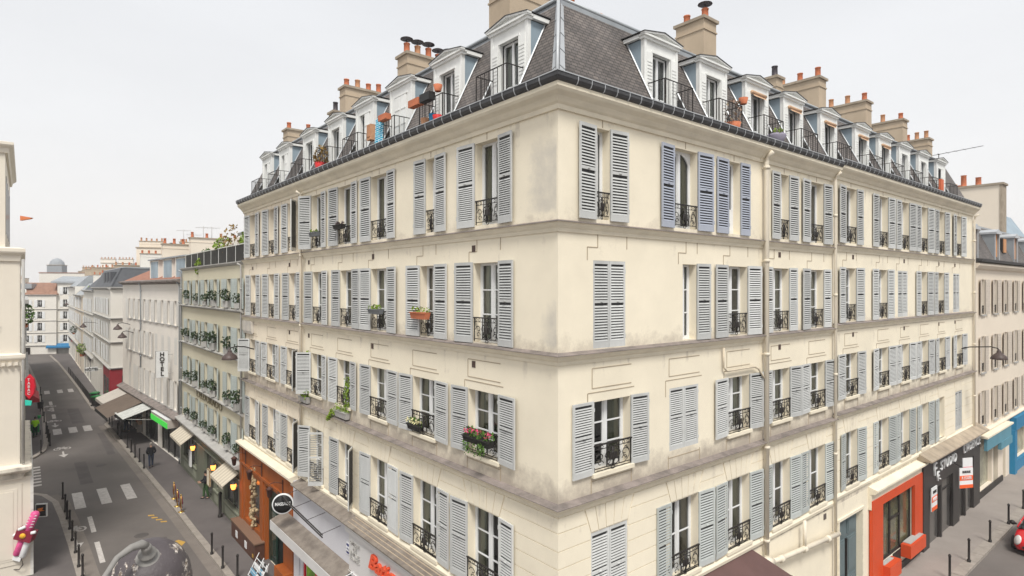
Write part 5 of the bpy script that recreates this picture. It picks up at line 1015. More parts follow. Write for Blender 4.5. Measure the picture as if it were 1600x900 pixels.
b = MB(); b.lathe([(0, -.28), (.16, -.22), (.24, -.05), (.2, .15), (.08, .22), (0, .22)], 10, 0, SC(1, .5, 1)); b.tube([(0, 0, .2), (.5, .3, .55)], .02, 4, 1); bw = b.build('hanging_lantern', [M_red, M_white], FL @ T((-9.6, -.9, 2.75)), None); setp(bw, 'red hanging lantern with white top at the end of the canopy', 'lantern')
# sloping strip of old zinc above the ground floor
b = MB(); b.add([(-15.4, .0, 4.78), (0, .0, 4.78), (0.5, -.52, 4.60), (-15.4, -.52, 4.60), (-15.4, -.52, 4.55), (.5, -.52, 4.55)], [(0, 1, 2, 3), (3, 2, 5, 4)], 0)
for x in [-14.2+1.35*k for k in range(11)]: b.quad((x-.015, 0, 4.786), (x+.015, 0, 4.786), (x+.015, -.523, 4.606), (x-.015, -.523, 4.606), 1)
for j in (.13, .26, .39): b.box(-10.0, .3, -j-.012, -j+.012, 4.775-j*.346, 4.79-j*.346, 2)
b.build('zinc_ledge', [M_tilegrey, M_ledge, M_stack], FL, A)
b = MB(); b.box(-10.1, 0, -.32, -.0, 2.85, 4.38, 0); b.extr([(.32, 4.2), (.42, 4.28), (.46, 4.45), (.40, 4.54), (0, 4.54)], -10.15, .46); b.box(-10.1, 0, -.36, -.32, 2.85, 2.95, 0); b.box(-9.3, -5.3, -.34, -.1, -.5, 2.8, 1); b.build('shop_fascia', [M_fas, M_dglass], FL, A)
text(A, 'Batignolles', FL, -6.75, -.36, 3.86, .46, M_redor, width=3.5, ext=.05, bold=.02, shear=.35)
b = MB(); b.prism([(-8.2, 3.42), (-7.4, 3.48), (-6.9, 3.2), (-5.4, 3.1), (-6.7, 3.05), (-6.6, 2.88), (-7.3, 3.02), (-8.0, 2.92), (-7.7, 3.15)], -.38, -.32, 0); b.box(-8.3, -4.2, -.37, -.34, 3.36, 3.39, 1); b.build('swoosh_emblem', [M_redor, M_iron], FL, A)
text(A, 'OPTIQUE\nVUE\nLENTILLES\nSOLAIRES', FL, -9.6, -.335, 3.7, .12, M_stone)
# right street: awning, blank wall, grey door, red and charcoal fronts
b = MB(); b.add([(3.2, -.02, 4.72), (8.15, -.02, 4.72), (8.6, -1.05, 4.15), (3.2, -1.05, 4.15)], [(0, 1, 2, 3)], 0); b.box(3.2, 8.6, -1.07, -1.0, 4.03, 4.16, 0); b.poly([(8.6, -1.05, 4.15), (8.15, -.02, 4.72), (8.15, -.02, 4.1), (8.6, -1.05, 4.04)], 0); b.build('awning', [mat('plum_brown_awning', (.115,.065,.06), .75, var=.2, scale=.8)], FR, A)
MB().box(1.2, 8.0, -.06, -.0, -.3, 4.0).build('shopfront', [M_brown], FR, A)
DF = FR; dz = .3
b = MB(); b.box(14.5, 16.65, .2, .3, 0, 3.9, 0)
for x0 in (14.58, 15.62):
    for z0, z1 in ((.4, 1.5), (1.65, 3.0), (3.15, 3.75)): b.box(x0+.08, x0+.86, .16, .2, z0, z1, 0); b.box(x0+.16, x0+.78, .14, .16, z0+.08, z1-.08, 0)
b.box(15.55, 15.6, .12, .2, .2, 3.0, 1)
dr_ = b.build('door', [mat('blue_grey_door', (.13,.17,.18), .5, var=.12), M_iron], FR, D); MB().lathe([(0, 0), (.03, .0), (.05, .05), (.03, .09), (0, .09)], 8).build('handle', [M_iron], FR @ T((15.66, .12, 1.4)) @ RX(pi/2), dr_)
b = MB(); b.box(14.35, 16.8, -.05, .0, 3.95, 4.05); b.box(14.38, 14.5, -.04, 0, .2, 3.95).box(16.65, 16.78, -.04, 0, .2, 3.95); b.build('door_surround', [M_trim], FR, D)
b = MB(); b.extr([(0, 4.35), (.25, 4.4), (.35, 4.5), (.35, 4.58), (0, 4.68)], 17.3, 23.5); b.box(17.3, 23.5, -.12, 0, 3.75, 4.35); b.build('shop_cornice', [M_trim], FR, D)
M_vred = mat('vermilion_panel', (.62,.075,.02), .45, var=.12, scale=.7)
b = MB(); b.box(17.34, 18.45, -.16, -.03, .6, 4.1, 0).box(22.3, 23.35, -.16, -.03, .9, 4.1, 0).box(18.45, 22.3, -.16, -.03, 3.75, 4.1, 0).box(18.45, 19.75, -.42, -.03, .6, 1.2, 0).box(20.9, 22.9, -.42, -.03, .85, 1.4, 0); b.box(17.34, 23.35, -.1, -.02, -.2, .59, 1).box(20.0, 20.9, -.03, .0, .3, 1.2, 1); b.box(18.5, 19.55, -.19, -.03, 1.2, 1.23, 2).box(21.15, 22.85, -.33, -.03, 1.4, 1.43, 2)
b.build('vermilion_shopfront', [M_vred, M_iron, M_stone], FR, D)
b = MB()
for x in (18.45, 19.7, 20.85, 22.2): b.box(x, x+.12, .02, .12, 1.2, 3.75)
b.box(18.45, 22.3, .02, .12, 3.65, 3.75).box(18.45, 22.3, .02, .12, 1.2, 1.3).box(19.7, 20.9, .02, .12, 2.7, 2.78)
sw = b.build('shop_window', [M_iron], FR, D); MB().quad((18.45, .08, 1.2), (22.3, .08, 1.2), (22.3, .08, 3.75), (18.45, .08, 3.75)).build('pane', [mat('reflecting_shop_glass', (.17,.16,.08), .12, col2=(.05,.05,.045), scale=1.1, spec=.6)], FR, sw)
M_char = mat('charcoal_panel', (.045,.040,.038), .5, var=.15, scale=.8)
b = MB(); co = [(24.2, 25.9, .25, 3.0), (26.1, 27.9, .25, 3.2), (29.0, 30.0, .25, 3.2), (30.2, 31.7, .25, 3.4)]
cell_wall(b, 23.35, 32.95, -.2, 4.75, co, y=-.2); reveals(b, co, d=.16, y=-.2); b.quad((23.35, -.2, -.2), (23.35, 0, -.2), (23.35, 0, 4.75), (23.35, -.2, 4.75)); b.quad((32.95, -.2, -.2), (32.95, 0, -.2), (32.95, 0, 4.75), (32.95, -.2, 4.75)); b.build('charcoal_shopfront', [M_char], FR, D)
b = MB(); b.add([(23.1, -.0, 5.02), (33.1, -.0, 5.02), (33.1, -.6, 4.72), (23.1, -.6, 4.72), (33.1, -.6, 4.66), (23.1, -.6, 4.66), (23.1, 0, 4.66), (33.1, 0, 4.66)], [(0, 1, 2, 3), (3, 2, 4, 5), (5, 4, 7, 6), (0, 3, 5, 6), (1, 7, 4, 2)], 0)
for k in range(12): x = 23.5+k*.82; b.quad((x-.015, 0, 5.026), (x+.015, 0, 5.026), (x+.015, -.605, 4.726), (x-.015, -.605, 4.726), 1)
b.build('zinc_ledge', [mat('tan_zinc_ledge', (.40,.33,.25), .85, var=.3, scale=1.5), M_ledge], FR, D)
for i, o in enumerate(co):
    b = MB(); b.box(o[0], o[0]+.07, -.1, -.04, o[2], o[3]).box(o[1]-.07, o[1], -.1, -.04, o[2], o[3]).box(o[0], o[1], -.1, -.04, 2.55, 2.62)
    w_ = b.build('shop_door' if i in (1, 3) else 'shop_window', [M_iron], FR, D); MB().quad((o[0], -.06, o[2]), (o[1], -.06, o[2]), (o[1], -.06, o[3]), (o[0], -.06, o[3])).build('pane', [mat('grey_shop_glass', (.09,.085,.08), .15, var=.4, scale=1, spec=.6)], FR, w_)
text(D, 'STUDIO', FR, 27.0, -.24, 3.95, .46, M_white, width=2.6, ext=.03); text(D, 'F.', FR, 25.0, -.24, 3.95, .62, M_white, ext=.03, width=.6); text(D, 'F.', FR, 25.35, -.26, 3.55, .45, M_white, ext=.03, width=.45)
text(D, "L'AGENCE", FR, 31.2, -.24, 4.1, .46, M_white, width=3.2, ext=.03)
M_alo = mat('let_board_orange', (.80,.12,.03), .5); 
def board(root, F, w, h, t='A LOUER'):
    b = MB(); b.box(-w/2, w/2, -.02, .02, 0, h, 0); b.box(-w/2, w/2, -.028, -.02, h*.38, h*.62, 1); b.box(-w/2, w/2, -.028, -.02, 0, h*.17, 1); return b
for x, y, z, w, h in ((27.2, -.9, 2.75, .8, 1.0), (24.55, -.28, 2.1, .8, 1.1)):
    F_ = FR @ T((x, y, z)) @ (RZ(radians(-28)) if y < -.5 else Matrix())
    bd = board(None, F_, w, h).build('letting_board', [M_white, M_alo], F_, None); setp(bd, 'white and orange letting board projecting from the charcoal shopfront' if y < -.5 else 'small white and orange letting poster on the charcoal shopfront wall', 'sign')
    text(bd, 'A LOUER', F_, 0, -.03, h*.5, h*.15, M_white, width=w*.75); text(bd, '01 42 28 00 00' if False else 'BUREAUX', F_, 0, -.022, h*.8, h*.12, M_char, width=w*.6)
    if y < -.5: MB().tube([(0, 0, h-.1), (0, .75, h+.1)], .025, 5).build('bracket', [M_iron], F_, bd)
F_ = FR @ T((28.3, -.7, 3.3)) @ RZ(radians(-28)); bd = MB().box(-.3, .3, -.02, .02, 0, .7, 0).box(-.3, .3, -.028, -.02, 0, .25, 1).build('letting_board', [M_white, mat('pink_stripe', (.7,.2,.25), .5)], F_, None); setp(bd, 'smaller white and pink letting board behind the orange one', 'sign')
# ------------------------------------------------------------------ window boxes, laundry, street things
def plantbox(M, label, group=None, w=.8, boxm=None, leafm=None, flow=None, h=.16, n=120, lr=.2, seed=0, cat='window box', trail=0, extra=None):
    t = thing('window_box', M, label, cat, group)
    b = MB(); b.add([(-w/2, -.1, h), (w/2, -.1, h), (w/2, .1, h), (-w/2, .1, h), (-w/2+.03, -.07, 0), (w/2-.03, -.07, 0), (w/2-.03, .07, 0), (-w/2+.03, .07, 0)], [(4, 5, 1, 0), (5, 6, 2, 1), (6, 7, 3, 2), (7, 4, 0, 3), (7, 6, 5, 4), (0, 1, 2, 3)]); b.box(-w/2-.015, w/2+.015, -.115, -.095, h-.03, h)
    b.build('planter', [boxm or M_plastic], M, t)
    l = MB(); R = random.Random(seed)
    for k in range(max(2, int(w/.2))):
        c = (-w/2+w*(k+.5)/max(2, int(w/.2)), R.uniform(-.04, .04), h+lr*.5); leaves(l, c, lr*R.uniform(.7, 1.15), n//max(2, int(w/.2)), .07, 0, (1, .7, 1), seed+k)
    if trail:
        for k in range(6): leaves(l, (R.uniform(-w/2, w/2)-(.2 if trail > 1 else 0), -.15, -trail*.25*R.random()), .12, 25, .06, 0, (1, .6, 1.4), seed+20+k)
    if extra: extra(l)
    l.build('foliage', [leafm or M_leaf], M, t, recalc=False)
    if flow:
        f = MB()
        for k in range(26): leaves(f, (R.uniform(-w/2, w/2), R.uniform(-.12, .02), h+lr*R.uniform(.5, 1.3)), .035, 7, .045, 0, (1, 1, 1), seed+50+k)
        f.build('blossoms', [flow], M, t, recalc=False)
    return t
WB = 'window boxes on the cream corner block'
plantbox(FL @ T((-13.8, -.12, 14.75)), 'small dark window box with lime sprouts on the top storey railing', WB, w=.75, leafm=M_leafy, lr=.08, n=70, seed=1)
plantbox(FL @ T((-11.35, -.14, 14.85)), 'dark window box with withered grey heather on the top storey railing', WB, w=.75, leafm=mat('grey_heather', (.22,.16,.17), .8, col2=(.10,.08,.08), scale=9), lr=.09, n=90, seed=2, boxm=M_kawn)
plantbox(FL @ T((-8.45, -.14, 11.85)), 'grey window box with short green herbs one storey below the top', WB, w=.8, leafm=M_leafy, lr=.11, n=110, seed=3)
plantbox(FL @ T((-5.6, -.16, 11.8)), 'terracotta window box with green seedlings beside an open shutter', WB, w=.85, boxm=M_terra, leafm=M_leafy, lr=.12, n=70, seed=4, h=.2)
plantbox(FL @ T((-6.0, -.08, 8.5)), 'dark window box with pale yellow flowers behind a lower railing', WB, w=.7, boxm=M_kawn, leafm=M_leaf, flow=mat('pale_yellow_petals', (.75,.70,.40), .6), lr=.13, n=110, seed=5)
plantbox(FL @ T((-2.75, -.16, 8.75)), 'window box overflowing with pink geraniums nearest the building corner', WB, w=1.15, boxm=M_kawn, leafm=M_leaf, flow=M_pink, lr=.16, n=260, seed=6, trail=.7)
def vine(l):
    for k in range(26): t_ = k/25; leaves(l, (.15+.12*sin(t_*7), .05, .3+t_*1.75), .14-.05*t_, 20, .08, 0, (1, .7, 1.2), 90+k)
plantbox(FL @ T((-14.95, -.1, 8.0)), 'grey trough with yellow-green bush and a climber rising beside the downpipe', WB, w=.95, boxm=M_stone, leafm=M_leafy, lr=.27, n=330, seed=7, h=.24, extra=vine)
def vine2(l):
    for k in range(18): t_ = k/17; leaves(l, (.3+.06*sin(t_*9), .05, .25+t_*1.15), .15, 20, .07, 0, (.9, .7, 1.2), 120+k)
    for k in range(8): leaves(l, (-.55-.07*k, -.1, .15-.05*k), .16-.01*k, 26, .08, 0, (1.1, .7, .7), 150+k)
plantbox(FL @ T((-11.15, -.12, 8.0)), 'grey trough with trailing green plant hanging over the stone ledge', WB, w=1.0, boxm=M_stone, leafm=M_leafy, lr=.17, n=160, seed=8, h=.24, extra=vine2)
# pots in every window of the inn: one of each size built, then copied
pot0 = thing('potted_plant', FL @ T((ec[0], -.1, er[0][0])), 'dark leafy plant in a square pot standing on a window ledge of the pale yellow inn', 'potted plant', 'plants in the windows of the inn')
b = MB(); b.box(-.17, .17, -.15, .15, 0, .34); b.build('pot', [M_stone], W[pot0.name], pot0)
l = MB(); leaves(l, (0, 0, .62), .40, 110, .14, 0, (1, .8, .95), 3); leaves(l, (-.15, -.05, .75), .28, 40, .12, 0, (1.3, .8, .7), 4); l.build('foliage', [M_leafd], W[pot0.name], pot0, recalc=False)
COLN = ['leftmost', 'second from left', 'third from left', 'fourth from left', 'second from right', 'rightmost']; ROWN = ['top', 'second', 'third', 'lowest']
for j, (z0, z1) in enumerate(er):
    for i, x in enumerate(ec):
        M = FL @ T((x+R_.uniform(-.05, .05), -.1, z0)) @ RZ(R_.uniform(0, 6)) @ SC(*(R_.uniform(.72, 1.2),)*3)
        lab = f'dark leafy plant on the {ROWN[j]} window row of the inn, {COLN[i]}'
        if i == 0 and j == 0: pot0['label'] = lab
        else: copy_tree(pot0, M, lab)
# roof terrace greenery on the inn
for (x, y, z, r, m, lab, n, sq) in ((-34.9, -.05, 14.0, .62, M_leafy, 'bright lime bush hanging over the terrace edge', 260, (1, .5, 1)), (-28.9, .5, 15.1, .95, M_leafo, 'rust-coloured conifer behind the terrace screen', 300, (.7, .6, 1.5)), (-26.2, .7, 15.3, .8, M_leafy, 'tall yellow-green shrub at the right end of the terrace', 330, (1.5, .6, .8)), (-31.8, .7, 15.3, .7, M_leafy, 'sparse yellow-green creeper in the middle of the terrace', 130, (1.2, .6, 1)), (-39.0, .2, 14.3, .45, M_leaf, 'small green bush at the left end of the terrace', 120, (1, .6, 1)), (-36.5, .7, 14.9, .55, M_leaf, 'green bush second from the left on the terrace', 140, (1.2, .6, 1)), (-30.3, .05, 15.2, .5, M_leafy, 'yellow-green spray hooked over the middle of the terrace rail', 110, (1.3, .6, .8)), (-24.5, .4, 15.3, .7, M_leafy, 'yellow-green climber against the cream block on the terrace', 150, (.6, .6, 1.4))):
    t = thing('terrace_shrub', FL @ T((x, y+.2, 14.1)), lab, 'shrub', 'shrubs on the roof terrace'); l = MB(); leaves(l, (0, 0, z-14.1+.1), r, n, .16, 0, sq, int(r*100)); l.build('foliage', [m], W[t.name], t, recalc=False)
    MB().tube([(0, 0, 0), (.05, 0, (z-14.1)*.5+.1), (0, 0, z-14.1+.3)], .03, 5).build('stem', [M_brown], W[t.name], t)
# things on the dormer balconies
def crate(M, label, m, w=.3, name='flower_pot', h=.18):
    b = MB(); b.lathe([(w*.35, 0), (w*.5, h), (w*.46, h), (w*.3, .02), (0, .02)], 10); o = b.build(name, [m], M); return setp(o, label, 'flower pot', 'pots on the dormer balconies')
d2 = DML[1]
crb = MB(); crb.box(-.28, .28, -.1, .1, 0, .2); 
o = crb.build('balcony_box', [M_terra], FL @ T((d2-.42, -.3, 17.93))); setp(o, 'orange plastic trough hooked on the balcony rail of the second dormer from the corner', 'planter')
o = MB().box(-.26, .26, -.1, .1, 0, .22).build('balcony_box', [mat('black_plastic', (.03,.03,.03), .6)], FL @ T((d2+.2, -.3, 17.93))); setp(o, 'black trough beside the orange one on the balcony rail', 'planter')
crate(FL @ T((d2+.6, -.2, 18.13)), 'round terracotta pot at the corner of the second dormer balcony rail', M_terra, .26)
crate(FL @ T((d2-.3, -.05, 17.35)), 'orange pot on the floor of the second dormer balcony', M_terra2, .3, h=.25); crate(FL @ T((d2+.35, -.05, 17.35)), 'red pot on the floor of the second dormer balcony', M_red, .3, h=.2)
crate(FL @ T((d2+.08, -.05, 17.35)), 'blue pot between the orange and red ones on the dormer balcony', mat('blue_plastic', (.03,.22,.42), .4), .22, h=.3)
d3 = DML[2]
b = MB(); n = 14; vs = []
for i in range(n+1): x = -.3+.6*i/n; vs += [(x, .02+.02*sin(i*1.7), .85), (x*1.02, -.03+.03*sin(i*1.7), -.35)]
b.add(vs, [(2*i, 2*i+1, 2*i+3, 2*i+2) for i in range(n)], smooth=True); b.add([(p[0], p[1]+.008, p[2]) for p in vs], [(2*i, 2*i+2, 2*i+3, 2*i+1) for i in range(n)], smooth=True)
def towel_mat():
    m = mat('turquoise_towel', (.02,.30,.45), .8); nt = m.node_tree; N = nt.nodes.new; L = nt.links.new
    tc = N('ShaderNodeTexCoord'); wv = N('ShaderNodeTexBrick'); wv.inputs['Scale'].default_value = 1; wv.inputs['Brick Width'].default_value = .2; wv.inputs['Row Height'].default_value = .07; wv.inputs['Mortar Size'].default_value = .01
    sx = N('ShaderNodeSeparateXYZ'); cb = N('ShaderNodeCombineXYZ'); L(tc.outputs['Object'], sx.inputs[0]); L(sx.outputs[0], cb.inputs[0]); L(sx.outputs[2], cb.inputs[1]); L(cb.outputs[0], wv.inputs[0])
    wv.inputs['Color1'].default_value = (.02,.28,.48,1); wv.inputs['Color2'].default_value = (.04,.42,.58,1); wv.inputs['Mortar'].default_value = (.6,.75,.8,1); L(wv.outputs[0], nt.nodes['Principled BSDF'].inputs['Base Color']); return m
o = b.build('towel', [towel_mat()], FL @ T((d3+.0, -.26, 17.3)), recalc=False); setp(o, 'turquoise patterned towel hanging over the third dormer balcony rail', 'towel')
o = MB().box(-.25, .25, -.1, .1, 0, .18).build('balcony_box', [M_terra], FL @ T((d3+.42, -.3, 17.95))); setp(o, 'orange trough right of the turquoise towel', 'planter')
o = MB().box(-.14, .14, -.1, .1, 0, .5).box(-.1, .1, -.12, -.1, .1, .4).build('wall_crate', [M_terra2], FL @ T((d3-.48, -.3, 17.5))); setp(o, 'stack of small orange planters left of the turquoise towel', 'planter')
d5 = DML[4]
t = thing('potted_plant', FL @ T((d5-.1, -.05, 17.35)), 'brown and red potted shrub filling the fifth dormer balcony', 'potted plant'); l = MB(); leaves(l, (0, 0, .5), .38, 160, .12, 0, (1, .7, 1.2), 9); l.build('foliage', [M_leafo], W[t.name], t, recalc=False); MB().lathe([(.2, 0), (.24, .25), (0, .25)], 10).build('pot', [M_red], W[t.name], t)
t = thing('potted_plant', FR @ T((DMR[1]+.15, -.05, 17.35)), 'pots and dry stems crowding the second dormer balcony right of the corner', 'potted plant'); l = MB(); leaves(l, (0, 0, .45), .4, 90, .10, 0, (1, .6, 1.1), 12); l.build('foliage', [mat('dry_pink_stems', (.45,.28,.24), .8, col2=(.10,.12,.06), scale=8)], W[t.name], t, recalc=False); MB().lathe([(.18, 0), (.22, .2), (0, .2)], 10).build('pot', [M_terra], W[t.name], t)
crate(FR @ T((DMR[1]+.45, -.2, 18.12)), 'orange pot on the balcony rail of the second dormer right of the corner', M_terra, .28)
t = thing('potted_plant', FR @ T((DMR[2]+.1, -.1, 17.35)), 'lavender-grey round pot with a little green on the third dormer balcony', 'potted plant'); MB().lathe([(.18, 0), (.3, .2), (.27, .26), (0, .26)], 12).build('pot', [mat('lavender_pot', (.28,.26,.33), .6)], W[t.name], t); l = MB(); leaves(l, (-.1, -.1, .3), .16, 50, .07, 0, (1, 1, .8), 14); l.build('foliage', [M_leafy], W[t.name], t, recalc=False)
o = MB().box(-.22, .22, -.05, .05, 0, .55).build('red_cloth', [mat('orange_red_cloth', (.6,.14,.06), .8)], FR @ T((DMR[8]+.1, -.22, 17.5))); setp(o, 'orange-red cloth hanging on a far right dormer balcony', 'cloth')
# ---- lamps
def street_lamp(M, arm, label, r=.37, group='wall-mounted street lamps'):
    """M at the shade centre; arm = list of points (relative) back to the wall"""
    t = thing('street_lamp', M, label, 'street lamp', group)
    b = MB(); b.lathe([(.05, .34), (.1, .33), (.14, .27), (r*.55, .22), (r*.86, .12), (r*.98, .02), (r, -.04), (r*.98, -.05), (r*.9, 0), (r*.5, .14), (0, .2)], 32); b.lathe([(.0, .46), (.05, .46), (.06, .40), (.10, .38), (.10, .33), (.04, .30)], 16)
    b.build('lamp_shade', [mat('lamp_brown', (.085,.06,.055), .45, var=.25, scale=4)], M, t)
    MB().lathe([(0, -.10), (r*.45, -.085), (r*.8, -.03), (r*.86, -.01)], 24).build('lens', [mat('lamp_lens', (.55,.53,.48), .2)], M, t)
    b = MB(); b.tube([(0, 0, .42)]+arm, .028, 8); b.build('arm', [M_iron], M, t)
    return t
def hang(px, py, off, F, label):
    p = sight(px, py, off, F); M = frame(p, Vector((F.to_3x3() @ Vector((1, 0, 0))))); return street_lamp(M, [(0, .05, .52), (0, .35, .58), (0, off-.35, .50), (0, off, .38)], label)
hang(359, 560, 1.15, FL, 'wall lamp on a curved arm in front of the pale yellow inn')
hang(191, 527, .9, FH, 'wall lamp in front of the building with the hotel sign')
hang(1561, 560, 1.6, FR, 'brown wall lamp on a long arm at the right edge')
hang(184, 514, 1.0, FH, 'wall lamp just above and left of the one by the hotel sign'); hang(130, 511, 1.5, F3, 'distant wall lamp over the street beyond the wine-red cafe')
hang(104, 476, 1.0, FE2, 'farthest wall lamp on the closing houses')
def big_lamp():
    c = Vector((-3.17, 5.2, 10.19)); M = frame(c, Vector((.9, .42, 0))) @ RX(radians(35)); r = .335
    t = thing('street_lamp', M, 'weathered mauve-grey street lamp streaked with bird droppings close below the camera', 'street lamp')
    m = mat('mauve_enamel', (.085,.072,.076), .5, var=.25, scale=2.5, bump=.25, bscale=40, spec=.35); nt = m.node_tree; N = nt.nodes.new; L = nt.links.new; bs = nt.nodes['Principled BSDF']; src = bs.inputs['Base Color'].links[0].from_socket
    tc = N('ShaderNodeTexCoord'); mp = N('ShaderNodeMapping'); mp.inputs['Scale'].default_value = (2.2, .8, 1); L(tc.outputs['Object'], mp.inputs[0]); nz = N('ShaderNodeTexNoise'); nz.inputs['Scale'].default_value = 5; nz.inputs['Detail'].default_value = 10; nz.inputs['Roughness'].default_value = .75; L(mp.outputs[0], nz.inputs[0])
    mr = N('ShaderNodeMapRange'); mr.inputs[1].default_value = .555; mr.inputs[2].default_value = .61; L(nz.outputs[0], mr.inputs[0])
    n2 = N('ShaderNodeTexNoise'); n2.inputs['Scale'].default_value = 45; L(tc.outputs['Object'], n2.inputs[0]); cr = N('ShaderNodeValToRGB'); cr.color_ramp.elements[0].position = .42; cr.color_ramp.elements[0].color = (.16,.12,.09,1); cr.color_ramp.elements[1].position = .55; cr.color_ramp.elements[1].color = (.68,.62,.55,1); L(n2.outputs[0], cr.inputs[0])
    mx = N('ShaderNodeMix'); mx.data_type = 'RGBA'; L(mr.outputs[0], mx.inputs[0]); L(src, mx.inputs[6]); L(cr.outputs[0], mx.inputs[7]); L(mx.outputs[2], bs.inputs['Base Color'])
    b = MB(); b.lathe([(.04, .27), (.08, .267), (.17, .245), (.235, .195), (.285, .11), (.315, -.0), (.325, -.12), (.32, -.2), (.305, -.2), (.28, -.0), (.22, .12), (0, .2)], 48); b.build('lamp_shade', [m], M, t)
    MB().lathe([(0, -.26), (.2, -.24), (.28, -.2), (.30, -.17)], 32).build('lens', [mat('lamp_lens', (.55,.53,.48), .2)], M, t)
    m2 = mat('pale_grey_casting', (.24,.23,.215), .45, var=.15, scale=6)
    b = MB(); b.lathe([(0, .44), (.03, .435), (.042, .40), (.038, .36), (.042, .34), (.07, .325), (.07, .31), (.045, .30), (.05, .28), (.085, .27), (.10, .255), (.10, .24)], 24)
    b.build('coupling', [m2], M, t)
    hd = M @ Vector((0, 0, .42)); e1 = Vector((-3.3, 4.95, 10.72)); p3 = Vector((-2.93, 4.25, 10.58)); p4 = Vector((-2.2, 3.0, 10.0))
    pts = [hd, hd+Vector((-.02, -.03, .03)), hd+Vector((-.06, -.10, .03)), hd+Vector((-.10, -.22, -.0)), hd+Vector((-.08, -.45, -.10)), hd+Vector((.06, -.8, -.32)), hd+Vector((.4, -1.3, -.75)), hd+Vector((.8, -1.9, -1.2))]
    inv = M.inverted(); MB().tube([inv @ p for p in pts], [.034, .036, .030, .022, .020, .020, .020, .020], 12).build('arm', [m2], M, t)
big_lamp()
# ---- bollards
b = MB(); b.lathe([(.075, 0), (.075, .1), (.048, .13), (.045, .95), (.06, .97), (.06, 1.0), (.045, 1.04), (.02, 1.07), (0, 1.07)], 12); BOL = b.mesh('bollard', [M_iron])
bi = 0
def bollard(p, lab, grp, s=1.0, top=None):
    o = put('bollard', BOL, T(p) @ SC(1, 1, s)); setp(o, lab, 'bollard', grp); return o
def onk(px, py): return onground(px, py, .13)
ORD = ['nearest', 'second', 'third', 'fourth', 'fifth', 'sixth', 'seventh', 'eighth', 'ninth', 'tenth', 'eleventh', 'twelfth', 'thirteenth', 'fourteenth', 'fifteenth', 'sixteenth']
for i, (x, y) in enumerate(((371, 903), (348, 888), (331, 866))): bollard(onk(x, y), f'slim black bollard on the right kerb before the orange shop, {ORD[i]} to the camera', 'bollards along the right kerb of the left street')
for i, (x, y) in enumerate(((225, 732), (218, 722), (211, 715), (205, 707), (199, 700), (189, 686), (184, 679), (175, 667), (171, 663), (167, 658))): bollard(onk(x, y), f'slim black bollard along the kerb beside the man in black, {ORD[i]} of that row', 'bollards along the right kerb of the left street')
for i, (x, y) in enumerate(((129, 902), (123, 886), (118, 864), (113, 845), (109, 827), (105, 811), (102, 800), (98, 780))): bollard(onk(x, y), f'slim black bollard in the left kerb row by the bicycle mark, {ORD[i]} to the camera', 'bollards along the left kerb')
for i, (x, y) in enumerate(((78, 697), (76, 690), (74, 684), (72, 678), (69, 660), (67, 650), (66, 640), (65, 630), (63, 618))): bollard(onk(x, y), f'slim black bollard beside the street sweeper, {ORD[i]} in the row', 'bollards along the far left kerb')
bollard(onk(64, 708), 'single black bollard on the pavement corner below the street sweeper', 'bollards along the far left kerb')
for i, (x, y) in enumerate(((1484, 905), (1514, 878), (1547, 847), (1576, 819), (1599, 795))): bollard(onk(x, y), f'slim black bollard on the pavement of the right street, {ORD[i]} to the camera', 'bollards on the right street')
o = put('bollard', BOL, T(onk(344, 808)) @ SC(1.7, 1.7, 1.35)); setp(o, 'stout black post standing on the pavement before the inn front', 'bollard'); 
# barrier railings on the far right kerb
br = MB()
br.box(-.6, .6, -.02, .02, .9, .95); br.box(-.6, .6, -.015, .015, .15, .2)
for x in (-.58, -.2, .2, .58): br.box(x-.02, x+.02, -.02, .02, 0, .92)
BR = br.mesh('pedestrian_barrier', [M_iron])
for i, u in enumerate((73.5, 75.3, 77.1, 79, 81, 83, 85.2, 87.4, 89.6, 92, 95, 98, 101, 104)):
    n = 3.35+(u-69)*.017; p = Vector((*un(u, n-.25), 0)); p.z = ground(p.x)+.13
    o = put('pedestrian_barrier', BR, T(p) @ RZ(atan2(DL.y, DL.x)) @ SC(1.5, 1, 1)); setp(o, f'dark pedestrian barrier on the kerb beyond the green bins, {ORD[i]} from the bins', 'barrier', 'pedestrian barriers beyond the bins')
# ---- bins
def wheelie(M, label, m, open_=False):
    t = thing('wheeled_bin', M, label, 'bin', 'wheeled bins on the kerb')
    b = MB(); b.add([(-.28, -.33, .08), (.28, -.33, .08), (.28, .33, .08), (-.28, .33, .08), (-.36, -.42, 1.0), (.36, -.42, 1.0), (.36, .42, 1.0), (-.36, .42, 1.0)], [(0, 3, 2, 1), (4, 5, 6, 7), (0, 1, 5, 4), (1, 2, 6, 5), (2, 3, 7, 6), (3, 0, 4, 7)]); b.box(-.38, .38, -.44, .44, .96, 1.0); b.box(-.06, .06, -.45, -.42, .5, .7)
    b.build('body', [M_iron], M, t); MB().box(-.38, .38, -.45, .45, 1.0, 1.05).prism([(-.36, 1.05), (.36, 1.05), (.25, 1.13), (-.25, 1.13)], -.42, .42).build('lid', [m], M, t)
    for s in (-1, 1): MB().tube([(s*.3, .3, .1), (s*.38, .3, .1)], .1, 10).build('wheel', [M_kawn], M, t)
M_bing = mat('bin_green', (.02,.20,.05), .4)
ga = atan2(DL.y, DL.x)
for i, (x, y, l) in enumerate(((157, 638, 'green-lidded dark bin, nearest of the three at the kerb corner'), (151, 634, 'green-lidded dark bin, middle one of the three at the kerb corner'), (148, 628, 'green-lidded dark bin, farthest of the three at the kerb corner'))): wheelie(T(onk(x, y)) @ RZ(ga+.5+.3*i), l, M_bing)
t = thing('litter_bin', T(onk(63, 643)), 'dark hooped litter bin on a post at the left kerb', 'bin'); M_ = W[t.name]
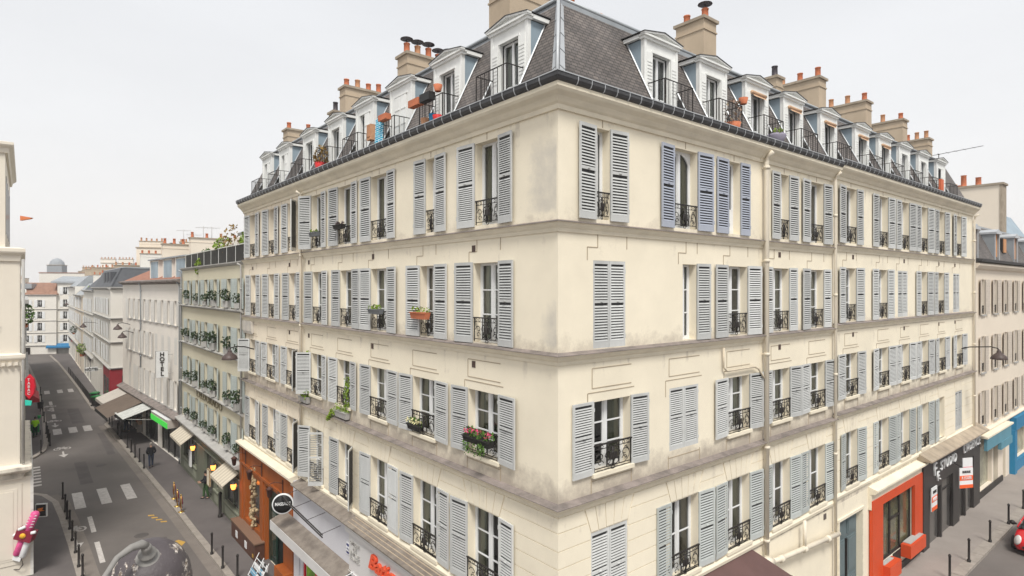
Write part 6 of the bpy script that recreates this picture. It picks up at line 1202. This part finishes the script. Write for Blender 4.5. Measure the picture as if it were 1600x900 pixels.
b = MB(); b.tube([(0, 0, 0), (0, 0, 1.0)], .04, 6); b.lathe([(.25, .35), (.28, .95), (.3, 1.0), (.22, 1.0), (.2, .5), (0, .4)], 12); b.build('body', [M_iron], M_, t)
# ---- rope stanchions
M_brass = mat('brass_metal', (.55,.36,.10), .3, metal=.8); M_velv = mat('red_velvet', (.22,.02,.03), .8)
for i, (x, y, l) in enumerate(((272, 779, 'brass stanchion draped with red rope standing apart on the kerb'), (277, 791, 'brass stanchion with red rope, middle of three'), (283, 800, 'brass stanchion with red rope nearest the camera'))):
    M_ = T(onk(x, y)); t = thing('rope_stanchion', M_, l, 'stanchion', 'brass rope stanchions on the pavement'); b = MB(); b.lathe([(0, .05), (.05, .06), (.17, .02), (.17, 0)], 16); b.tube([(0, 0, .05), (0, 0, .95)], .025, 8); b.lathe([(0, 1.03), (.04, 1.0), (.045, .96), (.03, .93)], 10); b.build('post', [M_brass], M_, t)
    b = MB(); 
    for s in (-1, 1): b.tube([(0, 0, .9), (s*.05, 0, .86), (s*.07, .02, .5), (s*.05, .03, .25)], .025, 6)
    b.build('rope', [M_velv], M_, t)
t = thing('menu_stand', FL @ T((-30.15, -.35, -.3)), 'framed gold menu board on the sage shopfront wall', 'menu board'); MB().box(-.3, .3, -.05, .05, 1.0, 2.0, 0).box(-.24, .24, -.06, -.05, 1.06, 1.94, 1).build('frame', [M_gold, M_trim], W[t.name], t)
t = thing('menu_stand', FL @ T((-35.6, -.3, -.3)), 'white menu card on the sage shopfront left of the door', 'menu board'); MB().box(-.22, .22, -.05, .05, .9, 2.0, 0).build('frame', [M_white], W[t.name], t)
# ---- signs on the left
def tabac():
    p = Vector((-36.4, 45, 0)); d = 45; X = (46.5-800)/928*d; z = EYE-(604-450)/928*d
    M = frame(Vector((X, d, z)), Vector((1, .15, 0))); t = thing('tobacconist_sign', M, 'red diamond-shaped sign lettered TABAC on the left side of the street', 'sign'); h, w = .92, .40
    MB().prism([(0, h), (w*.75, h*.62), (w, 0), (w*.75, -h*.62), (0, -h), (-w*.75, -h*.62), (-w, 0), (-w*.75, h*.62)], -.09, .09).build('panel', [mat('tabac_red', (.62,.01,.03), .35)], M, t)
    text(t, 'TABAC', M, 0, -.11, 0, .2, M_white, vertical=.9)
    MB().tube([(-w, 0, .4), (-1.2, .1, .4)], .03, 5).tube([(-w, 0, -.3), (-1.2, .1, -.3)], .03, 5).build('bracket', [M_iron], M, t)
    M2 = frame(Vector(((43-800)/928*d, d, EYE-(629-450)/928*d)), Vector((1, .15, 0))); o = MB().prism([(-.28, -.2), (.25, -.22), (.3, .12), (-.25, .22)], -.04, .04).build('turquoise_sign', [mat('turquoise_sign', (.03,.48,.36), .4, emit=.1)], M2, None); setp(o, 'small turquoise sign below the red TABAC diamond', 'sign')
tabac()
def pink_sign():
    d = 26.6; P = lambda px, py, dd=d: Vector(((px-800)/928*dd, dd, EYE-(py-450)/928*dd))
    c = P(40, 835); M = frame(c, Vector((1, .2, 0))) @ RY(radians(20)); t = thing('projecting_sign', M, 'long tilted pink and white shop sign with a dark red box at the lower left', 'sign')
    b = MB(); 
    def cap(x0, z0, x1, z1, r, m, y=0): b.tube([(x0, y, z0), (x0+(x1-x0)*.08, y, z0+(z1-z0)*.08), (x0+(x1-x0)*.92, y, z0+(z1-z0)*.92), (x1, y, z1)], [r*.55, r, r, r*.55], 10, m)
    cap(.02, .1, .06, 1.08, .17, 0); cap(-.05, -.15, -.05, -1.0, .13, 0); cap(.14, .15, .2, -1.05, .14, 1, .05); b.box(-.32, .36, -.22, .2, -.22, .24, 2); b.lathe([(0, .03), (.12, .03), (.12, 0), (0, 0)], 14, 3, T((0, -.22, .02)) @ RX(pi/2)); cap(-.28, .2, -.05, .42, .07, 1, -.18); cap(.25, .2, .42, .3, .07, 1, -.18); b.box(-.12, .2, -.03, .03, -1.2, -1.0, 1)
    for k in range(5): b.tube([(-.1, -.13, .35+k*.13), (.2, -.14, .45+k*.13)], .02, 5, 1)
    b.build('panel', [mat('hot_pink', (.70,.10,.28), .4, var=.2, scale=6), M_white, mat('maroon_box', (.22,.02,.04), .5), mat('yolk_yellow', (.8,.42,.03), .5)], M, t)
    q = MB(); inv = M.inverted(); q.tube([inv @ P(9, 837), inv @ P(36, 835)], .09, 8); q.build('bracket', [M_white], M, t)
    c2 = MB(); c2.tube([P(9, 842), P(8, 860), P(12, 875), P(18, 880), P(20, 890), P(30, 890), P(36, 882), P(33, 872)], .02, 5); o = c2.build('cable', [M_iron], Matrix(), None); setp(o, 'dark cable looping down beside the pink sign', 'cable')
    M3 = frame(P(65, 797, 29), Vector((1, .2, 0))); o = MB().box(-.24, .24, -.05, .05, -.32, .32, 0).box(-.21, .21, -.06, -.05, -.28, .28, 1).prism([(-.15, .1), (.1, .14), (.05, .02), (.18, .0), (-.1, -.05)], -.07, -.06, 2).build('hanging_board', [M_white, M_kawn, mat('flame_orange', (.75,.2,.03), .5)], M3, None); setp(o, 'small black hanging board with an orange emblem above the pink sign', 'sign')
    o = MB().box(-.2, .2, -.15, .15, 0, .22).build('window_box', [mat('olive_box', (.25,.22,.05), .7)], frame(P(36.5, 752, 27), DR)); 
    setp(o, 'yellow-green trough on the stone cornice at the left edge', 'planter')
pink_sign()
def shrub_on_wall(px, py, d, r, m, lab, n=260, sq=(1, 1, 1.3)):
    c = Vector(((px-800)/928*d, d, EYE-(py-450)/928*d)); t = thing('balcony_plant', T(c), lab, 'plant'); l = MB(); leaves(l, (0, 0, 0), r, n, r*.3, 0, sq, int(px)); l.build('foliage', [m], W[t.name], t, recalc=False); MB().lathe([(r*.3, -r*1.5), (r*.42, -r*1.0), (0, -r*1.0)], 8).build('pot', [M_terra], W[t.name], t)
shrub_on_wall(38, 492, 46, .65, M_leaf, 'green plant spilling from a balcony on the left side of the street')
shrub_on_wall(143, 457, 92, .9, M_leafo if False else M_leafy, 'yellow-green bush on the balcony over the distant white house', sq=(.8, .8, 1.3))
shrub_on_wall(128, 545, 88, .75, M_leafy, 'round topiary bush beside the distant shop awning', sq=(.9, .9, 1.2))
shrub_on_wall(115, 515, 96, .5, M_leafd, 'dark plant on a distant window ledge of the right-hand row')
o = MB().box(-.8, .8, -.1, .1, -.6, .5).build('balcony_screen', [mat('teal_screen', (.03,.30,.30), .7)], frame(Vector(((151-800)/928*92, 92, EYE-(462-450)/928*92)), -DL)); setp(o, 'teal cloth screen beside the bush on the distant balcony', 'screen')
def aerial(p, h, n, lab, ang=0):
    b = MB(); b.tube([(0, 0, 0), (0, 0, h)], .025, 5); b.tube([(-.7, 0, h*.9), (.7, 0, h*.93)], .02, 4)
    for k in range(n): b.tube([(-.6+k*1.2/n, -.3, h*.9), (-.6+k*1.2/n, .3, h*.9)], .012, 4)
    o = b.build('television_aerial', [M_stone], T(p) @ RZ(ang)); setp(o, lab, 'aerial', 'television aerials on the roofs')
for px, py, h, lab in ((287, 374, 1.1, 'tall bare aerial left of the group above the hotel chimney'), (303, 376, .7, 'T-shaped aerial in the middle above the hotel chimney'), (318, 374, 1.3, 'branched aerial right of the hotel chimney stack'), (331, 366, .7, 'thin aerial farthest right above the penthouse roof')):
    aerial(sight(px, py, -4.5, FL)-Vector((0, 0, .6)), h+.6, 5, lab, .6)
# small red flag etc. left roof
o = MB().prism([(-.4, -.12), (.22, 0), (.3, .08), (-.4, .2)], -.1, .1).build('orange_awning_tip', [mat('orange_canvas', (.65,.2,.08), .8)], frame(Vector(((43-800)/928*40, 40, EYE+(108)/928*40)), Vector((1, .1, 0)))); setp(o, 'tip of an orange parasol sticking out above the left roof', 'parasol')

# ---- manhole covers, drains and patches in the carriageway
for i, (u, n, lab) in enumerate(((44, 4.6, 'round iron manhole cover beyond the near crossing'), (27.5, 4.2, 'round iron manhole cover before the near crossing'), (68, 5.2, 'round iron manhole cover in the far part of the road'))):
    p = un(u, n); o = MB().lathe([(0, .006), (.30, .006), (.33, .004), (.33, 0)], 24).build('manhole_cover', [mat('worn_iron', (.09,.08,.075), .6, var=.3, scale=12)], T((p[0], p[1], ground(p[0])+.003))); setp(o, lab, 'manhole cover', 'manhole covers in the road')
M_patch = mat('asphalt_patch', (.115,.103,.098), .9, var=.2, scale=1.2, bump=.3)
pb = MB()
for u0, u1, n0, n1 in ((22, 26.5, 3.2, 4.1), (39.5, 46, 5.4, 6.1), (47, 56, 3.4, 3.9), (62, 71, 4.4, 5.4)):
    q = [un(u0, n0), un(u0, n1), un(u1, n1), un(u1, n0)]; pb.poly([(x, y, ground(x)+.0025) for x, y in q])
pb.build('road_patches', [M_patch], kind='structure', recalc=False)
# ------------------------------------------------------------------ people
def skin(name, V, Ed, Rd, m, M, parent, sub=2):
    """one continuous skinned surface grown from a jointed skeleton"""
    me = bpy.data.meshes.new(name); me.from_pydata(V, Ed, []); o = bpy.data.objects.new(name, me); COL.objects.link(o)
    md = o.modifiers.new('skin', 'SKIN'); md.use_smooth_shade = True
    for i, r in enumerate(Rd):
        sv = me.skin_vertices[0].data[i]; sv.radius = r if isinstance(r, tuple) else (r, r); sv.use_root = (i == 0)
    s = o.modifiers.new('sub', 'SUBSURF'); s.levels = s.render_levels = sub
    bpy.context.view_layer.update(); me2 = bpy.data.meshes.new_from_object(o.evaluated_get(bpy.context.evaluated_depsgraph_get()))
    bpy.data.objects.remove(o); me2.name = name; me2.materials.clear(); me2.materials.append(m)
    for p_ in me2.polygons: p_.use_smooth = True
    return put(name, me2, M, parent)
SKIN = mat('skin_tone', (.50,.30,.21), .6)
def person(p, face, label, coat, trou, hair, h=1.74, lean=0, stride=.12, arms='down', cat='person', bald=False, coatlen=.86, grp=None):
    M = T(p) @ RZ(atan2(face.y, face.x)-pi/2) @ SC(h/1.75, h/1.75, h/1.75)      # faces local +y
    t = thing('person', M, label, cat, grp)
    L_ = lambda z: lean*(z-.95)
    j = {'pel': (0, 0, .96), 'bel': (0, L_(1.1), 1.10), 'che': (0, L_(1.33), 1.33), 'nek': (0, L_(1.48)+.01, 1.49), 'hd1': (0, L_(1.58)+.03, 1.58), 'hd2': (0, L_(1.68)+.035, 1.69)}
    for s, k in ((-1, 'l'), (1, 'r')):
        st = stride*s; j['hip'+k] = (s*.09, 0, .90); j['kne'+k] = (s*.10, st*.6+.03, .50); j['ank'+k] = (s*.10, st, .10); j['toe'+k] = (s*.115, st+.15, .04)
        sy = L_(1.42); j['sho'+k] = (s*.19, sy, 1.43)
        if arms == 'down': j['elb'+k] = (s*.25, sy-.03-st*.5, 1.15); j['wri'+k] = (s*.25, sy+.08-st, .90); d = Vector((0, .25, -.97))
        elif arms == 'front': j['elb'+k] = (s*.25, sy+.08, 1.17); j['wri'+k] = (s*.16, sy+.32, 1.12); d = Vector((-.1*s, .95, .05))
        else: j['elb'+k] = (s*.27, sy-.06, 1.16); j['wri'+k] = (s*.19, sy+.08, .98); d = Vector((-.3*s, .4, -.8))
        d.normalize(); w = Vector(j['wri'+k]); sd = d.cross(Vector((s, 0, 0))).normalized(); ax = Vector((s, 0, 0))
        j['pal'+k] = tuple(w+d*.07)
        for f in range(4): b0 = w+d*.09+sd*(.033-.022*f); ln = (.07, .08, .075, .058)[f]; j[f'f{f}a'+k] = tuple(b0+d*ln*.5-ax*.006); j[f'f{f}b'+k] = tuple(b0+d*ln-ax*.022)
        j['tha'+k] = tuple(w+d*.045+sd*.045); j['thb'+k] = tuple(w+d*.085+sd*.06)
    rad = {'pel': .11, 'bel': .105, 'che': (.135, .10), 'nek': .052, 'hd1': (.070, .082), 'hd2': (.072, .085), 'hip': .085, 'kne': .056, 'ank': .038, 'toe': .034, 'sho': .055, 'elb': .038, 'wri': .027, 'pal': (.034, .02), 'tha': .011, 'thb': .009}
    def part(name, ks, es, m, add=0, over={}, sub=2):
        idx = {k: i for i, k in enumerate(ks)}; R = []
        for k in ks:
            r = over.get(k, over.get(k[:3], rad.get(k, rad.get(k[:3], .0085)))); R.append(tuple(x+add for x in r) if isinstance(r, tuple) else r+add)
        return skin(name, [j[k] for k in ks], [(idx[a], idx[b]) for a, b in es], R, m, M, t, sub)
    ks = ['pel', 'bel', 'che', 'nek', 'hd1', 'hd2']; es = [('pel', 'bel'), ('bel', 'che'), ('che', 'nek'), ('nek', 'hd1'), ('hd1', 'hd2')]
    for k in 'lr':
        ks += [a+k for a in ('hip', 'kne', 'ank', 'toe', 'sho', 'elb', 'wri', 'pal', 'tha', 'thb')]+[f'f{f}{c}{k}' for f in range(4) for c in 'ab']
        es += [('pel', 'hip'+k), ('hip'+k, 'kne'+k), ('kne'+k, 'ank'+k), ('ank'+k, 'toe'+k), ('che', 'sho'+k), ('sho'+k, 'elb'+k), ('elb'+k, 'wri'+k), ('wri'+k, 'pal'+k), ('wri'+k, 'tha'+k), ('tha'+k, 'thb'+k)]
        for f in range(4): es += [('pal'+k, f'f{f}a'+k), (f'f{f}a'+k, f'f{f}b'+k)]
    part('body', ks, es, SKIN, 0)
    j['hem'] = (0, L_(.8)*.3, coatlen); ck = ['che', 'bel', 'pel', 'hem']; ce = [('che', 'bel'), ('bel', 'pel'), ('pel', 'hem')]
    j['col'] = (0, L_(1.45), 1.46); ck.append('col'); ce.append(('che', 'col'))
    for k in 'lr': ck += ['sho'+k, 'elb'+k, 'wri'+k]; ce += [('che', 'sho'+k), ('sho'+k, 'elb'+k), ('elb'+k, 'wri'+k)]
    part('jacket', ck, ce, coat, .028, {'hem': (.155, .12), 'pel': (.155, .125), 'col': .06, 'bel': (.15, .12), 'wri': .028})
    tk = ['pel']; te = []
    for k in 'lr': tk += ['hip'+k, 'kne'+k, 'ank'+k]; te += [('pel', 'hip'+k), ('hip'+k, 'kne'+k), ('kne'+k, 'ank'+k)]
    part('trousers', tk, te, trou, .02, {'ank': .045})
    sm = mat('dark_shoe_leather', (.02,.018,.018), .4)
    for s, k in ((-1, 'l'), (1, 'r')): a, c = j['ank'+k], j['toe'+k]; skin('shoe', [(a[0], a[1]-.05, .05), (a[0], a[1]+.03, .06), (c[0], c[1]+.04, .04)], [(0, 1), (1, 2)], [.045, .05, .035], sm, M, t, 1)
    hx = j['hd2']; b = MB()
    b.lathe([(0, .125), (.055, .115), (.088, .07), (.095, .01), (.09, -.05), (.07, -.07)], 14, 0, T((0, hx[1]-.018, hx[2]-.015)) @ RX(radians(22)) @ SC(.93, 1.08, 1)); b.build('hair', [hair], M, t)
    f = MB(); f.lathe([(0, .035), (.010, .0), (0, -.02)], 6, 0, T((0, hx[1]+.10, hx[2]-.055)))
    for s in (-1, 1): f.lathe([(0, .03), (.012, 0), (0, -.03)], 6, 0, T((s*.082, hx[1]-.005, hx[2]-.06))); f.lathe([(0, .008), (.010, 0), (0, -.008)], 6, 1, T((s*.03, hx[1]+.088, hx[2]-.03)))
    f.box(-.025, .025, hx[1]+.082, hx[1]+.092, hx[2]-.105, hx[2]-.098, 2); f.build('face_features', [SKIN, M_iron, mat('lip', (.35,.12,.1), .5)], M, t)
    return t
K = mat('black_wool', (.018,.018,.022), .9); Kj = mat('dark_denim', (.035,.045,.075), .85); Lj = mat('pale_denim', (.38,.43,.50), .85); TE = mat('teal_jacket', (.03,.22,.23), .8)
HV = mat('hi_vis_yellow', (.42,.85,.02), .6); GT = mat('dark_green_trousers', (.015,.06,.035), .85); GH = mat('grey_hair', (.30,.27,.24), .8); BH = mat('black_hair', (.02,.016,.014), .7); WH = mat('white_cap', (.6,.62,.6), .7)
person(onk(236, 731), DL, 'person in a black coat and dark jeans walking away along the right pavement', K, Kj, GH, arms='pocket', coatlen=.80, h=1.8)
person(onk(168, 647), DL*.5-DR, 'person in a teal jacket and pale jeans walking by the side street', TE, Lj, WH, stride=.16)
person(onk(180, 645), -DL, 'person in dark top and pale jeans beside the one in teal', K, Lj, BH, stride=.14)
person(onk(197, 675), DL*.6+DR, 'person in a black jacket with hands before the body under the awnings', K, Kj, BH, arms='front')
person(onk(206, 668), DL+DR*.6, 'person half hidden behind the black-jacketed one at the stall', mat('grey_jumper', (.16,.155,.15), .9), Kj, BH, arms='front', h=1.66)
person(onk(322, 779), -DR, 'person in a dark top and green apron standing in the doorway of the sage shopfront', K, mat('green_apron', (.04,.09,.03), .85), BH, arms='front', h=1.7)
sw_p = onk(55, 683); person(sw_p, DL, 'person in a bright yellow-green work jacket pushing a cleaning cart', HV, GT, BH, arms='front', coatlen=.84)
Mc = T(sw_p + DL*.75) @ RZ(atan2(DL.y, DL.x)-pi/2); ct = thing('cleaning_cart', Mc, 'green two-wheeled cleaning cart with brooms pushed by the yellow-jacketed worker', 'cart')
b = MB(); b.box(-.3, .3, -.25, .25, .3, .95); b.build('bin', [M_bing], Mc, ct); MB().tube([(-.25, -.25, .9), (-.25, -.5, 1.05), (.25, -.5, 1.05), (.25, -.25, .9)], .02, 6).build('handle', [M_iron], Mc, ct)
for s in (-1, 1): b = MB(); b.lathe([(.05, -.04), (.2, -.04), (.22, 0), (.2, .04), (.05, .04)], 18, 0, T((s*.36, 0, .22)) @ RY(pi/2)); b.build('wheel', [M_kawn], Mc, ct)
b = MB(); b.tube([(.2, .2, .4), (.28, .28, 1.45)], .018, 5); b.lathe([(.02, 0), (.1, .05), (.14, .3), (.0, .3)], 8, 1, T((.28, .28, 1.4))); b.build('broom', [M_brown, mat('broom_bristles', (.05,.35,.12), .8)], Mc, ct)
st = thing('market_stand', T(onk(214, 672)), 'display stand with brown boxes under the awnings beside the black-jacketed person', 'stand'); M_ = T(onk(214, 672)) @ RZ(atan2(DL.y, DL.x))
b = MB(); b.box(-1.2, 1.2, -.5, .2, .6, .66, 0); 
for x in (-1.1, 1.1): b.box(x-.04, x+.04, -.45, .15, 0, .6, 0)
b.build('table_top', [M_wawn], M_, st)
for k, (x, m_) in enumerate(((-.8, M_tan), (-.2, M_terra2), (.5, M_wine))): o = MB().box(-.25, .25, -.3, .1, 0, .32).build('stall_box', [m_], M_ @ T((x, -.1, .665))); setp(o, ['tan box at the far end of the display stand', 'orange-brown box in the middle of the display stand', 'wine-coloured box at the near end of the display stand'][k], 'box')
tbp = onk(186, 665); t_ = thing('pavement_table', T(tbp), 'white square table on the pavement between the bollards', 'table'); b = MB(); b.box(-.9, .9, -.35, .35, .70, .74); b.build('table_top', [M_white], T(tbp) @ RZ(atan2(DL.y, DL.x)), t_); MB().tube([(0, 0, 0), (0, 0, .7)], .04, 6).build('leg', [M_iron], T(tbp), t_)
# ------------------------------------------------------------------ red car at the right edge
def car():
    fr = CO + DR*26.55 - DL*3.58; fr.z = ground(fr.x); M = T(fr) @ RZ(atan2(DR.y, DR.x)-pi/2)      # local +y = rearwards, -y = nose
    t = thing('parked_car', M, 'red rounded hatchback with pale oval headlight cut off by the right edge', 'car')
    red = mat('car_red', (.55,.012,.02), .18, spec=.6); b = MB()
    S = [(0.0, .52, .30, .60), (.10, .70, .22, .70), (.45, .82, .18, .82), (1.1, .86, .18, .95), (2.0, .87, .18, 1.0), (3.0, .87, .18, 1.02), (3.7, .80, .22, 1.0), (3.95, .62, .3, .85)]
    vs = []; n = 9
    for y, w, z0, z1 in S:
        prof = [(-w*.86, z0), (-w, z0+.15), (-w, (z0+z1)/2), (-w*.97, z1-.08), (-w*.80, z1), (0, z1+.04), (w*.80, z1), (w*.97, z1-.08), (w, (z0+z1)/2), (w, z0+.15), (w*.86, z0)]
        vs += [(x, y, z) for x, z in prof]; n = len(prof)
    fs = [(i*n+k, i*n+k+1, (i+1)*n+k+1, (i+1)*n+k) for i in range(len(S)-1) for k in range(n-1)] + [tuple(range(n)), tuple((len(S)-1)*n+k for k in range(n-1, -1, -1))]
    b.add(vs, fs, 0, None, True); o = b.build('body', [red], M, t); md = o.modifiers.new('s', 'SUBSURF'); md.levels = md.render_levels = 2
    G = [(1.0, .66, .97), (1.75, .62, 1.40), (2.3, .62, 1.46), (3.1, .60, 1.43), (3.75, .62, 1.0)]
    g = MB(); vs = []
    for y, w, z in G: vs += [(-w-.12, y, .98), (-w, y, z-.05), (-w*.7, y, z), (w*.7, y, z), (w, y, z-.05), (w+.12, y, .98)]
    g.add(vs, [(i*6+k, i*6+k+1, (i+1)*6+k+1, (i+1)*6+k) for i in range(4) for k in range(5)]+[tuple(range(6)), tuple(range(29, 23, -1))], 0, None, True); g.build('windscreen', [M_dglass], M, t)
    r = MB(); r.add([(-.5, 1.72, 1.42), (.5, 1.72, 1.42), (.5, 2.3, 1.485), (-.5, 2.3, 1.485), (.48, 3.15, 1.45), (-.48, 3.15, 1.45)], [(0, 1, 2, 3), (3, 2, 4, 5)]); 
    for s in (-1, 1): r.tube([(s*.76, 1.0, 1.0), (s*.62, 1.75, 1.39), (s*.62, 2.4, 1.43), (s*.60, 3.1, 1.41), (s*.72, 3.75, 1.0)], .035, 6); r.tube([(s*.75, 2.2, 1.0), (s*.63, 2.3, 1.42)], .03, 6)
    r.build('roof', [red], M, t)
    for s in (-1, 1):
        hl = MB(); hl.lathe([(0, .06), (.12, .045), (.17, 0), (.15, -.03)], 18, 0, T((s*.60, .14, .66)) @ RZ(s*.55) @ RX(radians(68)) @ SC(1.0, 1.35, 1)); hl.build('headlight', [mat('headlight_lens', (.62,.60,.58), .15)], M, t)
        mi = MB(); mi.tube([(s*.84, 1.35, 1.02), (s*.98, 1.32, 1.06)], [.03, .09], 8); mi.lathe([(0, .09), (.10, .05), (.12, 0), (0, -.02)], 10, 0, T((s*1.0, 1.3, 1.07)) @ RX(pi/2)); mi.build('wing_mirror', [M_iron], M, t)
        for y in (.75, 3.2): w = MB(); w.lathe([(.0, -.1), (.2, -.1), (.22, -.09), (.30, -.1), (.32, 0), (.30, .1), (0, .1)], 24, 0, T((s*.80, y, .32)) @ RY(pi/2)); wh = w.build('wheel', [M_kawn], M, t); MB().lathe([(0, .0), (.18, .01), (.2, 0)], 16, 0, T((s*.905, y, .32)) @ RY(s*pi/2)).build('rim', [M_lead], M, wh)
    MB().box(-.4, .4, -.03, .1, .36, .46).build('grille', [M_iron], M, t); MB().box(-.26, .26, -.05, .0, .22, .34).build('number_plate', [M_white], M, t)
car()
# ------------------------------------------------------------------ thin urban haze
def haze():
    b = MB().box(-260, 160, -12, 300, -2.2, 28); m = bpy.data.materials.new('haze_air'); m.use_nodes = True; nt = m.node_tree; nt.nodes.clear()
    o = nt.nodes.new('ShaderNodeOutputMaterial'); v = nt.nodes.new('ShaderNodeVolumePrincipled'); v.inputs['Color'].default_value = (.93, .94, .96, 1); v.inputs['Density'].default_value = .0006
    nt.links.new(v.outputs[0], o.inputs['Volume']); b.build('haze', [m], kind='stuff')
haze()
bpy.context.view_layer.update()
